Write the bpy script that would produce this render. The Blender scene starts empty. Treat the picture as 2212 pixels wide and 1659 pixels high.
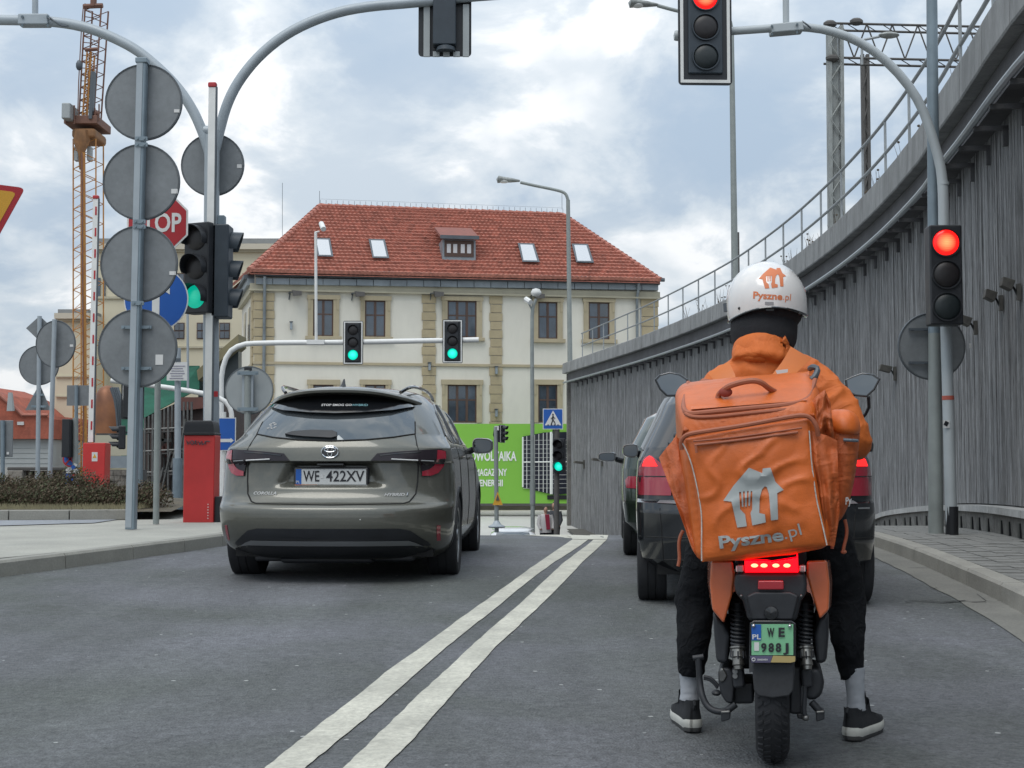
import bpy, bmesh, math, random
from math import sin, cos, pi, radians as R
from mathutils import Vector, Matrix, noise
V = Vector
random.seed(7)
SC = bpy.context.scene
COL = SC.collection
# ---------------------------------------------------------------- camera
F, PITCH = 2950.0, math.atan(0.0578)
cam = bpy.data.cameras.new('camera'); cam_o = bpy.data.objects.new('camera', cam); COL.objects.link(cam_o)
cam.lens = 36 * F / 2212; cam.sensor_width = 36; cam.clip_start = 0.05; cam.clip_end = 3000
cam_o.location = (0, 0, 0); cam_o.rotation_euler = (R(90) + PITCH, 0, 0)
SC.camera = cam_o
# ---------------------------------------------------------------- world
SUN_EL, SUN_AZ = 60, 205       # degrees; azimuth measured clockwise from the view direction (+Y)
w = bpy.data.worlds.new('World'); SC.world = w; w.use_nodes = True
def _n(t, ty, **k):
    n = t.nodes.new(ty)
    for a, b in k.items():
        if a == 'op': n.operation = b
        elif a == 'inp':
            for i, v in b.items(): n.inputs[i].default_value = v
        else: setattr(n, a, b)
    return n
def build_world():
    t = w.node_tree; t.nodes.clear(); L = t.links.new
    out = _n(t, 'ShaderNodeOutputWorld'); bg = _n(t, 'ShaderNodeBackground', inp={'Strength': 0.1}); L(bg.outputs[0], out.inputs[0])
    sky = _n(t, 'ShaderNodeTexSky', sky_type='NISHITA', sun_disc=False, sun_elevation=R(SUN_EL), sun_rotation=R(SUN_AZ))
    tc = _n(t, 'ShaderNodeTexCoord'); sep = _n(t, 'ShaderNodeSeparateXYZ'); L(tc.outputs['Generated'], sep.inputs[0])
    # project the direction on a cloud deck
    zc = _n(t, 'ShaderNodeMath', op='MAXIMUM', inp={1: 0.0}); L(sep.outputs[2], zc.inputs[0])
    za = _n(t, 'ShaderNodeMath', op='ADD', inp={1: 0.42}); L(zc.outputs[0], za.inputs[0])
    dx = _n(t, 'ShaderNodeMath', op='DIVIDE'); L(sep.outputs[0], dx.inputs[0]); L(za.outputs[0], dx.inputs[1])
    dy = _n(t, 'ShaderNodeMath', op='DIVIDE'); L(sep.outputs[1], dy.inputs[0]); L(za.outputs[0], dy.inputs[1])
    cmb = _n(t, 'ShaderNodeCombineXYZ'); L(dx.outputs[0], cmb.inputs[0]); L(dy.outputs[0], cmb.inputs[1])
    mp = _n(t, 'ShaderNodeMapping', inp={'Location': (1.9, 4.15, 1.7), 'Rotation': (0, 0, R(28))}); L(cmb.outputs[0], mp.inputs[0])
    n1 = _n(t, 'ShaderNodeTexNoise', inp={'Scale': 5.2, 'Detail': 12, 'Roughness': 0.58, 'Distortion': 0.25}); L(mp.outputs[0], n1.inputs['Vector'])
    n2 = _n(t, 'ShaderNodeTexNoise', inp={'Scale': 2.4, 'Detail': 6, 'Roughness': 0.5, 'Distortion': 0.3}); L(mp.outputs[0], n2.inputs['Vector'])
    r1 = _n(t, 'ShaderNodeMapRange', inp={1: 0.38, 2: 0.62, 3: 0.0, 4: 1.0}); r1.interpolation_type = 'SMOOTHSTEP'; L(n1.outputs['Fac'], r1.inputs[0])
    r2 = _n(t, 'ShaderNodeMapRange', inp={1: 0.36, 2: 0.62, 3: 0.0, 4: 1.0}); r2.interpolation_type = 'SMOOTHSTEP'; L(n2.outputs['Fac'], r2.inputs[0])
    mul = _n(t, 'ShaderNodeMath', op='MULTIPLY', inp={1: 0.5}); L(r1.outputs[0], mul.inputs[0])
    mad = _n(t, 'ShaderNodeMath', op='MULTIPLY_ADD', inp={1: 0.5}); L(r2.outputs[0], mad.inputs[0]); L(mul.outputs[0], mad.inputs[2])
    cr = _n(t, 'ShaderNodeValToRGB'); L(mad.outputs[0], cr.inputs[0])
    e = cr.color_ramp.elements
    e[0].position = 0.06; e[0].color = (0.41, 0.51, 0.63, 1)
    e[1].position = 0.92; e[1].color = (0.93, 0.945, 0.96, 1)
    for p, c in ((0.30, (0.46, 0.55, 0.655, 1)), (0.52, (0.575, 0.65, 0.725, 1)), (0.74, (0.70, 0.755, 0.805, 1))):
        q = e.new(p); q.color = c
    # overcast sky is brighter overhead
    grd = _n(t, 'ShaderNodeMapRange', inp={1: 0.0, 2: 1.0, 3: SKY_LO, 4: SKY_HI}); L(zc.outputs[0], grd.inputs[0])
    sc_ = _n(t, 'ShaderNodeVectorMath', op='SCALE'); L(cr.outputs[0], sc_.inputs[0]); L(grd.outputs[0], sc_.inputs['Scale'])
    mix = _n(t, 'ShaderNodeMix', data_type='RGBA', inp={0: 0.94}); L(sky.outputs[0], mix.inputs[6]); L(sc_.outputs[0], mix.inputs[7])
    L(mix.outputs[2], bg.inputs[0])
SKY_LO, SKY_HI = 9.4, 19.5
build_world()
sun = bpy.data.lights.new('sun', 'SUN'); sun_o = bpy.data.objects.new('sun', sun); COL.objects.link(sun_o)
sun.energy = 1.3; sun.angle = R(35); sun.color = (1, 0.96, 0.9)
_d = V((sin(R(SUN_AZ)) * cos(R(SUN_EL)), cos(R(SUN_AZ)) * cos(R(SUN_EL)), sin(R(SUN_EL))))
sun_o.rotation_euler = (-_d).to_track_quat('-Z', 'Y').to_euler()
vs = SC.view_settings
vs.view_transform = 'Standard'; vs.look = 'None'; vs.gamma = 1; vs.use_curve_mapping = False; vs.exposure = 0.0
try:
    SC.cycles.max_bounces = 6; SC.cycles.diffuse_bounces = 3; SC.cycles.glossy_bounces = 3
except Exception: pass
# ---------------------------------------------------------------- pixel -> point helpers (photo measured at 2212 x 1659)
_cp, _sp = cos(PITCH), sin(PITCH)
def px(u, v, Y):
    yy = F * _cp + (v - 829.5) * _sp; zz = F * _sp - (v - 829.5) * _cp
    t = Y / yy
    return V(((u - 1106) * t, Y, zz * t))
def zr(y):
    if y <= 11: return -1.04 + 0.0155 * y
    if y <= 22: d = y - 11; return -0.8695 + 0.0155 * d - 0.004 * d * d
    if y <= 40: return -1.183 - (y - 22) * 0.1176
    if y <= 50: return -3.30
    if y <= 68: return -3.30 + (y - 50) * 0.0517
    return -2.37
def ground_hit(u, v, add=0.0):
    lo, hi = 1.5, 19.0
    for _ in range(50):
        m = (lo + hi) / 2
        if px(u, v, m).z > zr(m) + add: lo = m
        else: hi = m
    return px(u, v, lo)
def lerp(a, b, t): return a + (b - a) * t
def interp(tab, x):
    if x <= tab[0][0]: return tab[0][1]
    for (a, b), (c, d) in zip(tab, tab[1:]):
        if x <= c: return b + (d - b) * (x - a) / (c - a)
    return tab[-1][1]
def smooth(tab, n=2):
    t = list(tab)
    for _ in range(n):
        o = [t[0]]
        for a, b in zip(t, t[1:]):
            o += [tuple(lerp(p, q, .25) for p, q in zip(a, b)), tuple(lerp(p, q, .75) for p, q in zip(a, b))]
        o.append(t[-1]); t = o
    return t
# ---------------------------------------------------------------- materials
MATS = {}
def mat(name, col, rough=0.6, metal=0.0, var=0.0, vs_=6.0, bump=0.0, bs=40.0, coat=0.0, emit=None, es=1.0, col2=None, spec=None, stretch=None, detail=5, alpha=None, trans=0.0, crease=0.0, cs=5.0, weave=0.0, v2=0.0, s2=90.0, bdist=0.02, tint=None):
    if name in MATS: return MATS[name]
    m = bpy.data.materials.new(name); m.use_nodes = True; t = m.node_tree; L = t.links.new
    b = t.nodes['Principled BSDF']
    c = (*col, 1)
    b.inputs['Base Color'].default_value = c; b.inputs['Roughness'].default_value = rough; b.inputs['Metallic'].default_value = metal
    if coat: b.inputs['Coat Weight'].default_value = coat; b.inputs['Coat Roughness'].default_value = 0.06
    if spec is not None: b.inputs['Specular IOR Level'].default_value = spec
    if emit: b.inputs['Emission Color'].default_value = (*emit, 1); b.inputs['Emission Strength'].default_value = es
    if trans: b.inputs['Transmission Weight'].default_value = trans
    if var or bump or v2 or crease:
        tc = _n(t, 'ShaderNodeTexCoord'); mp = _n(t, 'ShaderNodeMapping'); L(tc.outputs['Object'], mp.inputs[0])
        if stretch: mp.inputs['Scale'].default_value = stretch
    if var or v2:
        n = _n(t, 'ShaderNodeTexNoise', inp={'Scale': vs_, 'Detail': detail, 'Roughness': 0.6}); L(mp.outputs[0], n.inputs['Vector'])
        r = _n(t, 'ShaderNodeMapRange', inp={1: 0.3, 2: 0.7}); L(n.outputs['Fac'], r.inputs[0])
        mx = _n(t, 'ShaderNodeMix', data_type='RGBA'); L(r.outputs[0], mx.inputs[0])
        if col2: mx.inputs[6].default_value = c; mx.inputs[7].default_value = (*col2, 1)
        else:
            mx.inputs[6].default_value = (*[x * (1 - var) for x in col], 1); mx.inputs[7].default_value = (*[min(1, x * (1 + var)) for x in col], 1)
        last = mx.outputs[2]
        if v2:
            n2 = _n(t, 'ShaderNodeTexNoise', inp={'Scale': s2, 'Detail': 3, 'Roughness': 0.7}); L(mp.outputs[0], n2.inputs['Vector'])
            r2 = _n(t, 'ShaderNodeMapRange', inp={1: 0.3, 2: 0.7, 3: 1 - v2, 4: 1 + v2}); L(n2.outputs['Fac'], r2.inputs[0])
            vm = _n(t, 'ShaderNodeVectorMath', op='SCALE'); L(last, vm.inputs[0]); L(r2.outputs[0], vm.inputs['Scale']); last = vm.outputs[0]
        L(last, b.inputs['Base Color'])
        rr = _n(t, 'ShaderNodeMapRange', inp={1: 0.3, 2: 0.7, 3: max(0.02, rough * 0.85), 4: min(1, rough * 1.15)}); L(n.outputs['Fac'], rr.inputs[0]); L(rr.outputs[0], b.inputs['Roughness'])
    if bump:
        nb = _n(t, 'ShaderNodeTexNoise', inp={'Scale': bs, 'Detail': 6, 'Roughness': 0.65}); L(mp.outputs[0], nb.inputs['Vector'])
        bp = _n(t, 'ShaderNodeBump', inp={'Strength': bump, 'Distance': bdist}); L(nb.outputs['Fac'], bp.inputs['Height']); L(bp.outputs[0], b.inputs['Normal'])
    if crease:
        hs = []
        for k, (sc_, w_) in enumerate(((cs, 1.0), (cs * 2.3, .45))):
            q = _n(t, 'ShaderNodeTexNoise', inp={'Scale': sc_, 'Detail': 2, 'Roughness': .5, 'Distortion': 1.2}); L(mp.outputs[0], q.inputs['Vector'])
            s1 = _n(t, 'ShaderNodeMath', op='SUBTRACT', inp={1: .5}); L(q.outputs['Fac'], s1.inputs[0]); ab = _n(t, 'ShaderNodeMath', op='ABSOLUTE'); L(s1.outputs[0], ab.inputs[0])
            mr = _n(t, 'ShaderNodeMapRange', inp={1: 0.0, 2: 0.09, 3: w_, 4: 0}); L(ab.outputs[0], mr.inputs[0]); hs.append(mr.outputs[0])
        ad = _n(t, 'ShaderNodeMath', op='ADD'); L(hs[0], ad.inputs[0]); L(hs[1], ad.inputs[1]); h = ad.outputs[0]
        if weave:
            wn = _n(t, 'ShaderNodeTexNoise', inp={'Scale': 420, 'Detail': 1}); L(mp.outputs[0], wn.inputs['Vector']); ma = _n(t, 'ShaderNodeMath', op='MULTIPLY_ADD', inp={1: weave}); L(wn.outputs['Fac'], ma.inputs[0]); L(h, ma.inputs[2]); h = ma.outputs[0]
        b2 = _n(t, 'ShaderNodeBump', inp={'Strength': crease, 'Distance': .009}); L(h, b2.inputs['Height'])
        if bump: L(bp.outputs[0], b2.inputs['Normal'])
        L(b2.outputs[0], b.inputs['Normal'])
    MATS[name] = m
    return m
def mat_asphalt():
    m = bpy.data.materials.new('asphalt'); m.use_nodes = True; t = m.node_tree; L = t.links.new; b = t.nodes['Principled BSDF']
    tc = _n(t, 'ShaderNodeTexCoord'); O = tc.outputs['Object']
    g = _n(t, 'ShaderNodeTexVoronoi', inp={'Scale': 95}); L(O, g.inputs['Vector'])
    n = _n(t, 'ShaderNodeTexNoise', inp={'Scale': 38, 'Detail': 9, 'Roughness': 0.85}); L(O, n.inputs['Vector'])
    big = _n(t, 'ShaderNodeTexNoise', inp={'Scale': 0.55, 'Detail': 5, 'Roughness': 0.55, 'Distortion': 0.5}); L(O, big.inputs['Vector'])
    mp = _n(t, 'ShaderNodeMapping', inp={'Scale': (1.6, 0.16, 1), 'Rotation': (0, 0, R(12))}); L(O, mp.inputs[0])
    st = _n(t, 'ShaderNodeTexNoise', inp={'Scale': 1.0, 'Detail': 4, 'Roughness': 0.6}); L(mp.outputs[0], st.inputs['Vector'])
    r = _n(t, 'ShaderNodeMapRange', inp={1: 0.36, 2: 0.64}); L(big.outputs['Fac'], r.inputs[0])
    base = _n(t, 'ShaderNodeMix', data_type='RGBA', inp={6: (0.096, 0.105, 0.100, 1), 7: (0.145, 0.150, 0.164, 1)}); L(r.outputs[0], base.inputs[0])
    f = _n(t, 'ShaderNodeMapRange', inp={1: 0.32, 2: 0.68, 3: 0.42, 4: 1.6}); L(n.outputs['Fac'], f.inputs[0])
    s2 = _n(t, 'ShaderNodeMapRange', inp={1: 0.3, 2: 0.7, 3: 0.80, 4: 1.16}); L(st.outputs['Fac'], s2.inputs[0])
    md = _n(t, 'ShaderNodeTexNoise', inp={'Scale': 11, 'Detail': 6, 'Roughness': 0.75}); L(O, md.inputs['Vector'])
    md2 = _n(t, 'ShaderNodeMapRange', inp={1: 0.3, 2: 0.7, 3: 0.80, 4: 1.2}); L(md.outputs['Fac'], md2.inputs[0])
    m0 = _n(t, 'ShaderNodeMath', op='MULTIPLY'); L(f.outputs[0], m0.inputs[0]); L(md2.outputs[0], m0.inputs[1])
    mm = _n(t, 'ShaderNodeMath', op='MULTIPLY'); L(m0.outputs[0], mm.inputs[0]); L(s2.outputs[0], mm.inputs[1])
    # pale chippings
    wn = _n(t, 'ShaderNodeTexVoronoi', inp={'Scale': 19, 'Randomness': 1.0}); L(O, wn.inputs['Vector'])
    sx = _n(t, 'ShaderNodeSeparateColor'); L(wn.outputs['Color'], sx.inputs[0])
    g1 = _n(t, 'ShaderNodeMath', op='GREATER_THAN', inp={1: 0.980}); L(sx.outputs[0], g1.inputs[0])
    g2 = _n(t, 'ShaderNodeMath', op='LESS_THAN', inp={1: 0.20}); L(wn.outputs['Distance'], g2.inputs[0])
    gg = _n(t, 'ShaderNodeMath', op='MULTIPLY'); L(g1.outputs[0], gg.inputs[0]); L(g2.outputs[0], gg.inputs[1])
    sc_ = _n(t, 'ShaderNodeVectorMath', op='SCALE'); L(base.outputs[2], sc_.inputs[0]); L(mm.outputs[0], sc_.inputs['Scale'])
    fin = _n(t, 'ShaderNodeMix', data_type='RGBA', inp={7: (0.42, 0.43, 0.42, 1)}); L(gg.outputs[0], fin.inputs[0]); L(sc_.outputs[0], fin.inputs[6])
    L(fin.outputs[2], b.inputs['Base Color'])
    b.inputs['Roughness'].default_value = 0.82
    ad = _n(t, 'ShaderNodeMath', op='ADD'); L(n.outputs['Fac'], ad.inputs[0]); L(g.outputs['Distance'], ad.inputs[1])
    bp = _n(t, 'ShaderNodeBump', inp={'Strength': 0.75, 'Distance': 0.01}); L(ad.outputs[0], bp.inputs['Height']); L(bp.outputs[0], b.inputs['Normal'])
    MATS['asphalt'] = m; return m
# ---------------------------------------------------------------- mesh builder
class MB:
    def __init__(s): s.v = []; s.f = []; s.mi = []; s.cur = 0
    def add(s, vs_, fs):
        o = len(s.v); s.v += [V(p) for p in vs_]
        for f in fs: s.f.append([i + o for i in f]); s.mi.append(s.cur)
        return s
    def box(s, c, size, rz=0.0, M=None):
        hx, hy, hz = size[0] / 2, size[1] / 2, size[2] / 2
        pts = [V((x, y, z)) for z in (-hz, hz) for x, y in ((-hx, -hy), (hx, -hy), (hx, hy), (-hx, hy))]
        m = M if M is not None else Matrix.Rotation(rz, 3, 'Z')
        return s.add([m @ p + V(c) for p in pts], [(3, 2, 1, 0), (4, 5, 6, 7), (0, 1, 5, 4), (1, 2, 6, 5), (2, 3, 7, 6), (3, 0, 4, 7)])
    def bb(s, x0, x1, y0, y1, z0, z1): return s.box(((x0 + x1) / 2, (y0 + y1) / 2, (z0 + z1) / 2), (x1 - x0, y1 - y0, z1 - z0))
    def tube(s, pts, r, n=10, cap=True, closed=False, up=None):
        pts = [V(p) for p in pts]; k = len(pts)
        rr = r if isinstance(r, (list, tuple)) else [r] * k
        rings = []; prev = None
        for i, p in enumerate(pts):
            a = pts[i - 1] if (i > 0 or closed) else p; b = pts[(i + 1) % k] if (i < k - 1 or closed) else p
            d = (b - a).normalized()
            if prev is None:
                ref = V((0, 0, 1)) if abs(d.z) < 0.9 else V((1, 0, 0))
                x = d.cross(ref).normalized()
            else: x = (prev - d * prev.dot(d)).normalized()
            prev = x; y = d.cross(x)
            rings.append([p + (x * cos(2 * pi * j / n) + y * sin(2 * pi * j / n)) * rr[i] for j in range(n)])
        return s.loft(rings, cap=cap and not closed, wrap=closed)
    def cyl(s, a, b, r, n=16, r2=None): return s.tube([a, b], [r, r if r2 is None else r2], n)
    def loft(s, rings, cap=True, closed=True, wrap=False):
        n = len(rings[0]); vs_ = [p for r in rings for p in r]; fs = []
        for i in range(len(rings) - (0 if wrap else 1)):
            i2 = (i + 1) % len(rings)
            for j in range(n if closed else n - 1):
                j2 = (j + 1) % n
                fs.append((i * n + j, i * n + j2, i2 * n + j2, i2 * n + j))
        if cap and not wrap:
            fs.append(tuple(range(n - 1, -1, -1))); fs.append(tuple((len(rings) - 1) * n + j for j in range(n)))
        return s.add(vs_, fs)
    def lathe(s, prof, o=(0, 0, 0), ax=(0, 0, 1), n=24, cap=True):
        ax = V(ax).normalized(); ref = V((1, 0, 0)) if abs(ax.x) < 0.9 else V((0, 0, 1))
        x = (ref - ax * ref.dot(ax)).normalized(); y = ax.cross(x); o = V(o)
        return s.loft([[o + ax * h + (x * cos(2 * pi * j / n) + y * sin(2 * pi * j / n)) * max(r, 1e-4) for j in range(n)] for r, h in prof], cap=cap)
    def prism(s, pts, off):
        pts = [V(p) for p in pts]; n = len(pts); off = V(off)
        fs = [tuple(range(n)), tuple(range(2 * n - 1, n - 1, -1))] + [(i, i + n, (i + 1) % n + n, (i + 1) % n) for i in range(n)]
        return s.add(pts + [p + off for p in pts], fs)
    def ell(s, c, r, n=20, m=12, M=None):
        c = V(c); M = M or Matrix.Identity(3)
        rings = []
        for i in range(m + 1):
            t = pi * i / m; q = max(sin(t), 1e-3)
            rings.append([c + M @ V((r[0] * q * cos(2 * pi * j / n), r[1] * q * sin(2 * pi * j / n), -r[2] * cos(t))) for j in range(n)])
        return s.loft(rings)
    def grid(s, fn, nu, nv):
        vs_ = [V(fn(i / nu, j / nv)) for j in range(nv + 1) for i in range(nu + 1)]
        return s.add(vs_, [(j * (nu + 1) + i, j * (nu + 1) + i + 1, (j + 1) * (nu + 1) + i + 1, (j + 1) * (nu + 1) + i) for j in range(nv) for i in range(nu)])
    def mesh(s, name, mats, org=None, smooth_=40, fixn=True):
        me = bpy.data.meshes.new(name)
        vs_ = [p - org for p in s.v] if org is not None else s.v
        me.from_pydata([tuple(p) for p in vs_], [], s.f)
        mats = mats if isinstance(mats, (list, tuple)) else [mats]
        for m in mats: me.materials.append(m)
        if len(mats) > 1: me.polygons.foreach_set('material_index', s.mi)
        if fixn:
            bm = bmesh.new(); bm.from_mesh(me); bmesh.ops.recalc_face_normals(bm, faces=bm.faces); bm.to_mesh(me); bm.free()
        if smooth_:
            me.shade_smooth(); me.set_sharp_from_angle(angle=R(smooth_))
        me.update(); return me
    def build(s, name, mats, parent=None, world=False, loc=None, label=None, cat=None, group=None, kind=None, smooth_=40, bevel=0.0, seg=2, fixn=True, sub=0):
        org = None
        if parent is not None and world: org = thing_loc(parent)
        if loc is not None: org = V(loc)
        me = s.mesh(name, mats, org, smooth_, fixn)
        return link(me, name, parent, loc, label, cat, group, kind, bevel, seg, sub)
def thing_loc(o):
    p = V((0, 0, 0))
    while o is not None: p = p + o.location; o = o.parent
    return p
def tag(o, label=None, cat=None, group=None, kind=None):
    if label: o['label'] = label
    if cat: o['category'] = cat
    if group: o['group'] = group
    if kind: o['kind'] = kind
    return o
def link(me, name, parent=None, loc=None, label=None, cat=None, group=None, kind=None, bevel=0, seg=2, sub=0):
    o = bpy.data.objects.new(name, me); COL.objects.link(o)
    if parent is not None: o.parent = parent
    if loc is not None: o.location = loc
    tag(o, label, cat, group, kind)
    if bevel:
        b = o.modifiers.new('bevel', 'BEVEL'); b.width = bevel; b.segments = seg; b.limit_method = 'ANGLE'; b.angle_limit = R(35); b.harden_normals = True
    if sub:
        q = o.modifiers.new('sub', 'SUBSURF'); q.levels = sub; q.render_levels = sub
    return o
def thing(name, label, cat, loc=(0, 0, 0), rz=0.0, group=None):
    o = bpy.data.objects.new(name, None); COL.objects.link(o); o.location = loc; o.rotation_euler = (0, 0, rz); o.empty_display_size = 0.1
    return tag(o, label, cat, group)
def copy_tree(o, parent=None, top=True):
    c = o.copy(); COL.objects.link(c)
    if parent is not None: c.parent = parent
    for ch in list(o.children): copy_tree(ch, c, False)
    return c
_txt = {}
def text2d(s, bold=0.0, shear=0.0):
    """flat triangles of a word, baseline at 0, cap height about 0.7"""
    k = (s, bold, shear)
    if k in _txt: return _txt[k]
    cu = bpy.data.curves.new('t', 'FONT'); cu.body = s; cu.offset = bold; cu.resolution_u = 3; cu.shear = shear
    ob = bpy.data.objects.new('t', cu); COL.objects.link(ob)
    bpy.context.view_layer.update()
    me = bpy.data.meshes.new_from_object(ob.evaluated_get(bpy.context.evaluated_depsgraph_get()))
    vs_ = [(v.co.x, v.co.y) for v in me.vertices]; fs = [tuple(p.vertices) for p in me.polygons]
    COL.objects.unlink(ob); bpy.data.objects.remove(ob); bpy.data.curves.remove(cu); bpy.data.meshes.remove(me)
    x0 = min(p[0] for p in vs_); x1 = max(p[0] for p in vs_)
    vs_ = [((x - x0), y) for x, y in vs_]
    _txt[k] = (vs_, fs, x1 - x0); return _txt[k]
def text_mb(mb, s, fn, bold=0.0, shear=0.0, width=None, height=None):
    """put word s through fn(a, b): a in 0..1 along the word, b in cap heights"""
    vs_, fs, wd = text2d(s, bold, shear)
    mb.add([fn(x / wd, y / 0.7) for x, y in vs_], fs)
    return mb
def flat_fn(o, ex, ey):
    o, ex, ey = V(o), V(ex), V(ey)
    return lambda a, b: o + ex * a + ey * b
def remesh(parts, voxel, name, smooth_it=2):
    """union of closed shapes -> one continuous mesh"""
    me = parts.mesh('tmp', [], None, 0)
    ob = bpy.data.objects.new('tmp', me); COL.objects.link(ob)
    r = ob.modifiers.new('r', 'REMESH'); r.mode = 'VOXEL'; r.voxel_size = voxel
    if smooth_it: s_ = ob.modifiers.new('s', 'SMOOTH'); s_.factor = 0.6; s_.iterations = smooth_it
    out = bpy.data.meshes.new_from_object(ob.evaluated_get(bpy.context.evaluated_depsgraph_get()))
    COL.objects.unlink(ob); bpy.data.objects.remove(ob); bpy.data.meshes.remove(me)
    out.name = name; return out
def mesh_link(me, mats, name, parent=None, org=None, smooth_=True, **k):
    me.materials.clear()
    for m in (mats if isinstance(mats, (list, tuple)) else [mats]): me.materials.append(m)
    if org is not None:
        me.transform(Matrix.Translation(-V(org)))
    if smooth_: me.shade_smooth()
    me.update(); return link(me, name, parent, **k)
# ================================================================ SETTING
asphalt = mat_asphalt()
WALL = smooth([(8.5, -12.), (6.2, -6.), (4.9, 0.), (4.35, 5.), (4.22, 9.0), (4.42, 11.5), (4.62, 13.0), (4.88, 14.6), (5.14, 16.5), (5.36, 17.8), (5.74, 21.5), (5.96, 25.4), (6.02, 29.8), (5.92, 33.5), (5.70, 37.6), (4.62, 46.4), (3.4, 53.6), (2.23, 60.4)], 2)
def wallx_cop(y): return interp([(p[1], p[0]) for p in WALL], y)
M_earth = mat('earth', (0.16, 0.15, 0.13), 0.95, var=0.3, vs_=0.6, bump=0.5, bs=8)
M_conc = mat('kerb_concrete', (0.30, 0.29, 0.26), 0.85, var=0.16, vs_=3, v2=0.12, s2=60, bump=0.4, bs=60, bdist=0.006)
M_kerbL = mat('kerb_light', (0.27, 0.265, 0.235), 0.85, var=0.14, vs_=3, v2=0.10, s2=60, bump=0.35, bs=60, bdist=0.006)
M_pave = mat('paving_beige', (0.35, 0.345, 0.305), 0.9, var=0.14, vs_=1.5, v2=0.13, s2=45, bump=0.4, bs=50, bdist=0.008)
M_paver = mat('paver_grey', (0.21, 0.21, 0.20), 0.9, var=0.22, vs_=4, v2=0.14, s2=60, bump=0.45, bs=60, bdist=0.008)
M_joint = mat('joint_sand', (0.10, 0.097, 0.088), 0.95, var=0.25, vs_=9)
M_paint = mat('road_paint', (0.50, 0.49, 0.42), 0.75, var=0.20, vs_=3, v2=0.20, s2=40, bump=0.5, bs=90, bdist=0.006)
M_gutter = mat('gutter_stone', (0.175, 0.172, 0.155), 0.9, var=0.2, vs_=3, v2=0.15, s2=50, bump=0.4, bs=40, bdist=0.008)
M_plaza = mat('plaza_concrete', (0.52, 0.515, 0.49), 0.9, var=0.06, vs_=0.7, v2=0.04, s2=12)
ys = [-60, -30, -12] + [i * 1.0 for i in range(-6, 24)] + [26, 30, 34, 38, 42, 46, 50, 54, 58, 62, 66, 68, 75, 90, 120, 200, 500, 1500]
b = MB(); xs = [-900, -200, -60, -20, 0, 20, 60, 200, 900]
b.grid(lambda a, c: (xs[round(a * (len(xs) - 1))], ys[round(c * (len(ys) - 1))], zr(ys[round(c * (len(ys) - 1))]) - 0.06), len(xs) - 1, len(ys) - 1)
b.build('ground', M_earth, kind='structure')
# kerb lines (foot of the kerb)
KL = smooth([(-9.0, -14.), (-7.6, 0), (-5.3, 7.4), (-3.93, 10.48), (-3.35, 12.2), (-2.98, 14.0), (-2.78, 16.5), (-2.9, 19.0), (-4.0, 21.5), (-8, 24), (-30, 30)], 2)
KR = smooth([(2.0, -12), (2.3, 2), (2.75, 6.2), (3.1, 8.28), (3.40, 11.1), (3.72, 14.3), (4.2, 18), (4.9, 22), (5.2, 30), (4.2, 42), (2.2, 54)], 2)
def klx(y, T): return interp(sorted([(p[1], p[0]) for p in T]), y)
b = MB()
yr = [-12, -6, -3, 0] + [i * 0.5 for i in range(2, 48)] + [25, 27, 30, 34, 38, 42, 46, 50, 54]
b.grid(lambda a, c: ((lambda y: (lerp(-12 if y > 20 else klx(y, KL) - .4, klx(y, KR) + .3, a), y, zr(y)))(yr[round(c * (len(yr) - 1))])), 14, len(yr) - 1)
b.build('road', asphalt, kind='structure')
b = MB(); b.grid(lambda a, c: (lerp(-25, 30, a), lerp(54, 70, c), zr(lerp(54, 70, c)) + 0.004), 4, 12)
b.build('pavement', M_plaza, kind='structure')
# far low kerb wall of the plaza behind the crest
# ---- road markings: two solid lines traced on the road, plus their joined head
def ribbon(L, Rr, name, zadd=0.005, m=None):
    """strip between two traced edges given as pixel points"""
    b = MB(); n = 60
    def pl(T, t):
        T = sorted(T); return interp([(v, u) for v, u in T], t)
    v0 = max(min(p[0] for p in L), min(p[0] for p in Rr)); v1 = 1700
    rows = []
    for i in range(n + 1):
        v = lerp(v0, v1, (i / n) ** 1.2)
        a = ground_hit(pl(L, v), v); c = ground_hit(pl(Rr, v), v)
        j = 0.006
        row = []
        for k in range(5):
            p = a.lerp(c, k / 4); jj = noise.noise(V((p.x * 9, p.y * 9, k))) * j if k in (0, 4) else 0
            row.append(V((p.x + jj, p.y, zr(p.y) + zadd)))
        rows.append(row)
    b.loft(rows, cap=False, closed=False)
    return b.build(name, m or M_paint, kind='structure', fixn=False)
dd = lambda pts: [((1250 + y / 2.212) * .8848, (600 + x / 2.212) * .8848) for x, y in pts]
L1a = dd([(60, 1440), (110, 1383), (290, 1240), (440, 1120), (600, 1000), (760, 865), (960, 725), (1130, 600), (1310, 470), (1440, 378), (1530, 310), (1640, 235), (1720, 180), (1765, 150)])
L1b = dd([(270, 1440), (325, 1383), (470, 1265), (640, 1125), (800, 985), (905, 890), (1040, 770), (1180, 655), (1340, 530), (1460, 430), (1560, 350), (1660, 278), (1760, 215), (1830, 165), (1850, 150)])
L2a = dd([(470, 1440), (530, 1383), (680, 1240), (800, 1125), (940, 985), (1080, 860), (1210, 735), (1350, 610), (1480, 500), (1600, 385), (1700, 290), (1790, 220), (1850, 176), (1880, 150)])
L2b = dd([(700, 1440), (755, 1383), (880, 1260), (1000, 1120), (1110, 995), (1230, 865), (1360, 720), (1450, 640), (1560, 535), (1660, 440), (1760, 335), (1830, 262), (1910, 190), (1950, 150)])
ribbon(L1a, L1b, 'road_marking'); ribbon(L2a, L2b, 'road_marking')
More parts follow.
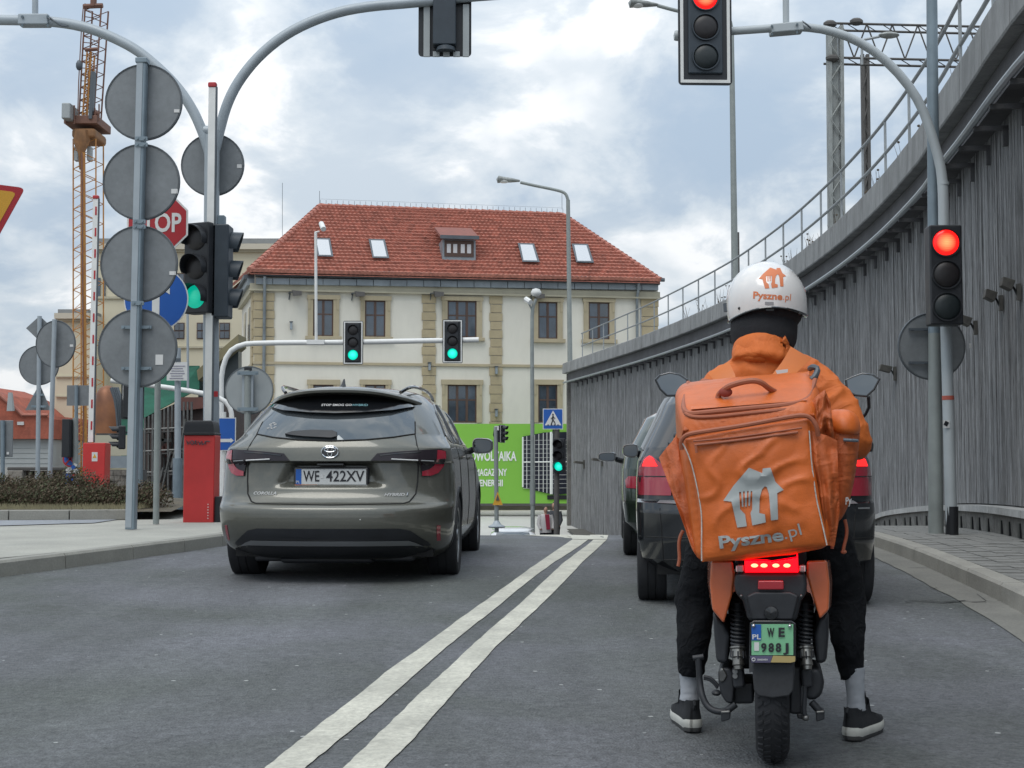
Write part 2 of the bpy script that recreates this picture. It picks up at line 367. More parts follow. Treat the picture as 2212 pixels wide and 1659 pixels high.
# joined head of the lines, a flat bar and a short tail running left
b = MB(); q = [(1765, 152), (1850, 152), (1880, 152), (1950, 152), (1958, 128), (1900, 122), (1860, 122), (1858, 130), (1800, 128), (1740, 122), (1640, 114), (1500, 112), (1600, 118), (1700, 125), (1755, 138)]
P = []
for x, y in q:
    g = ground_hit((600 + x / 2.212) * .8848, (1250 + y / 2.212) * .8848); P.append(V((g.x, g.y, zr(g.y) + 0.009)))
b.add(P, [tuple(range(len(P)))]); b.build('road_marking', M_paint, kind='structure', smooth_=0, fixn=False)
# ---- kerbs: separate stones along both edges
def walk(T, step, y0, y1):
    pts = [V((p[0], p[1], 0)) for p in T]; out = []; acc = 0
    seg = [(a, b_) for a, b_ in zip(pts, pts[1:])]
    cur = pts[0]; out = [cur.copy()]; need = step
    for a, b_ in seg:
        d = (b_ - a).length; pos = 0
        while d - pos >= need:
            pos += need; out.append(a.lerp(b_, pos / d)); need = step
        need -= (d - pos)
    return [p for p in out if y0 <= p.y <= y1]
def kerb(T, side, y0, y1, h, wd, m, holder, gap=0.006):
    pts = walk(T, 1.0, y0, y1)
    for a, c in zip(pts, pts[1:]):
        d = (c - a).normalized(); nrm = V((-d.y, d.x, 0)) * side
        a2 = a + d * gap; c2 = c - d * gap; b = MB(); sub = 4; rings = []
        for i in range(sub + 1):
            p = a2.lerp(c2, i / sub); z = zr(p.y)
            prof = [(0.0, -0.08), (0.012, h - 0.02), (0.03, h), (wd, h), (wd, -0.08)]
            rings.append([V((p.x, p.y, z + q[1])) + nrm * q[0] for q in prof])
        b.loft(rings); b.build('kerb_stone', m, holder, smooth_=25)
kl = thing('kerb_left', None, None); tag(kl, kind='structure')
kr = thing('kerb_right', None, None); tag(kr, kind='structure')
kerb(KL, 1, 6.5, 23, 0.125, 0.15, M_kerbL, kl); kerb(KR, -1, 5.0, 24, 0.125, 0.16, M_conc, kr)
# left island / pavement plateau
ZP = -0.742
def isl(y): return max(zr(y) + 0.125, ZP) if y > 9 else zr(y) + 0.125
yl = [-12, -4, 0, 4, 6, 8] + [8 + i * 0.5 for i in range(1, 24)] + [21, 23, 26, 30, 36]
b = MB(); b.grid(lambda a, c: ((lambda y: (lerp(klx(y, KL) - 0.185, -60, a ** 2), y, isl(y) - 0.003))(yl[round(c * (len(yl) - 1))])), 12, len(yl) - 1)
b.build('sidewalk_left', M_pave, kind='structure')
# second carriageway beyond the island
SR = smooth([(-11.5, 13.8), (-8.0, 14.9), (-6.4, 15.8), (-5.2, 16.9)], 2)
SK = smooth([(-14.5, 17.3), (-8.0, 17.6), (-6.3, 17.7), (-5.0, 17.95)], 1)
b = MB(); nn = 24
b.grid(lambda a, c: (lerp(-14, -5.15, a), lerp(klx2 := interp([(p[0], p[1]) for p in SR], lerp(-14, -5.15, a)), max(klx2, interp([(p[0], p[1]) for p in SK], lerp(-14, -5.15, a))), c), ZP + 0.006), nn, 2)
M_as2 = mat('asphalt_pale', (0.25, 0.265, 0.285), 0.9, var=0.12, vs_=3, v2=0.12, s2=60, bump=0.3, bs=70, bdist=0.006)
b.build('side_road', M_as2, kind='structure', fixn=False)
kb = thing('kerb_far', None, None); tag(kb, kind='structure')
pts = [V((x, interp([(p[0], p[1]) for p in SK], x), ZP)) for x in [-14 + i * 0.75 for i in range(13)]]
for a, c in zip(pts, pts[1:]):
    d = (c - a).normalized(); n = V((-d.y, d.x, 0)); b = MB()
    b.add([a + d * .006, c - d * .006, c - d * .006 + n * .2, a + d * .006 + n * .2] + [q + V((0, 0, .13)) for q in (a + d * .006, c - d * .006, c - d * .006 + n * .2, a + d * .006 + n * .2)],
          [(3, 2, 1, 0), (4, 5, 6, 7), (0, 1, 5, 4), (1, 2, 6, 5), (2, 3, 7, 6), (3, 0, 4, 7)])
    b.build('kerb_stone', M_kerbL, kb, bevel=0.01)
# planted bed
M_soil = mat('soil', (0.10, 0.085, 0.06), 0.95, var=0.3, vs_=5, bump=0.8, bs=12)
b = MB(); b.grid(lambda a, c: (lerp(-16, -4.5, a), lerp(17.75 + 0.35 * max(0, a - .75) * 4, 22.5, c), ZP + 0.1 + 0.12 * sin(c * pi) + 0.03 * noise.noise(V((a * 20, c * 9, 0)))), 30, 8)
b.build('planting_bed', M_soil, kind='structure')
# right pavement base + pavers + gutter course
b = MB(); yy = [-12, -4, 0, 3, 5] + [5 + .5 * i for i in range(1, 40)] + [27, 30, 36, 42, 50, 58]
b.grid(lambda a, c: ((lambda y: (lerp(klx(y, KR) + .1, klx(y, KR) + 9, a), y, zr(y) + 0.105))(yy[round(c * (len(yy) - 1))])), 4, len(yy) - 1)
b.build('sidewalk_right', M_joint, kind='structure')
pv = thing('paving', None, None); tag(pv, kind='structure')
rest = MB(); cnt = 0; rng = random.Random(3)
base_pts = walk(KR, 0.25, 5.2, 22)
cells = []
for i, (a, c) in enumerate(zip(base_pts, base_pts[1:])):
    d = (c - a).normalized(); n = V((d.y, -d.x, 0))
    for j in range(9):
        off = 0.175 + j * 0.2
        s = 0.125 if j % 2 else 0
        p0 = a + n * off + d * s
        cells.append((p0.y, p0, d, n))
cells.sort(key=lambda t: t[0])
for y, p0, d, n in cells:
    if (p0 + n * .1).x > wallx_cop(y) + 0.25: continue
    vis = p0.x < y * 0.385 + 0.1
    dz = rng.uniform(-.003, .003); z = zr(y) + 0.122 + dz; g = 0.005
    q = [p0 + d * g + n * g, p0 + d * (.25 - g) + n * g, p0 + d * (.25 - g) + n * (.2 - g), p0 + d * g + n * (.2 - g)]
    vs_ = [V((p.x, p.y, z - 0.03)) for p in q] + [V((p.x, p.y, z)) for p in q]
    fs = [(4, 5, 6, 7), (0, 1, 5, 4), (1, 2, 6, 5), (2, 3, 7, 6), (3, 0, 4, 7)]
    if vis and cnt < 290 and y < 14.5:
        cnt += 1; MB().add(vs_, fs).build('paving_stone', M_paver, pv, smooth_=0)
    else: rest.add(vs_, fs)
r_ = rest.build('paving_field', M_paver, pv, smooth_=0, kind='stuff')
# light gutter course along the right kerb with cracked edges
b = MB(); pts = walk(KR, 0.3, 4, 19); rings = []
for p, q in zip(pts, pts[1:]):
    d = (q - p).normalized(); n = V((-d.y, d.x, 0)); wd = 0.26 + 0.03 * noise.noise(V((p.y * 1.7, 0, 0))) - 0.02 * max(0, p.y - 12)
    rings.append([V((r.x, r.y, zr(r.y) + .005)) for r in (p - n * .02, p + n * wd * .5, p + n * wd)])
b.loft(rings, cap=False, closed=False); b.build('road_gutter', M_gutter, kind='structure', fixn=False)
M_crack = mat('crack', (0.03, 0.03, 0.03), 1)
# cracks in the asphalt by the right kerb: thin irregular strips
def crack(pts, wd):
    b = MB(); rings = []
    for i, (u, v) in enumerate(pts):
        g = ground_hit(u, v); k = wd * (0.4 + 0.6 * sin(pi * (i + .5) / len(pts))) * (0.7 + .6 * random.random())
        rings.append([V((g.x, g.y - k, zr(g.y) + .0085)), V((g.x, g.y + k, zr(g.y) + .0085))])
    b.loft(rings, cap=False, closed=False); b.build('pavement_crack', M_crack, kind='structure', fixn=False)
crack([(1955, 1302), (1985, 1299), (2010, 1301), (2035, 1303), (2060, 1301), (2085, 1300), (2100, 1303), (2130, 1302)], 0.02)
crack([(1960, 1229), (1985, 1228), (2005, 1229), (2030, 1238), (2060, 1253)], 0.012)
crack([(2000, 1271), (2015, 1273), (2025, 1272)], 0.014)
crack([(2110, 1285), (2130, 1300), (2150, 1306)], 0.01)
crack([(-20, 1216), (20, 1213), (28, 1208), (10, 1206)], 0.004)
# ================================================================ VIADUCT WALL
M_rib = mat('ribbed_concrete', (0.235, 0.238, 0.242), 0.92, var=0.5, vs_=2.2, stretch=(9, 9, 0.7), v2=0.24, s2=9, bump=0.5, bs=25, bdist=0.01)
M_cop = mat('coping_concrete', (0.255, 0.26, 0.26), 0.88, var=0.28, vs_=1.3, stretch=(3, 3, 0.8), v2=0.12, s2=14, bump=0.4, bs=30, bdist=0.01)
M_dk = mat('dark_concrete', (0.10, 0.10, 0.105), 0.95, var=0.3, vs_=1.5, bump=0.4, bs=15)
M_foot = mat('footing_concrete', (0.17, 0.165, 0.155), 0.95, var=0.35, vs_=2.2, v2=0.25, s2=18, bump=0.6, bs=18)
M_ledge = mat('ledge_concrete', (0.40, 0.40, 0.39), 0.9, var=0.2, vs_=4, v2=.12, s2=30)
M_galv = mat('galvanised_steel', (0.33, 0.36, 0.385), 0.45, metal=0.35, var=0.10, vs_=5)
M_rail = mat('rail_grey', (0.31, 0.33, 0.34), 0.6, metal=0.2, var=0.15, vs_=8)
M_black = mat('black_plastic', (0.012, 0.013, 0.016), 0.45)
WT = 4.40
wp = walk(WALL, 0.1, -12, 60.5)
def nrm_at(i):
    d = (wp[min(i + 1, len(wp) - 1)] - wp[max(i - 1, 0)]).normalized(); return V((d.y, -d.x, 0))   # away from the road
vd = thing('viaduct', 'long curved railway viaduct wall of grey ribbed concrete behind the right pavement', 'retaining wall', (wp[0].x, wp[0].y, -1.1))
org = thing_loc(vd)
# ribbed wall panels, about 2.4 m each, set 0.35 m behind the coping
rg = random.Random(11); PL = 24; FACE = 0.36; i0 = 0; idx = list(range(0, len(wp), PL))
for a in idx:
    z_lo = -0.46; e = min(a + PL, len(wp) - 1)
    if e - a < 3: continue
    y_mid = wp[(a + e) // 2].y
    b = MB(); ring_lo = []; ring_hi = []; prev = None
    step = 0.045 if y_mid < 26 else 0.08
    L = (e - a) * 0.1; pts2 = []; s = 0.0; far = y_mid > 30
    def put(s, dpt):
        t = a + min(s / L, 1) * (e - a); i = int(t); f = t - i
        pts2.append(wp[i].lerp(wp[min(i + 1, len(wp) - 1)], f) + nrm_at(i) * (FACE + dpt))
    put(0, .09); s = .012
    while s < L - .02:
        w1 = rg.uniform(.013, .036) * (2 if far else 1); g1 = rg.uniform(.010, .022) * (2 if far else 1); d0 = rg.uniform(0, .014)
        if s + w1 > L - .02: break
        put(s, d0); put(s + w1, d0 + rg.uniform(-.003, .003)); dd_ = rg.uniform(.030, .055) * (1 if rg.random() > .12 else .3)
        put(s + w1 + .002, dd_); put(s + w1 + g1, dd_); s += w1 + g1 + .002
    put(L, .09)
    H = WT - 0.80
    zs = [lambda y: min(-0.47, zr(y) + 0.40), None, None, None, None]
    rows = []
    for j in range(5):
        row = []
        for q in pts2:
            z0 = min(-0.40, zr(q.y) + 0.42) if q.y < 30 else zr(q.y)
            z = lerp(z0, H, j / 4)
            row.append(V((q.x + (rg.random() - .5) * 0.006, q.y, z)))
        rows.append(row)
    b.loft(rows, cap=False, closed=False)
    b.build('wall_panel', M_rib, vd, world=True, smooth_=0, fixn=False)
# coping panels
CPL = 13
for a in range(0, len(wp) - 2, CPL):
    e = min(a + CPL, len(wp) - 1); b = MB(); rings = []
    ii = [a + (e - a) * k / 4 for k in range(5)]
    for k, t in enumerate(ii):
        i = int(t); f = t - i; p = wp[i].lerp(wp[min(i + 1, len(wp) - 1)], f); nn = nrm_at(i)
        d = V((-nn.y, nn.x, 0))
        if k == 0: p = p + d * 0.012
        if k == 4: p = p - d * 0.012
        dz = rg.uniform(-.004, .004)
        prof = [(0.0, WT - 0.46), (-0.012, WT - 0.44), (0.0, WT - 0.02), (0.02, WT), (0.9, WT), (0.9, WT - 0.2), (0.22, WT - 0.2), (0.22, WT - 0.46)]
        rings.append([V((p.x, p.y, q[1] + dz)) + nn * q[0] for q in prof])
    b.loft(rings); b.build('coping_panel', M_cop, vd, world=True, smooth_=25)
# recessed beam and deck under the coping
def sweep(prof, m, name, st=8, parent=vd, a0=0, a1=None, **k):
    b = MB(); rings = []
    for i in range(a0, a1 or len(wp), st):
        p = wp[i]; nn = nrm_at(i); rings.append([V((p.x, p.y, q[1])) + nn * q[0] for q in prof])
    b.loft(rings); return b.build(name, m, parent, world=True, smooth_=25, **k)
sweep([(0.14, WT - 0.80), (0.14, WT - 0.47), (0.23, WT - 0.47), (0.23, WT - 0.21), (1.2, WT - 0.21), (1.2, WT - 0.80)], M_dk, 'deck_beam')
sweep([(0.6, -1.5), (0.6, WT - 0.81), (1.3, WT - 0.81), (1.3, -1.5)], M_dk, 'wall_core')
sweep([(0.9, WT - 0.21), (0.9, WT - 0.02), (9, WT + 0.1), (9, WT - .3)], mat('ballast', (0.12, 0.115, 0.11), 0.95, var=.4, vs_=20, bump=1, bs=30), 'track_bed')
# pipe with brackets
b = MB(); b.tube([wp[i] + nrm_at(i) * 0.02 + V((0, 0, WT - 0.86)) for i in range(0, len(wp), 6)], 0.042, 8); b.build('pipe', M_galv, vd, world=True)
for i in range(60, len(wp) - 8, 9):
    y = wp[i].y
    if y < 6: continue
    p = wp[i]; nn = nrm_at(i); b = MB(); b.box(p + nn * 0.20 + V((0, 0, WT - 0.92)), (0.36, 0.05, 0.05), rz=math.atan2(nn.y, nn.x)); b.box(p + nn * 0.34 + V((0, 0, WT - 1.01)), (0.05, 0.05, 0.2), rz=math.atan2(nn.y, nn.x))
    b.build('pipe_bracket', M_dk, vd, world=True, smooth_=0)
# footing with a pale ledge
for a in range(0, 420, 16):
    e = a + 16; b = MB(); rings = []; b2 = MB(); r2 = []
    for k in range(5):
        i = a + int((e - a) * k / 4); p = wp[i]; nn = nrm_at(i); d = V((-nn.y, nn.x, 0))
        if k == 0: p = p + d * .008
        if k == 4: p = p - d * .008
        z = zr(p.y)
        rings.append([V((p.x, p.y, zz)) + nn * q for q, zz in ((0.26, z), (0.24, z + .33), (.5, z + .33), (.5, z))])
        r2.append([V((p.x, p.y, zz)) + nn * q for q, zz in ((0.19, z + .333), (0.19, z + .405), (.5, z + .41), (.5, z + .333))])
    b.loft(rings); b.build('footing_block', M_foot, vd, world=True, smooth_=25)
    b2.loft(r2); b2.build('ledge', M_ledge, vd, world=True, smooth_=25)
    if wp[a].y > 5:
        for k in (3, 8, 12):
            i = a + k; p = wp[i]; nn = nrm_at(i); b3 = MB(); b3.box(p + nn * .245 + V((0, 0, zr(p.y) + .2)), (.03, .06 + .03 * rg.random(), .14), rz=math.atan2(nn.y, nn.x)); b3.build('weep_hole', M_black, vd, world=True, smooth_=0)
# end face of the wall
p = wp[-1]; nn = nrm_at(len(wp) - 1); b = MB(); b.box(p + nn * 1.4 + V((0, .1, (WT - 3.2) / 2 - .1)), (2.4, .2, WT + 3.0), rz=math.atan2(nn.y, nn.x)); b.build('end_face', M_foot, vd, world=True)
# railing on the coping
rl = thing('guard_rail', 'grey tubular safety railing running along the top of the viaduct wall', 'railing', (wp[0].x, wp[0].y, WT))
for zz, nm in ((1.08, 'top_rail'), (0.55, 'mid_rail')):
    MB().tube([wp[i] + nrm_at(i) * 0.25 + V((0, 0, WT + zz)) for i in list(range(130, len(wp) - 22, 8))], 0.027, 8).build(nm, M_rail, rl, world=True)
for i in range(134, len(wp) - 22, 19):
    p = wp[i] + nrm_at(i) * 0.25
    MB().cyl(p + V((0, 0, WT)), p + V((0, 0, WT + 1.08)), 0.022, 8).build('rail_post', M_rail, rl, world=True)
# floodlights fixed on the wall
M_lamp_old = mat('weathered_metal', (0.11, 0.105, 0.095), 0.7, metal=.3, var=.3, vs_=12)
def wall_i(u):
    best = min(range(60, len(wp)), key=lambda i: abs((wp[i] + nrm_at(i) * FACE).x / max(wp[i].y, .1) - (u - 1106) / F) + (0 if wp[i].y > 8 else 9)); return best
for u, v, s, lab in ((2112, 695, 1, 'small weathered floodlight on the wall right of the red signal'), (2168, 640, 1.1, 'small weathered floodlight on the wall above the right pavement, higher of two'), (2205, 615, 1.1, 'small floodlight fixed on the wall at the right photo edge'),
                  (1936, 798, .8, 'small floodlight on the wall left of the tall grey pole beside the round sign'), (1262, 1000, .9, 'small wall light nearest the far end of the ribbed wall'), (1302, 994, .9, 'small wall light second from the far end of the ribbed wall')):
    i = wall_i(u); p = wp[i]; nn = nrm_at(i); Y = (p + nn * FACE).y; c = px(u, v, Y - 0.1); q = p + nn * FACE; q = V((q.x, q.y, c.z))
    sc_ = max(1, Y / 16) * .9 if Y < 30 else 2.0
    t = thing('wall_floodlight', lab, 'floodlight', q, math.atan2(nn.y, nn.x), 'floodlights on the ribbed wall')
    MB().box((-.02, 0, -.06), (.04, .07 * sc_, .18 * sc_)).build('bracket', M_lamp_old, t)
    MB().prism([(-.06, -.07 * s, .05), (-.2 * sc_, -.08 * s, .09), (-.22 * sc_, -.08 * s, .0), (-.10, -.07 * s, -.05)], (0, .15 * s * sc_, 0)).build('lamp_housing', M_lamp_old, t, bevel=.008)
    MB().tube([(-.02, 0, -.12), (-.06, .02, -.02), (-.09, .03, .02)], .012, 6).build('cable', M_black, t)
# dry creeper on the wall near the right edge
M_twig = mat('dry_twig', (0.10, 0.075, 0.05), .95, var=.3, vs_=20)
b = MB(); rg2 = random.Random(5)
for k in range(95):
    i = rg2.randint(118, 205); z = rg2.uniform(-.2, 3.0); 
    if wp[i].y < 9: continue
    pts = []
    ii = float(i)
    for s in range(9):
        j = max(0, min(len(wp) - 1, int(ii))); q = wp[j] + nrm_at(j) * (FACE - 0.03 - .02 * rg2.random()); pts.append(V((q.x, q.y, min(3.4, z))))
        ii += rg2.uniform(-1.6, 1.6); z += rg2.uniform(.02, .16)
    b.tube(pts, [.006] * 6 + [.004, .003, .002], 4)
b.build('dry_creeper', M_twig, label='bare dry creeper stems clinging to the ribbed wall at the right', cat='climbing plant', loc=(wp[150].x, wp[150].y, -.7), kind='stuff', smooth_=0)
# weeds on the coping
b = MB()
for k in range(60):
    i = rg2.randint(170, 560); q = wp[i] + nrm_at(i) * .35
    for s in range(4):
        h = rg2.uniform(.12, .55); dx = rg2.uniform(-.15, .15); b.tube([q + V((0, 0, WT)), q + V((dx * .5, dx * .2, WT + h * .6)), q + V((dx, dx * .5, WT + h))], [.006, .004, .002], 4)
        if rg2.random() < .4: b.ell(q + V((dx, dx * .5, WT + h)), (.025, .025, .02), 5, 3)
b.build('weeds', M_twig, label='thin dry weeds growing out of the viaduct coping under the railing', cat='weeds', kind='stuff', smooth_=0, loc=(wp[200].x, wp[200].y, WT))
# ---------------------------------------------------------------- railway gantries on the viaduct
M_gal2 = mat('worn_galvanised', (0.36, 0.38, 0.37), 0.6, metal=.2, var=0.4, vs_=4, col2=(0.20, 0.21, 0.20), stretch=(2, 2, .6), bump=.2, bs=20)
M_dst = mat('dark_steel', (0.11, 0.105, 0.10), .7, metal=.3, var=.2, vs_=8)
def lattice_col(u0, vt, u1, vb, Y, wd, lab, m=M_gal2):
    a = px(u0, vt, Y); c = px(u1, vb, Y); c.z = WT - .1
    t = thing('railway_mast', lab, 'railway mast', c)
    ax = (a - c); L = ax.length; X = V((1, 0, 0)); Yv = V((0, 1, 0))
    for sx in (-1, 1):
        b = MB(); b.prism([c + X * sx * wd / 2 + Yv * s * wd * .45 + X * q for s, q in ((-1, -.04), (-1, .04), (1, .04), (1, -.04))], ax); b.build('flange', m, t, world=True)
    n = int(L / .42)
    for i in range(n):
        p = c + ax * (i / n); q = c + ax * ((i + 1) / n)
        for f in (-1, 1):
            s = 1 if i % 2 else -1
            MB().tube([p + X * wd / 2 * s + Yv * f * wd * .4, q - X * wd / 2 * s + Yv * f * wd * .4], .022, 4).build('lattice_bar', m, t, world=True, smooth_=0)
    b = MB(); b.box(c.lerp(a, .5), (wd * .5, wd * .25, L * .98)); b.build('web', m, t, world=True)
    return t
lattice_col(1803, 58, 1806, 470, 30.5, .27, 'pale worn lattice mast on the viaduct carrying the overhead truss')
lattice_col(1868, 118, 1872, 410, 34, .13, 'thin dark lattice mast on the viaduct right of the pale mast', M_dst)
Yt = 30.5
t = thing('gantry_truss', 'dark overhead lattice truss above the viaduct between the mast and the right', 'overhead gantry', px(1785, 125, Yt))
A0, A1, B0, B1 = px(1790, 50, Yt), px(1790, 124, Yt), px(2560, 68, Yt), px(2560, 142, Yt)
for nm, p, q in (('top_chord', A0, B0), ('bottom_chord', A1, B1)):
    for dy in (0, .5):
        o = V((0, dy, 0)); MB().tube([p + o, q + o], .028, 6).build(nm, M_dst, t, world=True)
        n = 20
        for i in range(n):
            MB().tube([p.lerp(q, i / n) + V((0, 0, .0)), p.lerp(q, (i + 1) / n) + V((0, .5, 0))], .014, 4).build('cross_brace', M_dst, t, world=True, smooth_=0) if dy == 0 else None
n = 28
for i in range(n):
    a, c = (A0.lerp(B0, i / n), A1.lerp(B1, (i + 1) / n)) if i % 2 else (A1.lerp(B1, i / n), A0.lerp(B0, (i + 1) / n))
    MB().tube([a, c], .018, 4).build('diagonal', M_dst, t, world=True, smooth_=0)
for u, v in ((1793, 52), (1798, 126), (1850, 47)):
    MB().ell(px(u, v, Yt - .1), (.16, .12, .09), 8, 5).build('joint', M_dst, t, world=True)
t = thing('gantry_lamp', 'flat oval lamp on a bent arm hanging at the overhead truss', 'street lamp', px(1862, 118, 30))
MB().tube([px(1862, 140, 30), px(1862, 95, 30), px(1866, 86, 30), px(1900, 79, 30)], .03, 6).build('arm', M_rail, t, world=True)
MB().ell(px(1920, 76, 30), (.24, .14, .07), 12, 6).build('lamp_head', M_gal2, t, world=True)
# overhead lines
# ================================================================ THE CREAM BUILDING WITH RED ROOF
M_ren = mat('cream_render', (0.69, 0.665, 0.585), .9, var=.05, vs_=.35, v2=.03, s2=1.5, stretch=(1.5, 1.5, .5))
M_quo = mat('ochre_stone', (0.40, 0.335, 0.215), .9, var=.14, vs_=1.2, v2=.08, s2=25)
M_trim = mat('ochre_trim', (0.42, 0.36, 0.245), .9, var=.10, vs_=1.5)
M_corn = mat('cornice_beige', (0.45, 0.42, 0.32), .9, var=.08, vs_=1.5)
M_zinc = mat('zinc_sheet', (0.26, 0.295, 0.32), .5, metal=.35, var=.22, vs_=1.5)
M_zincd = mat('zinc_dark', (0.10, 0.115, 0.13), .55, metal=.3, var=.2, vs_=2)
M_wfr = mat('brown_window_frame', (0.085, 0.05, 0.038), .6, var=.15, vs_=8)
M_pane = mat('window_glass', (0.045, 0.06, 0.08), .06, spec=.9, coat=1.0, var=.5, vs_=.9)
M_sky = mat('skylight_glass', (0.55, 0.56, 0.57), .18, coat=.6)
M_tile = mat('clay_roof_tile', (0.39, 0.152, 0.110), .85, var=.28, vs_=2.0, v2=.35, s2=7, bump=.2, bs=20)
M_tile2 = mat('clay_ridge_tile', (0.40, 0.16, 0.12), .85, var=.25, vs_=5)
Y0, Y1 = 66.0, 69.4
A = V(((546 - 1106) / F * Y0, Y0, 0)); Bp = V(((1423 - 1106) / F * Y1, Y1, 0)); yaw = math.atan2(Bp.y - A.y, Bp.x - A.x); LEN = (Bp - A).length
ex = (Bp - A).normalized(); ey = V((-ex.y, ex.x, 0))
def fac(u, v):
    k = (u - 1106) * 1.0
    # plane hit
    d = px(u, v, 1.0); t = A.dot(ey) / d.dot(ey); p = d * t; return ((p - A).dot(ex), p.z)
ZG = -2.45
bd = thing('cream_building', 'long cream building with red hipped tile roof and ochre window surrounds behind the junction', 'building', (A.x, A.y, ZG), yaw)
def L3(s, y, z): return V((s, y, z - ZG))
ZE = fac(990, 600)[1]      # eaves
b = MB(); b.bb(0, LEN, 0.0, 12.5, 0, ZE - ZG)
c0 = V((-14.6, 73.5, 0)) - A; cx_, cy_ = c0.dot(ex), c0.dot(ey)
b.prism([(0.01, 0.01, 0), (cx_, cy_, 0), (cx_, 12.4, 0), (0.01, 12.4, 0)], (0, 0, ZE - ZG)); b.build('wall', M_ren, bd, smooth_=0)
def rect(u0, u1, v0, v1): (a, z1), (c, z0) = fac(u0, v0), fac(u1, v1); return a, c, z0, z1
def fbox(mb, r, y0, y1): mb.bb(r[0], r[1], y0, y1, r[2] - ZG, r[3] - ZG); return mb
# band, cornice, zinc
def strip(u0, u1, v0a, v0b, v1a, v1b, y0, y1, m, name, bev=0):
    (sa, za), (sb, zb) = fac(u0, v0a), fac(u1, v0b); (_, zc), (_, zd) = fac(u0, v1a), fac(u1, v1b)
    z1 = (za + zb) / 2; z0 = (zc + zd) / 2; return MB().bb(sa, sb, y0, y1, z0 - ZG, z1 - ZG).build(name, m, bd, smooth_=0, bevel=bev)
s = fac(546, 612)
strip(546, 1423, 784, 788, 789.5, 793.5, -.10, 0.02, M_trim, 'belt_course')
strip(540, 1424, 616, 628, 628, 640, -.16, .02, M_corn, 'cornice'); strip(538, 1426, 628, 640, 631.5, 643.5, -.24, .02, M_corn, 'cornice_moulding')
n = 24
for i in range(n):
    ua, ub = lerp(553, 1419, i / n), lerp(553, 1419, (i + 1) / n)
    va, vb = lerp(602, 614, i / n), lerp(616, 629, i / n)
    (sa, za), (sb, zb) = fac(ua, va), fac(ub, vb); MB().bb(sa + .012, sb - .012, -.32 - .01 * (i % 2), -.02, zb - ZG, za - ZG).build('zinc_panel', M_zinc, bd, smooth_=0, bevel=.01)
strip(552, 1420, 595, 608, 602, 614, -.50, -.02, M_zincd, 'fascia')
b = MB(); (sa, za), (sb, zb) = fac(549, 591), fac(1424, 605); zz = (za + zb) / 2 - ZG
b.tube([(sa - .1, -.62, zz), (sb + .1, -.62, zz)], .10, 8); b.build('gutter', M_zincd, bd)
# quoin stones
def quoins(u0, u1, v0, v1):
    n = max(2, round((v1 - v0) / 19.5))
    for i in range(n):
        a, c = lerp(v0, v1, i / n), lerp(v0, v1, (i + 1) / n); r = rect(u0, u1, a, c); ins = .05 if i % 2 else 0
        MB().bb(r[0] + ins, r[1] - ins * .6, -.075, 0.0, r[2] + .012 - ZG, r[3] - .012 - ZG).build('quoin_stone', M_quo, bd, smooth_=0)
for u0, u1, da in ((547, 593, 0), (911, 941.5, 5), (1057, 1085, 7), (1384, 1422, 11)):
    quoins(u0, u1, 632 + da, 784 + da * .4); quoins(u0, u1, 790 + da * .4, 1086)
# windows
def window(u0, u1, v0, v1, su, nlights, sill=True):
    r = rect(u0, u1, v0, v1); W = r[1] - r[0]; H = r[3] - r[2]
    s0, s1, sz0, sz1 = rect(*su)
    b = MB()   # surround with lugs
    for q in ((s0, r[0], r[2], r[3]), (r[1], s1, r[2], r[3])): b.bb(q[0], q[1], -.10, .01, q[2] - ZG, q[3] - ZG)
    b.bb(s0 - .05, s1 + .05, -.14, .01, r[3] - ZG, sz1 - ZG); b.bb(s0 + .0, s0 + .12, -.13, -.09, r[3] - .5 - ZG, r[3] - ZG); b.bb(s1 - .12, s1, -.13, -.09, r[3] - .5 - ZG, r[3] - ZG)
    w_ = b.build('window_surround', M_trim, bd, smooth_=0)
    if sill: MB().bb(s0 - .12, s1 + .12, -.22, .01, sz0 - ZG, r[2] - ZG).build('sill', M_trim, w_, smooth_=0, bevel=.01)
    b = MB(); y0, y1 = -.02, .01; t = .07
    b.bb(r[0], r[1], y0, y1 + .0, r[3] - t - ZG, r[3] - ZG - .001); b.bb(r[0], r[1], y0, y1, r[2] + .001 - ZG, r[2] + t - ZG)
    b.bb(r[0] + .001, r[0] + t, y0, y1, r[2] + t - ZG, r[3] - t - ZG); b.bb(r[1] - t, r[1] - .001, y0, y1, r[2] + t - ZG, r[3] - t - ZG)
    for k in range(1, nlights): x = r[0] + W * k / nlights; b.bb(x - .06, x + .06, y0 - .012, y1, r[2] + t - ZG, r[3] - t - ZG)
    tz = r[2] + H * .60
    for k in range(nlights): xa = r[0] + W * k / nlights + .06; xb = r[0] + W * (k + 1) / nlights - .06; b.bb(xa, xb, y0, y1, tz - .035 - ZG, tz + .035 - ZG)
    f = b.build('window_frame', M_wfr, bd, smooth_=0)
    for k in range(nlights):
        xa = r[0] + W * k / nlights + .061; xb = r[0] + W * (k + 1) / nlights - .061
        for za, zb in ((r[2] + t, tz - .036), (tz + .036, r[3] - t)):
            MB().bb(xa, xb, -.006, -.003, za - ZG, zb - ZG).build('pane', M_pane, f, smooth_=0)
    return f
WIN = [((676.6, 719.6, 646.6, 727), (665.5, 732, 637, 734), 2), ((788.4, 832, 649, 728.5), (779, 843, 639, 735), 2), ((966.4, 1029, 649.4, 730), (955, 1041, 640, 737), 3),
       ((1162, 1203.6, 652, 732.6), (1152, 1215, 643, 741), 2), ((1270.7, 1316, 652.7, 734), (1260.5, 1327, 644, 742), 2)]
for r, su, nl in WIN: window(*r, su, nl)
for r, su, nl in WIN[:4]: window(r[0], r[1], 831, 913, (su[0], su[1], 820, 921), nl, False)
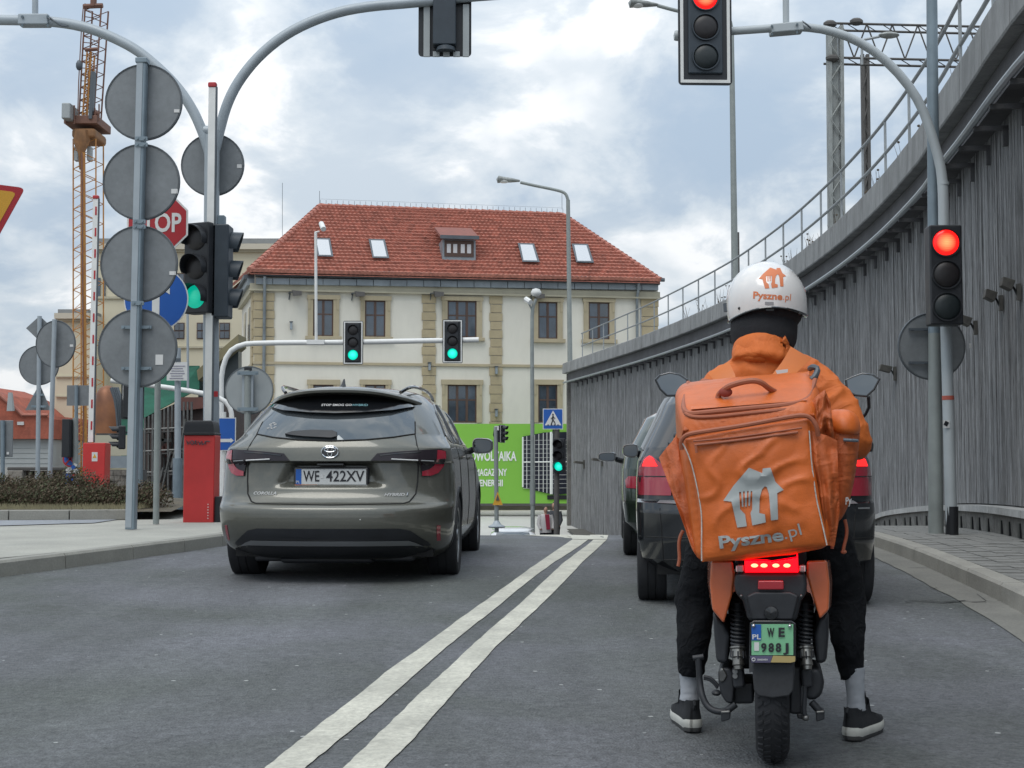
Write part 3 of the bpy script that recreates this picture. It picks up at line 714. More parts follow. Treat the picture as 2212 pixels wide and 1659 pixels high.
# narrow windows on the chamfered side
ch = V((cx_, cy_, 0)); dch = ch.normalized(); nch = V((-dch.y, dch.x, 0)) * -1
if nch.y > 0: nch = -nch
for f0, f1 in ((.30, .44), (.62, .78)):
    for z0, z1 in ((fac(560, 730)[1], fac(560, 652)[1]), (fac(560, 910)[1], fac(560, 830)[1])):
        a, c = ch * f0, ch * f1; b = MB(); o = V((0, 0, z0 - ZG)); h = V((0, 0, z1 - z0))
        b.prism([a + o, c + o, c + o + h, a + o + h], nch * .03); b.build('side_window', M_pane, bd, smooth_=0)
for z0, z1, m, d in ((fac(546, 631)[1], fac(546, 616)[1], M_corn, .2), (fac(546, 616)[1], fac(546, 602)[1], M_zinc, .34), (fac(546, 602)[1], fac(546, 594)[1], M_zincd, .5), (fac(546, 789)[1], fac(546, 784)[1], M_trim, .1)):
    b = MB(); o = V((0, 0, z0 - ZG)); b.prism([o, ch * 1.02 + o, ch * 1.02 + o + nch * d, o + nch * d], (0, 0, z1 - z0)); b.build('side_cornice', m, bd, smooth_=0)
for i in range(8):
    za, zb = lerp(fac(546, 790)[1], fac(546, 632)[1], i / 8), lerp(fac(546, 790)[1], fac(546, 632)[1], (i + 1) / 8)
    b = MB(); o = V((0, 0, za - ZG + .01)); a = ch * (.0 + .005 * (i % 2)); c = ch * .14; b.prism([a + o, c + o, c + o + nch * .08, a + o + nch * .08], (0, 0, zb - za - .02)); b.build('quoin_stone', M_quo, bd, smooth_=0)
# downpipes
for u, v0, v1 in ((572, 600, 1085), (1374, 614, 800)):
    sa, z1 = fac(u, v0); _, z0 = fac(u, v1); MB().tube([(sa, -.5, z1 - ZG), (sa, -.45, z1 - ZG - .3), (sa, -.16, z1 - ZG - .7), (sa, -.16, z0 - ZG)], .075, 8).build('downpipe', M_zinc, bd)
# roof planes
def roofpt(u, v, Y): return px(u, v, Y)
e0 = A + ex * (fac(553, 592)[0] - .3) - ey * .7; e0.z = fac(553, 591)[1]
e1 = Bp - ex * .05 - ey * .7; e1.z = e0.z
RZ = px(690, 449, 73.0).z
r0 = px(692, 449, 72.6); r1 = px(1216, 463, 75.2); r0.z = r1.z = (r0.z + r1.z) / 2
back0 = A + ey * 13.2 - ex * 2.2; back0.z = e0.z; back1 = Bp + ey * 13.2 + ex * .4; back1.z = e0.z
lft = A + V((c0.x, c0.y, 0)) + nch.x * ex * .5 + nch.y * ey * .5 - ex * .4; lft = e0.lerp(lft, .82); lft.z = e0.z
dn = V((0, 0, -.12)); b = MB()
b.add([p + dn for p in (e0, e1, r1, r0, back1, back0, lft)], [(0, 1, 2, 3), (1, 4, 2), (4, 5, 3, 2), (5, 6, 3), (6, 0, 3)])
rf = b.build('roof', M_tile, bd, world=False, smooth_=0)
inv = Matrix.Rotation(-yaw, 4, 'Z') @ Matrix.Translation(-V((A.x, A.y, ZG)))
rf.data.transform(inv)
# tile courses: one stepped, rolled strip per course
b = MB(); NR = 21
def roofloc(p): return inv @ p
for i in range(NR):
    t0, t1 = i / NR, (i + 1.0) / NR
    a0, c0_ = e0.lerp(r0, t0), e1.lerp(r1, t0); a1, c1 = e0.lerp(r0, t1), e1.lerp(r1, t1)
    L = (c0_ - a0).length; nt = int(L / .115); up = V((0, -.35, 1)).normalized(); rows = []
    for (a, c, h) in ((a0, c0_, -.03), (a0, c0_, .15), (a1, c1, .02)):
        row = []
        for k in range(nt + 1):
            f = k / nt; x = f * L; roll = .012 * (1 if k % 2 else -1)
            row.append(roofloc(a.lerp(c, f) + up * (h + roll + .012 * noise.noise(V((x * .7, i * 1.3, 3))))))
        rows.append(row)
    b.loft(rows, cap=False, closed=False)
b.build('roof_tiles', M_tile, rf, smooth_=0, kind='stuff', fixn=False)
# side courses on the visible left hip
b = MB()
for i in range(NR):
    t0, t1 = i / NR, (i + 1) / NR
    a0, c0_ = lft.lerp(r0, t0), e0.lerp(r0, t0); a1, c1 = lft.lerp(r0, t1), e0.lerp(r0, t1); up = V((-.5, -.2, 1)).normalized()
    nt = max(3, int((c0_ - a0).length / .15)); rows = []
    for (a, c, h) in ((a0, c0_, -.03), (a0, c0_, .10), (a1, c1, .02)): rows.append([roofloc(a.lerp(c, k / nt) + up * (h + .02 * (k % 2))) for k in range(nt + 1)])
    b.loft(rows, cap=False, closed=False)
b.build('roof_tiles', M_tile, rf, smooth_=0, kind='stuff', fixn=False)
# ridge and hip tiles
def hip(p, q, nm, r=.16):
    n = int((q - p).length / .38)
    for i in range(n):
        a = roofloc(p.lerp(q, i / n) + V((0, 0, .08))); c = roofloc(p.lerp(q, (i + 1.08) / n) + V((0, 0, .05))); MB().tube([a, c], [r, r * .82], 7).build(nm, M_tile2, rf)
hip(e0, r0, 'hip_tile'); hip(e1, r1, 'hip_tile', .13); hip(r0, r1, 'ridge_tile', .13)
b = MB()
for i in range(45):
    p = roofloc(r0.lerp(r1, i / 44) + V((0, 0, .15))); b.tube([p, p + V((0, 0, .22))], .010, 4)
a, c = roofloc(r0 + V((0, 0, .42))), roofloc(r1 + V((0, 0, .42))); b.tube([a, c], .005, 4); b.build('lightning_rail', M_zincd, rf, smooth_=0)
for u in (690, 1214): p = roofloc(px(u, 452, 73)); MB().tube([p, p + V((0, 0, 1.0))], .012, 4).build('lightning_rod', M_zincd, rf)
# skylights + dormer: on the slope plane
nrm = (e1 - e0).cross(r0 - e0).normalized()
if nrm.z < 0: nrm = -nrm
def slope(u, v, h=0.0):
    d = px(u, v, 1.0); t = ((e0 + nrm * h).dot(nrm)) / d.dot(nrm); return roofloc(d * t)
def quad(pts, h0, h1):
    lo = [slope(u, v, h0) for u, v in pts]; hi = [slope(u, v, h1) for u, v in pts]; return lo + hi
BOXF = [(3, 2, 1, 0), (4, 5, 6, 7), (0, 1, 5, 4), (1, 2, 6, 5), (2, 3, 7, 6), (3, 0, 4, 7)]
for (u0, v0, u1, v1) in ((679, 514, 719, 553), (797, 516, 840, 556.5), (1119.5, 525, 1165, 565), (1236, 526, 1282, 566)):
    sl = 9 if u0 > 1100 else 8; tp = 33
    Q = [(u0 + sl, v1), (u1, v1 + .5), (u0 + tp, v0 + 1), (u0, v0)]
    Qo = [(u0 + sl + 0, v1), (u1 + 1, v1 + 1), (u0 + tp + 1, v0 + 1), (u0 - 1, v0)]
    cx0 = sum(q[0] for q in Q) / 4; cy0 = sum(q[1] for q in Q) / 4
    fr = MB().add(quad(Qo, .05, .22), BOXF).build('skylight', M_zincd, rf, smooth_=0)
    Qi = [(cx0 + (u - cx0) * .80, cy0 + (v - cy0) * .86) for u, v in Q]
    o = MB().add(quad(Qi, .15, .235), BOXF).build('skylight_pane', M_sky, rf, smooth_=0)
# dormer
hf = .05
def dq(u, v, out):   # point on the slope moved out to the front
    p = slope(u, v, 0); return V((p.x, p.y, p.z))
bl, br = slope(957, 562), slope(1022, 562.5)
yf = bl.y - .15; zt_ = slope(990, 524).z; wz = roofloc(px(990, 524, 68.4)).z
x0, x1 = bl.x - .05, br.x + .1; z0 = bl.z + .05; H = 1.0
D = MB(); D.bb(x0, x1, yf, yf + 3, z0 - .1, z0 + H); dm = D.build('dormer', M_zinc, rf, smooth_=0)
MB().prism([(x0 - .12, yf - .25, z0 + H), (x0 - .12, yf - .25, z0 + H + .14), (x0 - .12, yf + 2.6, z0 + H + 1.05), (x0 - .12, yf + 2.6, z0 + H + .9)], (x1 - x0 + .24, 0, 0)).build('dormer_roof', mat('dormer_tile_shaded', (0.24, 0.095, 0.075), .9, var=.2, vs_=4), rf, smooth_=0)  # same tile, colour darkened for the shade this smooth slab lacks
MB().bb(x0 - .14, x1 + .14, yf - .30, yf - .22, z0 + H - .02, z0 + H + .16).build('dormer_fascia', M_zincd, rf, smooth_=0)
MB().bb(x0 + .1, x1 - .1, yf - .04, yf, z0 + .12, z0 + H - .06).build('dormer_frame', M_wfr, rf, smooth_=0)
for k in range(4):
    xa = x0 + .22 + k * (x1 - x0 - .4) / 4 + (.06 if k > 1 else 0); MB().bb(xa, xa + .2, yf - .06, yf - .04, z0 + .3, z0 + H - .25).build('dormer_pane', M_sky, rf, smooth_=0)
# facade lights
for u, v, lab in ((640, 637, 'floodlight under the cornice nearest the left corner of the cream building'), (775, 639, 'floodlight under the cornice above the second window from the left'), (944, 639, 'floodlight under the cornice beside the wide middle window'), (1160, 643, 'floodlight under the cornice above the fourth upper window')):
    s, z = fac(u, v); o = A + ex * s; t = thing('facade_floodlight', lab, 'floodlight', (o.x, o.y, z), yaw, 'floodlights under the cornice of the cream building')
    MB().tube([(-.35, 0, .05), (-.35, -.3, .08), (0, -.55, .08)], .03, 6).build('arm', M_zincd, t); MB().tube([(-.35, -.05, -.25), (-.3, -.1, .1)], .03, 5).build('bracket', M_zincd, t)
    MB().prism([(-.22, -.75, .14), (.26, -.75, .10), (.26, -.75, -.10), (-.16, -.75, -.14)], (0, .5, .05)).build('lamp_housing', M_dst, t)
for u, v in ((629, 704), (1057 + 14, 800), (1071, 892), (927, 800 - 8), (927, 905)):
    s, z = fac(u, v); o = A + ex * s - ey * .08; t = thing('wall_lantern', {629: 'small grey wall lantern on the cream wall near its left corner'}.get(u, 'small wall lantern on the ochre pilaster at photo height %s' % ('upper' if v < 850 else 'lower')), 'wall lamp', (o.x, o.y, z), yaw)
    t['label'] = {(629, 704): 'small grey lantern on the cream wall left of the first window', (1071, 800): 'small lantern on the right ochre pilaster between the floors', (1071, 892): 'small lantern low on the right ochre pilaster', (927, 792): 'small lantern on the left ochre pilaster between the floors', (927, 905): 'small lantern low on the left ochre pilaster'}[(u, v)]
    MB().bb(-.06, .06, -.18, 0, -.2, .16).build('lamp_body', M_zinc, t, bevel=.02); MB().bb(-.09, .09, -.22, 0, .165, .2).build('lamp_cap', M_zincd, t)
# ================================================================ STREET FURNITURE
M_pole = mat('pole_grey', (0.335, 0.375, 0.405), .5, metal=.25, var=.08, vs_=4)
M_pole2 = mat('pole_blue_grey', (0.20, 0.25, 0.285), .5, metal=.3, var=.12, vs_=5)
M_pole3 = mat('pole_dull', (0.27, 0.295, 0.285), .6, metal=.25, var=.12, vs_=5)
M_white = mat('white_paint', (0.72, 0.72, 0.70), .45, var=.06, vs_=6)
M_back = mat('sign_back_grey', (0.190, 0.203, 0.212), .55, metal=.2, var=.16, vs_=2.2, v2=.08, s2=14)
M_back2 = mat('sign_back_pale', (0.33, 0.355, 0.36), .55, metal=.2, var=.08, vs_=3)
M_rim = mat('sign_rim', (0.09, 0.105, 0.12), .5, metal=.3)
M_stick = mat('sticker_white', (0.62, 0.62, 0.61), .6)
M_red = mat('sign_red', (0.42, 0.028, 0.035), .45)
M_blue = mat('sign_blue', (0.015, 0.105, 0.42), .45, var=.08, vs_=3)
M_yel = mat('sign_yellow', (0.66, 0.34, 0.035), .5)
M_barr = mat('barrier_red', (0.52, 0.032, 0.030), .42, var=.12, vs_=2.5, bump=.05, bs=10)
M_house = mat('signal_black', (0.016, 0.018, 0.022), .45, var=.2, vs_=6)
M_houseb = mat('signal_blue_black', (0.03, 0.042, 0.055), .5, var=.15, vs_=6)
M_lensd = mat('lens_dark', (0.014, 0.012, 0.013), .42)
M_lensg = mat('lens_dark_green', (0.010, 0.016, 0.018), .42)
def lens_mat(name, c0, c1, s0, s1, sc_=1.0):
    m = bpy.data.materials.new(name); m.use_nodes = True; t = m.node_tree; L = t.links.new; b = t.nodes['Principled BSDF']
    tc = _n(t, 'ShaderNodeTexCoord'); ln = _n(t, 'ShaderNodeVectorMath', operation='LENGTH'); mp = _n(t, 'ShaderNodeMapping', inp={'Location': (.0, 0, 0.0)})
    L(tc.outputs['Object'], mp.inputs[0]); L(mp.outputs[0], ln.inputs[0])
    r = _n(t, 'ShaderNodeMapRange', inp={1: 0.02 * sc_, 2: 0.10 * sc_, 3: 1, 4: 0}); L(ln.outputs['Value'], r.inputs[0])
    w_ = _n(t, 'ShaderNodeTexWave', inp={'Scale': 16 / sc_, 'Distortion': 1.5, 'Detail': 1}); w_.bands_direction = 'Z'; L(tc.outputs['Object'], w_.inputs[0])
    mu = _n(t, 'ShaderNodeMath', op='MULTIPLY_ADD', inp={1: .45, 2: .6}); L(w_.outputs['Fac'], mu.inputs[0]); m2 = _n(t, 'ShaderNodeMath', op='MULTIPLY'); L(r.outputs[0], m2.inputs[0]); L(mu.outputs[0], m2.inputs[1])
    mx = _n(t, 'ShaderNodeMix', data_type='RGBA', inp={6: (*c0, 1), 7: (*c1, 1)}); L(m2.outputs[0], mx.inputs[0]); L(mx.outputs[2], b.inputs['Emission Color'])
    b.inputs['Emission Strength'].default_value = s0; b.inputs['Base Color'].default_value = (*[x * .3 for x in c0], 1); b.inputs['Roughness'].default_value = .2
    MATS[name] = m; return m
M_lred = lens_mat('lens_red_lit', (1.0, 0.012, 0.01), (1.0, 0.42, 0.16), 1.5, 1)
M_lgrn = lens_mat('lens_green_lit', (0.0, 0.62, 0.45), (0.05, 1.0, 0.80), 1.25, 1)
M_lgrd = lens_mat('lens_green_dim', (0.0, 0.42, 0.28), (0.02, 0.55, 0.36), .9, 1)
def signal(parent, c, yaw, lit, mod=0.30, wd=0.30, dp=0.16, board=None, visor=.2, hm=None, pitch=0.0, lit_m=None, round_back=True):
    """three-lamp head, front towards local -y; c = centre"""
    Rm = (Matrix.Rotation(yaw, 3, 'Z') @ Matrix.Rotation(pitch, 3, 'X')); c = V(c)
    T = lambda p: c + Rm @ V(p)
    H = mod * 3 * 1.04; hm = hm or M_house
    def bx(x0, x1, y0, y1, z0, z1): b = MB(); b.bb(x0, x1, y0, y1, z0, z1); b.v = [T(p) for p in b.v]; return b
    ho = bx(-wd / 2, wd / 2, 0, dp, -H / 2, H / 2).build('signal_head', hm, parent, world=True, bevel=.018)
    if board:
        bw, bh, bt = board
        b = MB(); pts = []
        r = .04 * bw / .56
        for sx, sz, a0 in ((1, 1, 0), (-1, 1, 90), (-1, -1, 180), (1, -1, 270)):
            for k in range(5): an = R(a0 + k * 22.5); pts.append(T((sx * (bw / 2 - r) + r * cos(an), .03, sz * (bh / 2 - r) + r * sin(an))))
        b.prism(pts, T((0, .052, 0)) - T((0, .03, 0))); b.build('backboard', M_house, ho, world=True, smooth_=30)
        b = MB()
        bi, bo = .020 * bw / .56 + .0, .052 * bw / .56
        for q in ((-bw / 2 + bi, bw / 2 - bi, bh / 2 - bo, bh / 2 - bi), (-bw / 2 + bi, bw / 2 - bi, -bh / 2 + bi, -bh / 2 + bo), (-bw / 2 + bi, -bw / 2 + bo, -bh / 2 + bo, bh / 2 - bo), (bw / 2 - bo, bw / 2 - bi, -bh / 2 + bo, bh / 2 - bo)):
            b.bb(q[0], q[1], .024, .029, q[2], q[3])
        b.v = [T(p) for p in b.v]; b.build('white_border', M_white, ho, world=True, smooth_=0)
    for k, nm in enumerate(('red', 'amber', 'green')):
        zc = (1 - k) * mod; on = lit == nm; r = mod * .40
        m = (lit_m or (M_lred if nm == 'red' else M_lgrn)) if on else (M_lensg if nm == 'green' else M_lensd)
        b = MB(); o = T((0, -.012, zc)); b.lathe([(0.001, -.022), (r * .5, -.018), (r * .85, -.008), (r, 0.004), (r, .012)], (0, 0, 0), Rm @ V((0, 1, 0)), 24)
        l = b.build('lens', m, ho); l.location = o - thing_loc(parent)
        if on: l['label'] = 'lit %s lens' % nm
        if visor:
            b = MB(); n = 16; ra = []; rb = []
            for j in range(n + 1):
                an = R(-25 + 230 * j / n); ra.append((r * 1.08 * cos(an), 0.0, zc + r * 1.08 * sin(an))); dl = visor * (.45 + .55 * max(0, sin(an) * .5 + .5)); rb.append((r * 1.08 * cos(an), -dl, zc + r * 1.06 * sin(an)))
            ra2 = [(x * 1.05, y, zc + (z - zc) * 1.05) for x, y, z in ra]; rb2 = [(x * 1.05, y, zc + (z - zc) * 1.05) for x, y, z in rb]
            b.loft([[T(p) for p in q] for q in (ra, rb, rb2, ra2)], cap=False, closed=False)
            b.build('visor', hm, ho, world=True)
        else:
            b = MB(); b.lathe([(r * 1.05, -.02), (r * 1.14, -.02), (r * 1.14, .005), (r * 1.05, .005)], T((0, -.004, zc)), Rm @ V((0, 1, 0)), 24, cap=False)
            b.build('lens_ring', hm, ho, world=True)
    return ho
def disc_back(parent, u, v, r, Y, stick=None, m=None, sx=1.0, name='round_sign', brackets=True):
    c = px(u, v, Y); s = Y / F; rr = r * s
    b = MB(); n = 44
    f = lambda rad, y: [c + V((rad * sx * cos(2 * pi * k / n), y, rad * sin(2 * pi * k / n))) for k in range(n)]
    b.loft([f(rr * .975, 0), f(rr, .0), f(rr, .022), f(rr * .975, .022)]); d = b.build(name, m or M_back, parent, world=True, smooth_=30)
    b = MB(); b.loft([f(rr * 1.0, -.008), f(rr * 1.012, .0), f(rr * 1.012, .026), f(rr, .03), f(rr * .972, .0), f(rr * .972, -.008)], cap=False); b.build('rim', M_rim, d, world=True)
    if stick:
        for u0, u1, v0, v1 in stick:
            p, q = px(u0, v0, Y - .005), px(u1, v1, Y - .005); MB().bb(p.x, q.x, Y - .006, Y - .002, q.z, p.z).build('sticker', M_stick, d, world=True, smooth_=0)
    return d
def bar(parent, u0, u1, v, Y, h=.03, m=None, name='bracket'):
    p, q = px(u0, v, Y), px(u1, v, Y); b = MB(); b.bb(p.x, q.x, Y - .02, Y + .01, p.z - h / 2, p.z + h / 2)
    for x in (p.x + .03, q.x - .03): b.cyl((x, Y - .035, p.z), (x, Y - .015, p.z), .012, 8)
    return b.build(name, m or M_pole2, parent, world=True, smooth_=30)
def pole(parent, pts, Y, r, m, name='pole', n=12, r1=None):
    P = [px(u, v, Y) for u, v in pts]
    rr = r if r1 is None else [lerp(r, r1, i / (len(P) - 1)) for i in range(len(P))]
    return MB().tube(P, rr, n).build(name, m, parent, world=True)
# ---- A: near left post with four round sign backs
Y = 15.3; t = thing('sign_post', 'tall grey post carrying a column of four round sign backs on the left island', 'sign post', px(283, 1143, Y))
b = MB(); P0, P1 = px(283, 1143, Y), px(308, 127, Y)
w_ = .052; b.prism([P0 + V((-w_, -w_, 0)), P0 + V((w_ * .8, -w_, 0)), P0 + V((w_, -w_ * .6, 0)), P0 + V((w_, w_, 0)), P0 + V((-w_, w_, 0))], P1 - P0); b.build('pole', M_pole2, t, world=True, smooth_=0)
b = MB(); b.prism([P0 + V((-w_ * .95, -w_ - .006, .02)), P0 + V((w_ * .35, -w_ - .006, .02)), P0 + V((w_ * .35, -w_ - .002, .02)), P0 + V((-w_ * .95, -w_ - .002, .02))], P1 - P0 - V((0, 0, .05))); b.build('pole_face', M_pole, t, world=True, smooth_=0)
MB().box(P1 + V((0, 0, -.03)), (.135, .135, .06)).build('pole_cap', M_pole2, t, world=True, bevel=.01)
for (u, v, r, st) in ((310, 220.5, 84, (376, 388, 236, 243)), (305, 393, 83.5, (370, 384, 408, 418)), (300, 570, 83.5, (366, 380, 586, 594)), (297, 752, 85, (336, 352, 766, 788))):
    disc_back(t, u, v, r, Y + .085, [st])
for v in (300, 313, 479, 490, 655): bar(t, 306 - (v - 300) * .023 - 13, 306 - (v - 300) * .023 + 13, v, Y - .05, .045)
for v in (707, 796): bar(t, 263, 328, v, Y + .06, .035)
# ---- B: stop sign + blue arrow sign behind it
Y = 16.6; t = thing('stop_sign_post', 'red octagonal stop sign above a blue arrow sign, partly behind the grey discs', 'traffic sign', px(338, 1132, Y))
pole(t, [(337, 1132), (345, 470)], Y, .038, M_pole3)
def poly_sign(parent, u, v, pts, Y, m, name, th=.012, off=0.0):
    c = px(u, v, Y); s = Y / F; b = MB(); b.prism([c + V((x * s, off, z * s)) for x, z in pts], (0, th, 0)); return b.build(name, m, parent, world=True, smooth_=0)
oc = lambda r: [(r * cos(R(22.5 + 45 * k)) / cos(R(22.5)), r * sin(R(22.5 + 45 * k)) / cos(R(22.5))) for k in range(8)]
st = poly_sign(t, 340, 481, oc(66.5), Y - .06, M_white, 'stop_board'); poly_sign(t, 340, 481, oc(62.5), Y - .06, M_red, 'red_face', .004, -.004)
c = px(340, 481, Y - .068); s = Y / F; b = MB(); text_mb(b, 'STOP', flat_fn(c + V((-52 * s, 0, -19 * s)), (104 * s, 0, 0), (0, 0, 40 * s)), bold=.025); b.build('lettering', M_white, t, world=True, smooth_=0, fixn=False)
ci = lambda r, n=44: [(r * cos(2 * pi * k / n), r * sin(2 * pi * k / n)) for k in range(n)]
poly_sign(t, 337, 646, ci(70), Y - .055, M_white, 'blue_sign_board'); poly_sign(t, 337, 646, ci(67.5), Y - .055, M_blue, 'blue_face', .004, -.004)
poly_sign(t, 337, 646, [(-8, -50), (8, -50), (8, 24), (30, 10), (30, 24), (0, 50), (-30, 24), (-30, 10), (-8, 24)], Y - .055, M_white, 'white_arrow', .004, -.009)
# ---- C: double arch mast with its signals
Y = 17.7; t = thing('arch_mast', 'double curved grey signal mast rising behind the red barrier on the left island', 'signal mast', px(457, 1128, Y))
pole(t, [(457, 1128), (456, 700), (458, 292)], Y, .105, M_pole, n=20, r1=.098)
la = smooth([(456, 330), (448, 305), (435, 295 - 25), (416, 243 - 25), (381, 187 - 12), (340, 146), (295, 107), (243, 80), (194, 61), (139, 48.5), (70, 44), (0, 43), (-120, 42)], 2)
la = smooth([(452, 330), (440, 290), (416, 235), (381, 184), (340, 144), (295, 107), (243, 80), (194, 61), (139, 49), (70, 44), (0, 43), (-160, 42)], 2)
pole(t, la, Y, .068, M_pole, 'left_arm', 14)
ra = smooth([(463, 330), (474, 282), (490, 224), (516, 173), (561, 118), (621.6, 70), (698, 35), (778, 15), (903, 5), (1000, -6), (1080, -12)], 2)
pole(t, ra, Y, .068, M_pole, 'right_arm', 14)
p, q = px(43, 33, Y), px(108, 57, Y); MB().bb(p.x, q.x, Y - .09, Y + .09, q.z, p.z).build('clamp', M_pole, t, world=True, bevel=.02)
pole(t, [(76, 34), (76, -60)], Y, .04, M_pole, 'camera_stem')
for u in (48, 103):
    for v in (36, 55): MB().cyl(px(u, v, Y - .12), px(u, v, Y - .08), .018, 8).build('bolt', M_pole2, t, world=True)
MB().tube(smooth([px(108, 38, Y - .07), px(118, 46, Y - .1), px(132, 56, Y - .08), px(146, 57, Y - .06)], 1), .012, 6).build('cable', M_rim, t, world=True)
disc_back(t, 459, 356, 68.5, Y + .12, [(512, 522, 355, 363)])
pole(t, [(441, 283), (478, 283)], Y - .0, .07, M_pole, 'collar')
# signal seen from behind on the right arm
cb = px(961.5, 28, Y + .12); ho = signal(t, cb, pi, None, .31, .30, .2, (.70, 1.20, 0), .18, M_houseb)
for u0, u1 in ((915, 928), (1000, 1013)):
    p, q = px(u0, 8, Y), px(u1, 121, Y); MB().bb(p.x, q.x, Y + .02, Y + .05, q.z, p.z).build('back_rail', M_back2, ho, world=True, smooth_=0)
for k in range(3):
    p, q = px(935 + 22 * k, 110, Y), px(949 + 22 * k, 121, Y); MB().bb(p.x, q.x, Y + .02, Y + .05, q.z, p.z).build('back_clip', M_back2, ho, world=True, smooth_=0)
MB().tube([px(959, 0, Y - .03), px(960, 50, Y - .03), px(962, 98, Y - .03)], .03, 8).build('hanger', M_back2, ho, world=True)
MB().lathe([(.001, .06), (.12, .0), (.13, -.05)], px(963, 103, Y), (0, 0, 1), 16).build('cable_dome', M_houseb, ho, world=True)
# signals lower on the mast
yaw1 = R(-24)
cc = px(423, 578, Y - .32); ho = signal(t, cc, yaw1, 'green', .375, .38, .22, None, .16, M_house, lit_m=M_lgrd)
MB().tube([px(440, 500, Y - .2), px(455, 500, Y)], .03, 8).build('arm_bracket', M_house, t, world=True)
cc = px(492, 590, Y - .05); ho = signal(t, cc, R(98), None, .37, .36, .2, None, .2, M_houseb)
p, q = px(467, 492, Y), px(502, 690, Y); MB().bb(p.x, q.x, Y - .30, Y + .02, q.z, p.z).build('signal_housing', M_houseb, t, world=True, bevel=.02)
p, q = px(472, 466, Y), px(486, 492, Y); MB().bb(p.x, q.x, Y - .05, Y + .08, q.z, p.z).build('sensor_box', M_pole2, t, world=True, bevel=.01)
p, q = px(464, 845, Y - .12), px(472, 857, Y - .12); MB().bb(p.x - .02, q.x - .01, Y - .112, Y - .106, q.z, p.z).build('red_sticker', M_red, t, world=True, smooth_=0)
# ---- D: red barrier cabinet and its raised boom
def barrier(u0, u1, vt, vb, Y, boom, lab, cap=True, stripes=False):
    base = px((u0 + u1) / 2, vb, Y); t = thing('parking_barrier', lab, 'barrier', base); s = Y / F; hw = (u1 - u0) / 2 * s; H = (vb - vt) * s
    MB().prism([(-hw, -.0, 0), (hw, 0, 0), (hw * 1.06, 0, H), (-hw * 1.0, 0, H)], (0, .34, 0)).build('cabinet', M_barr, t, bevel=.012)
    if cap:
        b = MB(); h2 = .19; rings = []
        for z, k in ((H, 1.02), (H + .025, 1.06), (H + .03, 1.0), (H + .12, .96), (H + .17, .88), (H + .185, .74)): rings.append([V((sx * hw * k, yy, z)) for sx, yy in ((-1, -.02 + (1 - k) * .1), (1, -.02 + (1 - k) * .1), (1, .36 - (1 - k) * .1), (-1, .36 - (1 - k) * .1))])
        b.loft(rings); b.build('cap', M_black, t, bevel=.01)
    (ub, vb_), (ut, vt_) = boom; p = px(ub, vb_, Y + .2) - base; q = px(ut, vt_, Y + .2) - base; wb = .05; n = 1
    b = MB(); b.prism([p + V((-wb, 0, 0)), p + V((wb * .8, 0, 0)), p + V((wb * .8, .06, 0)), p + V((-wb, .06, 0))], q - p); b.build('boom', M_white, t, smooth_=0)
    b = MB(); b.prism([p + V((wb * .81, .0, 0)), p + V((wb * 1.12, .0, 0)), p + V((wb * 1.12, .06, 0)), p + V((wb * .81, .06, 0))], q - p); b.build('boom_edge', M_rim, t, smooth_=0)
    MB().box(q + V((-.005, .03, .02)), (wb * 2.2, .09, .07)).build('boom_tip', M_red, t, bevel=.02)
    if stripes:
        for k in range(11):
            a = p.lerp(q, .05 + k * .088); c2 = p.lerp(q, .085 + k * .088); MB().prism([a + V((-wb * .15, -.006, 0)), a + V((wb * .45, -.006, 0)), a + V((wb * .45, -.002, 0)), a + V((-wb * .15, -.002, 0))], c2 - a).build('red_stripe', M_red, t, smooth_=0)
    return t
t = barrier(395, 460, 941, 1130, 17.2, ((449.5, 915), (459, 186)), 'near red barrier cabinet with black cap and raised white boom, beside the green car')
b = MB(); rr = random.Random(2); base = thing_loc(t)
for k in range(7):
    u = 403 + k * 6.5; p = [px(u + rr.uniform(-3, 3) + j * 2.2, 956 + rr.uniform(-5, 5), 17.19) - base for j in range(5)]; b.tube(p, .006, 4)
b.build('graffiti', M_rim, t, smooth_=0)
MB().bb(.19, .30, .05, .3, 0, .33).build('side_box', M_black, t, bevel=.01)
for k in range(6): MB().box((.125, -.003, .06 + k * .035), (.012, .006, .012)).build('screw', M_stick, t, smooth_=0)
t = barrier(177, 224, 957, 1078, 24.0, ((196, 955), (207, 428)), 'far red barrier cabinet with warning sticker and striped boom, left behind the hedge', cap=False, stripes=True)
MB().bb(-.03, .07, -.004, 0, .66, .82).build('warning_sticker', M_stick, t, smooth_=0); MB().prism([(-.015, -.008, .72), (.055, -.008, .72), (.02, -.008, .79)], (0, .003, 0)).build('warning_triangle', M_yel, t, smooth_=0)
# ---- dark mast with side-facing signal (left of centre)
Y = 20.0; t = thing('signal_mast', 'dark blue-grey mast with a black signal facing left, behind the column of discs', 'signal mast', px(301, 1110, Y))
pole(t, [(301, 1110), (302, 760)], Y, .05, M_pole2, r1=.05)
signal(t, px(256, 945, Y - .1), R(-76), None, .11, .13, .1, None, .14); MB().tube([px(262, 935, Y), px(300, 932, Y)], .018, 6).build('side_arm', M_rim, t, world=True)
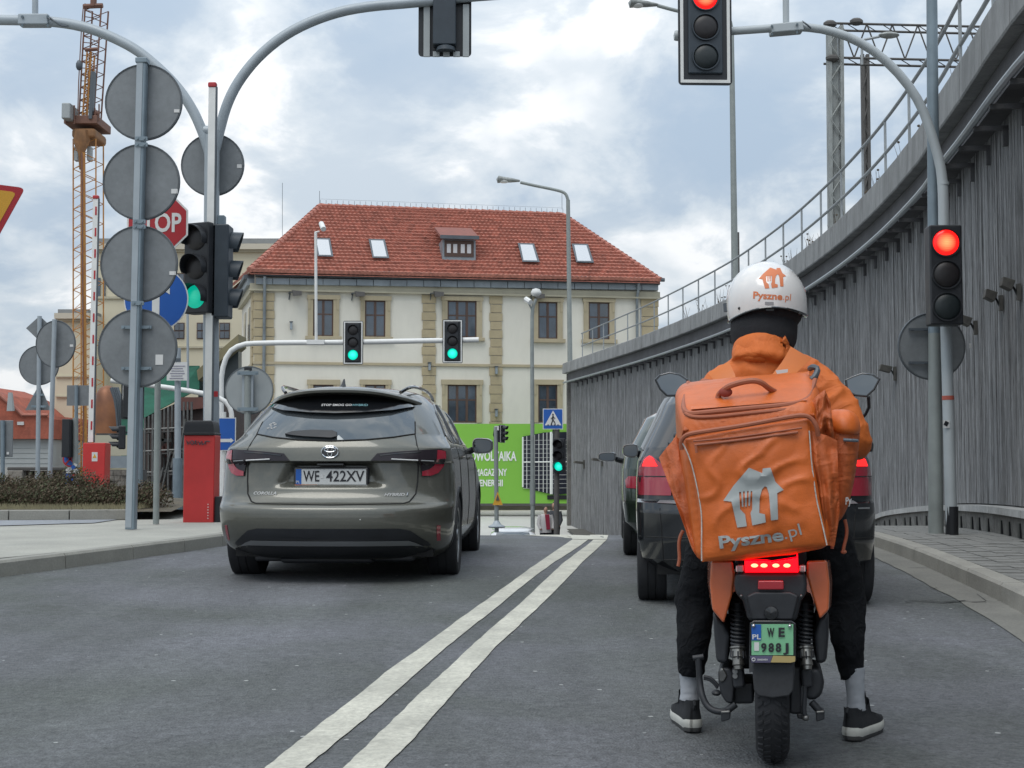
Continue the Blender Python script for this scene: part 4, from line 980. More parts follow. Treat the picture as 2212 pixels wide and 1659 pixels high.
# ---- arm mast further back, with notice
Y = 24.0; t = thing('arm_mast', 'pale mast with a white paper notice, just left of the near red barrier', 'signal mast', px(384, 1118, Y))
pole(t, [(384, 1118), (384, 752)], Y, .06, M_pole, r1=.055); pole(t, [(383, 1118), (383.5, 990)], Y - .02, .085, M_pole2, 'sleeve')
p, q = px(361, 782, Y - .1), px(404, 822, Y - .1); MB().bb(p.x, q.x, Y - .11, Y - .09, q.z, p.z).build('notice', M_stick, t, world=True, smooth_=0)
b = MB()
for k in range(6):
    v = 790 + k * 5.3; p, q = px(366 + (k * 7) % 5, v, Y - .115), px(400 - (k * 5) % 7, v + 1.2, Y - .115); b.bb(p.x, q.x, Y - .118, Y - .114, q.z, p.z)
b.build('printed_lines', mat('faded_print', (0.22, 0.2, 0.3), .8), t, world=True, smooth_=0)
p, q = px(372, 775, Y), px(393, 782, Y); MB().bb(p.x, q.x, Y - .12, Y - .08, q.z, p.z).build('notice_clamp', M_rim, t, world=True, smooth_=0)
Y = 27.0; t = thing('gantry_mast', 'pale curved mast with a thin arm reaching left behind the column of discs', 'signal mast', px(500, 1095, Y))
pole(t, smooth([(502, 1095), (502, 900), (494, 872), (470, 858), (432, 848), (340, 834), (240, 822)], 1), Y, .05, M_white, 'mast'); pole(t, [(406, 842), (405, 640)], Y, .025, M_pole, 'camera_stem')
cb = px(285, 852, Y); signal(t, cb + V((0, .1, 0)), pi, None, .30, .3, .2, (.45, .98, 0), .15)
p, q = px(266, 826, Y), px(270, 864, Y); MB().bb(p.x, q.x, Y - .02, Y, q.z, p.z).build('board_edge', M_white, t, world=True, smooth_=0); p, q = px(266, 861, Y), px(300, 865, Y); MB().bb(p.x, q.x, Y - .02, Y, q.z, p.z).build('board_edge', M_white, t, world=True, smooth_=0)
# ---- blue one-way sign and pale round sign back right of the barrier
Y = 18.6; t = thing('direction_sign', 'blue rectangular sign with white arrow between the red barrier and the green car', 'traffic sign', px(482, 1110, Y))
pole(t, [(483, 1110), (484, 890)], Y + .05, .03, M_white)
p, q = px(469, 902, Y), px(509, 974, Y); MB().bb(p.x, q.x, Y, Y + .012, q.z, p.z).build('board', M_white, t, world=True, smooth_=0)
p, q = px(471, 904, Y), px(507, 972, Y); MB().bb(p.x, q.x, Y - .004, Y - .001, q.z, p.z).build('blue_face', M_blue, t, world=True, smooth_=0)
s = Y / F; c = px(489, 951.5, Y - .008); MB().prism([c + V((x * s, 0, z * s)) for x, z in ((-20, 3.5), (9, 3.5), (9, 5.5), (16, 0), (9, -5.5), (9, -3.5), (-20, -3.5))], (0, .003, 0)).build('white_arrow', M_white, t, world=True, smooth_=0)
Y = 23.0; t = thing('round_sign_post', 'pale round sign back on a wide bracketed post just left of the green car roof', 'traffic sign', px(536, 1090, Y))
disc_back(t, 538, 843, 52, Y + .12, None, M_back2)
pole(t, [(534, 1090), (535, 800)], Y, .055, M_pole3)
p, q = px(523, 808, Y), px(546, 883, Y); MB().bb(p.x, q.x, Y, Y + .08, q.z, p.z).build('channel', M_pole, t, world=True, smooth_=0)
for v in (806, 884): bar(t, 513, 558, v, Y - .05, .06, M_pole2)
MB().box(px(536, 797, Y), (.12, .08, .05)).build('post_cap', M_black, t, world=True)
# ---- E: far gantry with two green signals
Y = 33.0; t = thing('far_gantry', 'white curved gantry with two green traffic lights in front of the cream building', 'traffic light', px(478, 1110, Y))
pole(t, smooth([(478, 1110), (478, 860), (478, 805), (492, 762), (520, 744), (560, 741), (667, 740), (742, 739.5), (955, 735.5), (1034, 734)], 1), Y, .063, M_white, 'mast', 12)
for u, v in ((762.5, 740), (977.5, 737)): signal(t, px(u, v, Y - .12), 0, 'green', .30, .30, .14, (.485, 1.06, 0), .06)
pole(t, [(683, 738), (682, 502)], Y - .1, .035, M_white, 'camera_stem')
p, q = px(664, 735, Y), px(702, 745, Y); MB().bb(p.x, q.x, Y - .14, Y + .08, q.z, p.z).build('clamp', M_white, t, world=True, bevel=.01)
MB().tube([px(680, 502, Y - .1), px(690, 500, Y - .1)], .02, 6).build('camera_arm', M_white, t, world=True); MB().tube([px(694, 483, Y - .05), px(699, 495, Y - .3)], .065, 10).build('camera', M_white, t, world=True)
# ================================================================ back signs on the left
Y = 24.5; t = thing('sign_post', 'single round sign back on a leaning pole standing in the hedge', 'traffic sign', px(106, 1085, Y))
pole(t, [(106, 1085), (118, 690)], Y, .042, M_pole, r1=.042); disc_back(t, 120, 743, 51, Y + .09, [(151, 158, 744, 749)], sx=.84)
Y = 31.0; t = thing('sign_post', 'post with diamond, round and triangular sign backs left of the crane', 'traffic sign', px(81, 1048, Y))
pole(t, [(81, 1048), (85.5, 683)], Y, .05, M_pole, r1=.05); disc_back(t, 84, 789, 43, Y + .10, [])
poly_sign(t, 85, 708, [(0, 26), (29, -1), (0, -28), (-29, -1)], Y + .07, M_back, 'diamond_sign', .02); poly_sign(t, 83, 862, [(1.5, 33), (27, -24), (-28, -24)], Y + .07, M_back, 'triangle_sign', .02)
for v, a in ((853, 11), (878, 16)): bar(t, 84 - a, 84 + a, v, Y + .0, .05)
Y = 26.5; t = thing('signal_mast', 'stickered mast with square sign back and no-stopping sign, left of the far red barrier', 'signal mast', px(164, 1062, Y))
pole(t, [(164, 1062), (165, 832)], Y, .035, M_pole2); pole(t, [(163, 1062), (163, 903)], Y - .03, .055, M_pole3, 'lower_pole')
p, q = px(143, 832, Y), px(190, 876, Y); MB().bb(p.x, q.x, Y + .05, Y + .07, q.z, p.z).build('square_sign', M_back, t, world=True, smooth_=0)
p, q = px(143, 906, Y), px(158, 988, Y); MB().bb(p.x, q.x, Y - .25, Y + .0, q.z, p.z).build('signal_housing', M_house, t, world=True, bevel=.01)
for v in (920, 949): MB().ell(px(142, v, Y - .12), (.05, .1, .06), 10, 6).build('visor', M_house, t, world=True)
poly_sign(t, 152, 992, ci(17, 28), Y - .0, M_red, 'no_stopping_sign'); poly_sign(t, 152, 992, ci(13.5, 28), Y, M_blue, 'blue_face', .004, -.005)
for a in (1, -1): poly_sign(t, 152, 992, [(-11, 8.5 * a), (-8.5, 11 * a), (11, -8.5 * a), (8.5, -11 * a)], Y, M_red, 'red_bar', .004, -.010)
p, q = px(142, 1010, Y), px(158, 1022, Y); MB().bb(p.x, q.x, Y, Y + .01, q.z, p.z).build('white_plate', M_stick, t, world=True, smooth_=0)
p, q = px(142, 1023, Y), px(158, 1048, Y); MB().bb(p.x, q.x, Y, Y + .01, q.z, p.z).build('blue_plate', M_blue, t, world=True, smooth_=0)
rr = random.Random(9)
for k in range(10):
    u, v = 163 + rr.uniform(-5, 5), 1004 + k * 5.3; MB().box(px(u, v, Y - .1), (rr.uniform(.05, .10), .006, rr.uniform(.04, .08)), M=Matrix.Rotation(rr.uniform(-.6, .6), 3, 'Y')).build('sticker', [M_stick, M_blue, M_stick, M_stick, M_barr][k % 5], t, world=True, smooth_=0)
Y = 27.0; t = thing('sign_post', 'grey rectangular sign back cut by the left photo edge above the stone wall', 'traffic sign', px(6, 1062, Y)); pole(t, [(6, 1062), (6, 908)], Y, .04, M_pole2)
p, q = px(-30, 908, Y), px(25, 987, Y); MB().bb(p.x, q.x, Y + .04, Y + .07, q.z, p.z).build('sign_panel', M_back, t, world=True, smooth_=0, bevel=.01)
MB().box(px(17, 979, Y + .03), (.05, .006, .05)).build('sticker', M_stick, t, world=True, smooth_=0)
Y = 12.0; c0_ = px(-40, 455, Y); t = thing('give_way_sign', 'yellow inverted triangle sign with red border at the left photo edge', 'traffic sign', (c0_.x, Y, ZP))
MB().cyl((c0_.x, Y + .06, ZP), (c0_.x, Y + .06, c0_.z + .35), .03, 12).build('pole', M_pole, t, world=True)
def tri(sx, cz, k, off, m, nm):
    pts = []; q = [(73 * k, 62 * k), (-73 * k, 62 * k), (0, -128 * k)]
    for i in range(3):
        a = V((*q[i - 1], 0)); b_ = V((*q[i], 0)); c_ = V((*q[(i + 1) % 3], 0)); r = 12 * k
        for f in range(5):
            tt = f / 4; p1 = b_ + (a - b_).normalized() * r; p2 = b_ + (c_ - b_).normalized() * r; pts.append((1 - tt) ** 2 * p1 + 2 * tt * (1 - tt) * b_ + tt ** 2 * p2)
    s = Y / F; MB().prism([c0_ + V((p.x * s, off + p.x * s * .8, p.y * s)) for p in pts], (0, .008, 0)).build(nm, m, t, world=True, smooth_=0)
tri(1, 0, 1.0, 0, M_red, 'red_board'); tri(1, 0, .80, -.006, M_yel, 'yellow_face')
# ================================================================ right pavement masts
Y = 14.1; t = thing('arch_mast', 'white curved signal mast with red lights arching over the road from the right pavement', 'signal mast', px(2056, 1157, Y))
M_polew = mat('pole_pale', (0.42, 0.455, 0.47), .5, metal=.15, var=.06, vs_=3)
mp_ = smooth([(2056, 1157), (2053, 1050), (2049, 900), (2043, 700), (2039, 500), (2038, 430), (2036, 392), (2031, 354), (2013, 291), (1990, 227), (1953, 171), (1901, 119), (1845, 84), (1789, 65), (1733, 58), (1696, 59), (1583, 67), (1458, 76)], 1)
rr_ = [interp([(0, .060), (.33, .055), (.45, .05), (1, .042)], i / (len(mp_) - 1)) for i in range(len(mp_))]
MB().tube([px(u, v, Y) for u, v in mp_], rr_, 18).build('mast', M_polew, t, world=True)
pole(t, [(2056.5, 1158), (2056, 1094)], Y, .066, M_black, 'black_sleeve'); pole(t, [(2037.6, 400), (2037.4, 394)], Y, .060, M_polew, 'collar'); pole(t, [(2047.9, 864), (2047.6, 855)], Y, .0625, mat('faded_red', (0.42, 0.10, 0.07), .6), 'red_band')
MB().lathe([(.001, -.03), (.05, -.02), (.055, .0), (.055, .06), (.04, .07)], px(1461, 77, Y), (1, 0, -.08), 14).build('end_cap', M_polew, t, world=True)
p, q = px(1663, 50, Y), px(1733, 76, Y); b = MB(); b.box(((p + q) / 2), (q.x - p.x, .17, .10), M=Matrix.Rotation(R(-5), 3, 'Y')); b.build('clamp', M_polew, t, world=True, bevel=.015)
for u in (1668, 1722): 
    for v in (57, 74): MB().cyl(px(u, v - (u - 1668) * .08, Y - .12), px(u, v - (u - 1668) * .08, Y - .08), .013, 8).build('bolt', M_pole2, t, world=True)
pole(t, [(1698, 50), (1697, -60)], Y, .034, M_polew, 'camera_stem'); MB().tube(smooth([px(1733, 46, Y - .06), px(1742, 52, Y - .09), px(1752, 61, Y - .07)], 1), .01, 6).build('cable', M_rim, t, world=True)
for v in (912, 918): pass
MB().box(px(2044, 916, Y - .066), (.068, .006, .08)).build('sticker', M_stick, t, world=True, smooth_=0); MB().box(px(2044, 915, Y - .071), (.04, .006, .045), M=Matrix.Rotation(.5, 3, 'Y')).build('sticker_mark', M_black, t, world=True, smooth_=0)
signal(t, px(1524, 58.6, Y - .14), R(2), 'red', .314, .36, .14, (.56, 1.20, 0), 0, M_houseb)
signal(t, px(2044.5, 593, Y - .42), R(-3), 'red', .325, .325, .22, None, .0, M_house)
for v in (540, 650): MB().tube([px(2043, v, Y - .2), px(2043, v, Y)], .025, 8).build('head_bracket', M_house, t, world=True)
Y = 14.35; t = thing('lamp_column', 'tall plain grey lamp column standing left of the white arched mast', 'lamp post', px(2022, 1153, Y))
pole(t, [(2022, 1153), (2019, 720)], Y, .078, M_pole3, 'pole', 18, r1=.066); pole(t, [(2019, 720), (2013, 0), (2011, -300)], Y, .0665, M_pole2, 'upper_pole', 18, r1=.048)
disc_back(t, 2013, 748, 72.5, Y + .10, [(2094, 2099, 742, 752)]); 
for v in (712, 784): bar(t, 1963, 2004, v, Y + .07, .03, M_rim)
# lamp posts further off
def lamp(u_b, v_b, u_t, v_t, Y, arm, head, lab, r=.09, name='street_lamp', m=None):
    t = thing(name, lab, 'street lamp', px(u_b, v_b, Y)); pole(t, [(u_b, v_b), (u_t, v_t)], Y, r, m or M_pole3, 'pole', 12, r1=r * .7)
    pole(t, smooth([(u_t, v_t)] + arm, 2), Y, r * .55, m or M_pole3, 'arm', 8)
    (hu, hv, hl) = head; s = Y / F; a = px(hu, hv, Y)
    b = MB(); b.lathe([(.001, 0), (.25 * hl * s, .08 * hl * s), (.24 * hl * s * .8, .3 * hl * s), (.16 * hl * s, .6 * hl * s), (.07 * hl * s, hl * s)], (0, 0, 0), (1, 0, -.12), 14)
    for p in b.v: p.z *= .62
    for p in b.v: p += a
    b.build('lamp_head', M_gal2, t, world=True); MB().ell(a + V((hl * s * .32, 0, -hl * s * .09)), (hl * s * .24, hl * s * .18, hl * s * .08), 12, 6).build('lamp_glass', M_white, t, world=True)
    return t
lamp(1234, 1010, 1227, 432, 62.5, [(1222, 417), (1205, 411), (1160, 402), (1124, 394)], (1072, 387, 52), 'grey street lamp with one arm pointing left in front of the red roof', .13)
lamp(1588, 640, 1580, 60, 40.5, [(1576, 40), (1560, 34), (1500, 30), (1464, 24), (1420, 12)], (1357, 6, 66), 'tall street lamp behind the viaduct railing with its head near the hanging red signal', .105)
t = thing('antenna_pole', 'short thin dark pole beside the tall lamp on the viaduct', 'pole', px(1595, 640, 42)); pole(t, [(1595, 640), (1593.5, 502)], 42, .05, M_dst)
Y = 44.0; t = thing('camera_mast', 'slim grey mast with white dome camera in front of the cream building', 'camera mast', px(1150, 1180, Y))
pole(t, smooth([(1151, 1200), (1150, 900), (1149, 690), (1151, 662), (1158, 646)], 1), Y, .075, M_pole3, 'pole', 10, r1=.05)
MB().lathe([(.001, .17), (.12, .14), (.17, .04), (.16, -.02), (.10, -.08), (.001, -.1)], px(1158, 634, Y), (0, 0, 1), 16).build('dome_camera', M_white, t, world=True); MB().tube([px(1136, 646, Y), px(1146, 653, Y - .2)], .09, 8).build('camera', M_white, t, world=True); MB().tube([px(1141, 652, Y), px(1150, 672, Y)], .03, 6).build('camera_arm', M_pole3, t, world=True)
pole(t, [(1150.5, 1090), (1150.5, 1040)], Y - .0, .09, M_pole3, 'clamp_collar')
# pedestrian crossing signal
Y = 41.0; t = thing('crossing_signal', 'green traffic light under a blue pedestrian crossing sign before the end of the ribbed wall', 'traffic light', px(1203, 1180, Y))
pole(t, [(1202, 1190), (1203, 925)], Y, .085, M_dst, 'pole', 10)
signal(t, px(1207, 984, Y - .22), R(-12), 'green', .325, .36, .2, None, .32)
p, q = px(1172.5, 883, Y), px(1216, 927.5, Y); MB().bb(p.x, q.x, Y - .1, Y - .08, q.z, p.z).build('crossing_sign', M_white, t, world=True, smooth_=0)
p, q = px(1174, 884.5, Y), px(1214.5, 926, Y); MB().bb(p.x, q.x, Y - .106, Y - .101, q.z, p.z).build('blue_face', M_blue, t, world=True, smooth_=0)
poly_sign(t, 1194.5, 906, [(-18, -13), (18, -13), (0, 19)], Y, M_white, 'white_triangle', .004, -.112)
b = MB(); s = Y / F; c = px(1194.5, 906, Y - .118)
w2 = lambda x0, z0, x1, z1, r: b.tube([c + V((x0 * s, 0, z0 * s)), c + V((x1 * s, 0, z1 * s))], r * s, 6)
b.ell(c + V((0, 0, 10.5 * s)), (1.8 * s, .004, 2 * s), 10, 6); w2(0, 8, -.5, -1, 1.7); w2(-.5, -1, -4, -11, 1.1); w2(-.5, -1, 3.5, -6, 1.1); w2(3.5, -6, 5, -11, 1); w2(0, 6.5, -4.5, 1, .8); w2(0, 6.5, 4.5, 2, .8)
b.build('walking_figure', M_black, t, world=True)
for k in range(4): poly_sign(t, 1184 + 7 * k, 918, [(-2, -.7), (2, -.7), (2, .7), (-2, .7)], Y, M_black, 'stripe', .003, -.117)
MB().box(px(1195, 932, Y), (.05, .05, .12)).build('sign_stem', M_dst, t, world=True)
Y = 38.0; t = thing('work_signal', 'slim pole with small side-facing signal and yellow triangle, before the green banner', 'traffic light', px(1073, 1145, Y))
pole(t, [(1073, 1150), (1071, 922)], Y, .06, M_pole3); signal(t, px(1088, 937, Y), R(62), None, .15, .17, .15, (.3, .5, 0), .14)
MB().tube([px(1069, 922, Y), px(1066, 940, Y), px(1070, 948, Y)], .02, 6).build('cable', M_black, t, world=True); MB().box(px(1073, 925, Y), (.12, .1, .12)).build('joint_box', M_white, t, world=True)
poly_sign(t, 1075, 1078, [(-11, -13), (11, -13), (0, 16)], Y - .1, M_yel, 'warning_triangle'); poly_sign(t, 1075, 1076, [(-4, -5), (4, -5), (0, 8)], Y - .12, M_dst, 'warning_symbol', .004)
MB().lathe([(.22, 0), (.24, .04), (.12, .10), (.06, .2)], px(1073, 1140, Y), (0, 0, 1), 12).build('base', M_pole, t, world=True)
# ================================================================ green banner
M_green = mat('banner_green', (0.215, 0.50, 0.060), .7, var=.03, vs_=.6)
M_ban = mat('banner_text', (0.80, 0.82, 0.78), .7)
Y = 64.6; t = thing('advert_banner', 'large green advertising banner with white words and a solar panel below the cream building', 'billboard', px(1110, 1100, Y))
p, q = px(935, 915.5, Y), px(1262, 1087.5, Y); MB().bb(p.x, q.x, Y, Y + .15, q.z, p.z).build('banner_panel', M_green, t, world=True, smooth_=0)
MB().bb(p.x, q.x, Y - .0, Y + .2, q.z - .12, q.z - .003).build('bottom_frame', M_dst, t, world=True, smooth_=0)
s = Y / F
for word, u0, u1, v, h in (('FOTOWOLTAIKA', 984, 1115.5, 995, 19.5), ('MAGAZYNY', 1027, 1095, 1027.5, 14.5), ('ENERGII', 1036, 1086, 1050, 13.5)):
    o = px(u0, v, Y - .02); b = MB(); text_mb(b, word, flat_fn(o, ((u1 - u0) * s, 0, 0), (0, 0, h * s)), bold=.03); b.build('lettering', M_ban, t, world=True, smooth_=0, fixn=False)
M_solar = mat('solar_cells', (0.012, 0.014, 0.026), .3, coat=.3)
Q = [(1128, 944), (1232, 931), (1232, 1072), (1128, 1053)]; Q = [(1129, 943), (1176, 934), (1230, 933), (1232, 1066), (1197, 1069), (1175, 1064), (1129, 1053)]
MB().prism([px(u, v, Y - .06) for u, v in Q], (0, .05, 0)).build('solar_panel', M_solar, t, world=True, smooth_=0)
b = MB(); f = lambda u: lerp(943, 932, (u - 1129) / 60) if u < 1189 else 932; g = lambda u: lerp(1053, 1070, (u - 1129) / 68)
for k in range(1, 13):
    v0 = 940 + k * 9.4
    b.tube([px(1130, v0 + 2, Y - .07), px(1228, v0 + 1, Y - .07)], .006 if k != 6 else .03, 4)
for u, r in ((1138, .015), (1146.5, .015), (1154, .03), (1164, .015), (1173.5, .015), (1181.5, .015), (1191, .07), (1129.5, .04), (1199, .015)): b.tube([px(u, f(u) + 1, Y - .07), px(u, g(u) - 1, Y - .07)], r, 4)
b.build('solar_grid', M_ban, t, world=True, smooth_=0)
p, q = px(1182, 1070, Y), px(1226, 1079, Y); MB().bb(p.x, q.x, Y - .05, Y - .01, q.z, p.z).build('caption_plate', M_black, t, world=True, smooth_=0)
# brown plinth + pale low wall in front of the building
p, q = px(1030, 1091, 65.2), px(1260, 1102, 65.2); MB().bb(-13, 7, 65.2, 65.6, q.z, p.z + .05).build('plinth', mat('plinth_stone', (0.20, 0.175, 0.15), .9, var=.2, vs_=2), None, loc=(0, 65.4, -2.5), label='low brown stone plinth under the green banner', cat='plinth', smooth_=0)
# ================================================================ people by the crossing
def small_person(x, Y, h, cols, name_lab, turn=0, arm=0):
    z0 = zr(Y); b = MB(); S = h / 1.75
    def T(p): return V((p[0] * S, p[1] * S, p[2] * S))
    cap = lambda p, q, r0, r1: b.tube([T(p), T(p).lerp(T(q), .5), T(q)], [r0 * S, (r0 + r1) / 2 * S, r1 * S], 10)
    cap((-.10, 0, .05), (-.10, 0, .85), .06, .095); cap((.10, .02, .05), (.10, 0, .85), .06, .095); b.ell(T((0, 0, 1.12)), (.21 * S, .14 * S, .36 * S)); b.ell(T((0, 0, .9)), (.2 * S, .14 * S, .16 * S))
    cap((-.20, 0, 1.40), (-.27, -.03, 1.1), .062, .05); cap((-.27, -.03, 1.1), (-.22, -.15, .88), .05, .04); cap((.20, 0, 1.40), (.28, -.03, 1.1), .062, .05); cap((.28, -.03, 1.1), (.24, -.12, .88), .05, .04)
    cap((0, 0, 1.40), (0, -.02, 1.56), .055, .05); b.ell(T((0, -.02, 1.63)), (.078 * S, .095 * S, .12 * S)); b.ell(T((-.10, -.06, .04)), (.05, .13, .045)); b.ell(T((.10, -.04, .04)), (.05, .13, .045))
    me = remesh(b, .022, 'person'); o = mesh_link(me, cols['skin'], 'person', loc=(x, Y, z0), label=name_lab, cat='person'); o.rotation_euler = (0, 0, turn)
    b = MB(); rings = []
    for z, rx, ry in ((.78, .23, .17), (.95, .235, .18), (1.2, .235, .17), (1.38, .24, .155), (1.46, .15, .11)): rings.append([T((rx * cos(a), ry * sin(a), z)) for a in [2 * pi * k / 16 for k in range(16)]])
    b.loft(rings)
    for sx in (-1, 1): b.tube([T((sx * .2, 0, 1.42)), T((sx * .28, -.03, 1.1)), T((sx * .235, -.13, .92))], [.085 * S, .07 * S, .055 * S], 10)
    b.build('coat', cols['coat'], o)
    b = MB()
    for sx in (-1, 1): b.tube([T((sx * .10, 0, .9)), T((sx * .105, 0, .5)), T((sx * .10, .01, .08))], [.125 * S, .1 * S, .075 * S], 10)
    b.build('trousers', cols['legs'], o)
    b = MB(); b.ell(T((0, .01, 1.665)), (.088 * S, .1 * S, .105 * S), 14, 8); b.build('hair', cols['hair'], o)
    if 'scarf' in cols:
        MB().prism([T((-.08, -.19, 1.46)), T((.09, -.19, 1.46)), T((.12, -.2, .9)), (T((-.02, -.2, .9)))], (0, .02, 0)).build('jacket_front', cols['scarf'], o)
    return o
skin = mat('skin', (0.42, 0.24, 0.17), .6); hair = mat('hair_dark', (0.03, 0.02, 0.015), .7)
Yp = 50; small_person(px(1178, 1000, Yp).x, Yp, 1.72, dict(skin=skin, hair=hair, coat=mat('coat_white', (.5, .48, .47), .8), legs=mat('jeans_black', (.02, .02, .025), .8), scarf=mat('jacket_crimson', (.30, .02, .05), .7)), 'person in a white coat over a crimson top waiting by the crossing', .3)
small_person(px(1197, 1000, Yp + 1).x, Yp + 1, 1.78, dict(skin=skin, hair=hair, coat=mat('coat_charcoal', (.045, .048, .055), .8), legs=MATS['jeans_black']), 'person in a dark charcoal coat standing behind the crossing signal pole', -.4)
# ================================================================ crane
M_cr = mat('crane_yellow', (0.50, 0.24, 0.045), .6, var=.25, vs_=2, col2=(.38, .16, .05)); M_crd = mat('crane_rust', (0.17, 0.085, 0.06), .7, var=.3, vs_=2); M_crb = mat('crane_brown', (0.24, 0.12, 0.05), .7, var=.3, vs_=2)
Y = 86.0; s = Y / F; t = thing('tower_crane', 'tall yellow lattice tower crane with near-vertical jib rising on the left', 'crane', (px(181, 1000, Y).x, Y, -2.4))
def latt(ua, ub, va, vb, m, nm, r=.06, dd_=1.9, rows=26, ub2=None, ua2=None, cross=True):
    ua2 = ua if ua2 is None else ua2; ub2 = ub if ub2 is None else ub2
    for uu, u2 in ((ua, ua2), (ub, ub2)):
        for dy in (0, dd_): MB().tube([px(uu, va, Y) + V((0, dy, 0)), px(u2, vb, Y) + V((0, dy, 0))], r, 5).build(nm + '_chord', m, t, world=True)
    b = MB()
    for k in range(rows):
        f0, f1 = k / rows, (k + 1) / rows
        A_ = lambda f: px(lerp(ua, ua2, f), lerp(va, vb, f), Y); B_ = lambda f: px(lerp(ub, ub2, f), lerp(va, vb, f), Y)
        p, q = (A_(f0), B_(f1)) if k % 2 else (B_(f0), A_(f1))
        b.tube([p, q], r * .55, 4)
        if cross: b.tube([p + V((0, dd_, 0)), (A_(f1) if k % 2 else B_(f1)) + V((0, dd_, 0)) if False else q + V((0, dd_, 0))], r * .5, 4)
        b.tube([A_(f0) + V((0, 0, 0)), A_(f1) + V((0, dd_, 0))], r * .5, 4)
    b.build(nm + '_bracing', m, t, world=True, smooth_=0)
latt(158, 207, 1040, 300, M_cr, 'mast', .05, 1.6, 34)
b = MB(); b.tube([px(184, 1035, Y - .3), px(180, 330, Y - .3)], .13, 6); b.build('climbing_ladder', M_cr, t, world=True); b = MB(); b.tube([px(181, 1035, Y - .6), px(177, 330, Y - .6)], .05, 4); b.build('hoist_rope', M_crd, t, world=True)
p, q = px(157, 278, Y), px(208, 300, Y); MB().bb(p.x, q.x, Y - .3, Y + 2.3, q.z, p.z).build('slewing_ring', M_crb, t, world=True, bevel=.2)
p, q = px(142, 252, Y), px(214, 270, Y); MB().bb(p.x, q.x, Y - .4, Y + 2.6, q.z, p.z).build('platform', M_crd, t, world=True, bevel=.05)
p, q = px(146, 232, Y), px(164, 266, Y); MB().bb(p.x, q.x, Y - 1.2, Y + .6, q.z, p.z).build('cab', M_back2, t, world=True, bevel=.08)
for u in (142, 160): MB().tube([px(u, 228, Y - .5), px(u, 268, Y - .5)], .05, 4).build('platform_rail', M_crd, t, world=True)
MB().tube([px(142, 229, Y - .5), px(162, 229, Y - .5)], .05, 4).build('platform_rail', M_crd, t, world=True)
for u in (205, 214): MB().tube([px(u, 225 + (u == 205) * 8, Y - .3), px(u, 262, Y - .3)], .05, 4).build('platform_rail', M_crd, t, world=True)
MB().ell(px(206, 246, Y), (.25, .25, .2), 8, 5).build('winch', M_crd, t, world=True)
b = MB(); b.lathe([(.45, .9), (.55, .2), (.2, -.6), (.12, -1.6)], px(176, 312, Y - .2), (0, 0, 1), 8); b.build('king_pin', M_crb, t, world=True)
for u in (163, 191): 
    p, q = px(u - 3, 316, Y), px(u + 4, 346, Y); MB().bb(p.x, q.x, Y, Y + .5, q.z, p.z).build('side_box', M_back2, t, world=True)
latt(170, 202, 258, 8, M_crd, 'jib', .06, 1.5, 18, ub2=219, ua2=184)
latt(178, 188, 256, 112, M_cr, 'inner_truss', .06, .7, 18, ub2=197, ua2=188)
b = MB(); b.prism([px(191, 256, Y - .5), px(198, 256, Y - .5), px(204, 154, Y - .5), px(196, 154, Y - .5)], (0, .6, 0)); b.build('counterweight', M_rim, t, world=True, smooth_=0)
MB().tube([px(184, 108, Y - .3), px(211, 106, Y - .3)], .12, 6).build('cross_beam', M_crd, t, world=True); MB().tube([px(180, 14, Y), px(222, 12, Y)], .16, 6).build('head_beam', M_crd, t, world=True); MB().tube([px(201, 14, Y), px(204, -90, Y)], .22, 5).build('upper_jib', M_crd, t, world=True)
MB().tube([px(180, 14, Y - .5), px(176, 60, Y - .5), px(170, 175, Y - .5), px(168, 240, Y - .5)], .035, 4).build('rope', M_crd, t, world=True); MB().ell(px(171, 141, Y - .5), (.22, .2, .35), 8, 5).build('hook_block', M_rim, t, world=True)
# ================================================================ distant buildings on the left
M_crm = mat('pale_yellow_render', (0.60, 0.555, 0.42), .9, var=.04, vs_=.4); M_crm2 = mat('pale_cream_render', (0.54, 0.50, 0.41), .9, var=.04, vs_=.4); M_grroof = mat('grey_roof', (0.22, 0.23, 0.235), .7, var=.12, vs_=1)
Y = 96.0; t = thing('yellow_building', 'tall pale yellow building behind the crane and the round signs', 'building', px(330, 1090, Y)); bz = px(330, 1090, Y).z
def pbox(u0, u1, v0, v1, Y, d, m, nm, parent, bev=0): p, q = px(u0, v0, Y), px(u1, v1, Y); return MB().bb(p.x, q.x, Y, Y + d, q.z, p.z).build(nm, m, parent, world=True, smooth_=0, bevel=bev)
pbox(207, 640, 532, 1090, Y, 14, M_crm, 'wall', t); pbox(120, 190, 690, 1090, Y - 4, 10, M_crm, 'side_wing', t); 
for u0, u1, v, YY in ((203, 644, 526, Y), (117, 193, 676, Y - 4)):
    pbox(u0, u1, v, v + 12, YY - .5, 3, M_crm2, 'cornice', t); pbox(u0 + 3, u1 - 3, v + 12.1, v + 18, YY - .25, 1, M_corn, 'cornice_moulding', t)
pbox(212, 636, 515, 525.8, Y + 1, 12, M_grroof, 'roof', t); pbox(125, 190, 668, 675.8, Y - 3, 8, M_grroof, 'wing_roof', t)
for v in (812, 855): pbox(120, 191, v, v + 3, Y - 4.15, .2, M_corn, 'belt_course', t)
pbox(205, 640, 748, 752, Y - .15, .2, M_corn, 'belt_course', t); pbox(205, 640, 640, 645, Y - .15, .2, M_corn, 'belt_course', t)
for u in (387, 485, 436, 535, 585):
    for v0 in (697, 800, 590):
        w_ = pbox(u - 11, u + 11, v0, v0 + 35, Y - .06, .1, M_wfr, 'window_frame', t)
        for k in (0, 1):
            for j in (0, 1): pbox(u - 9.5 + k * 10, u - .8 + k * 10.2, v0 + 2 + j * 17, v0 + 16 + j * 17, Y - .1, .03, M_pane, 'pane', w_)
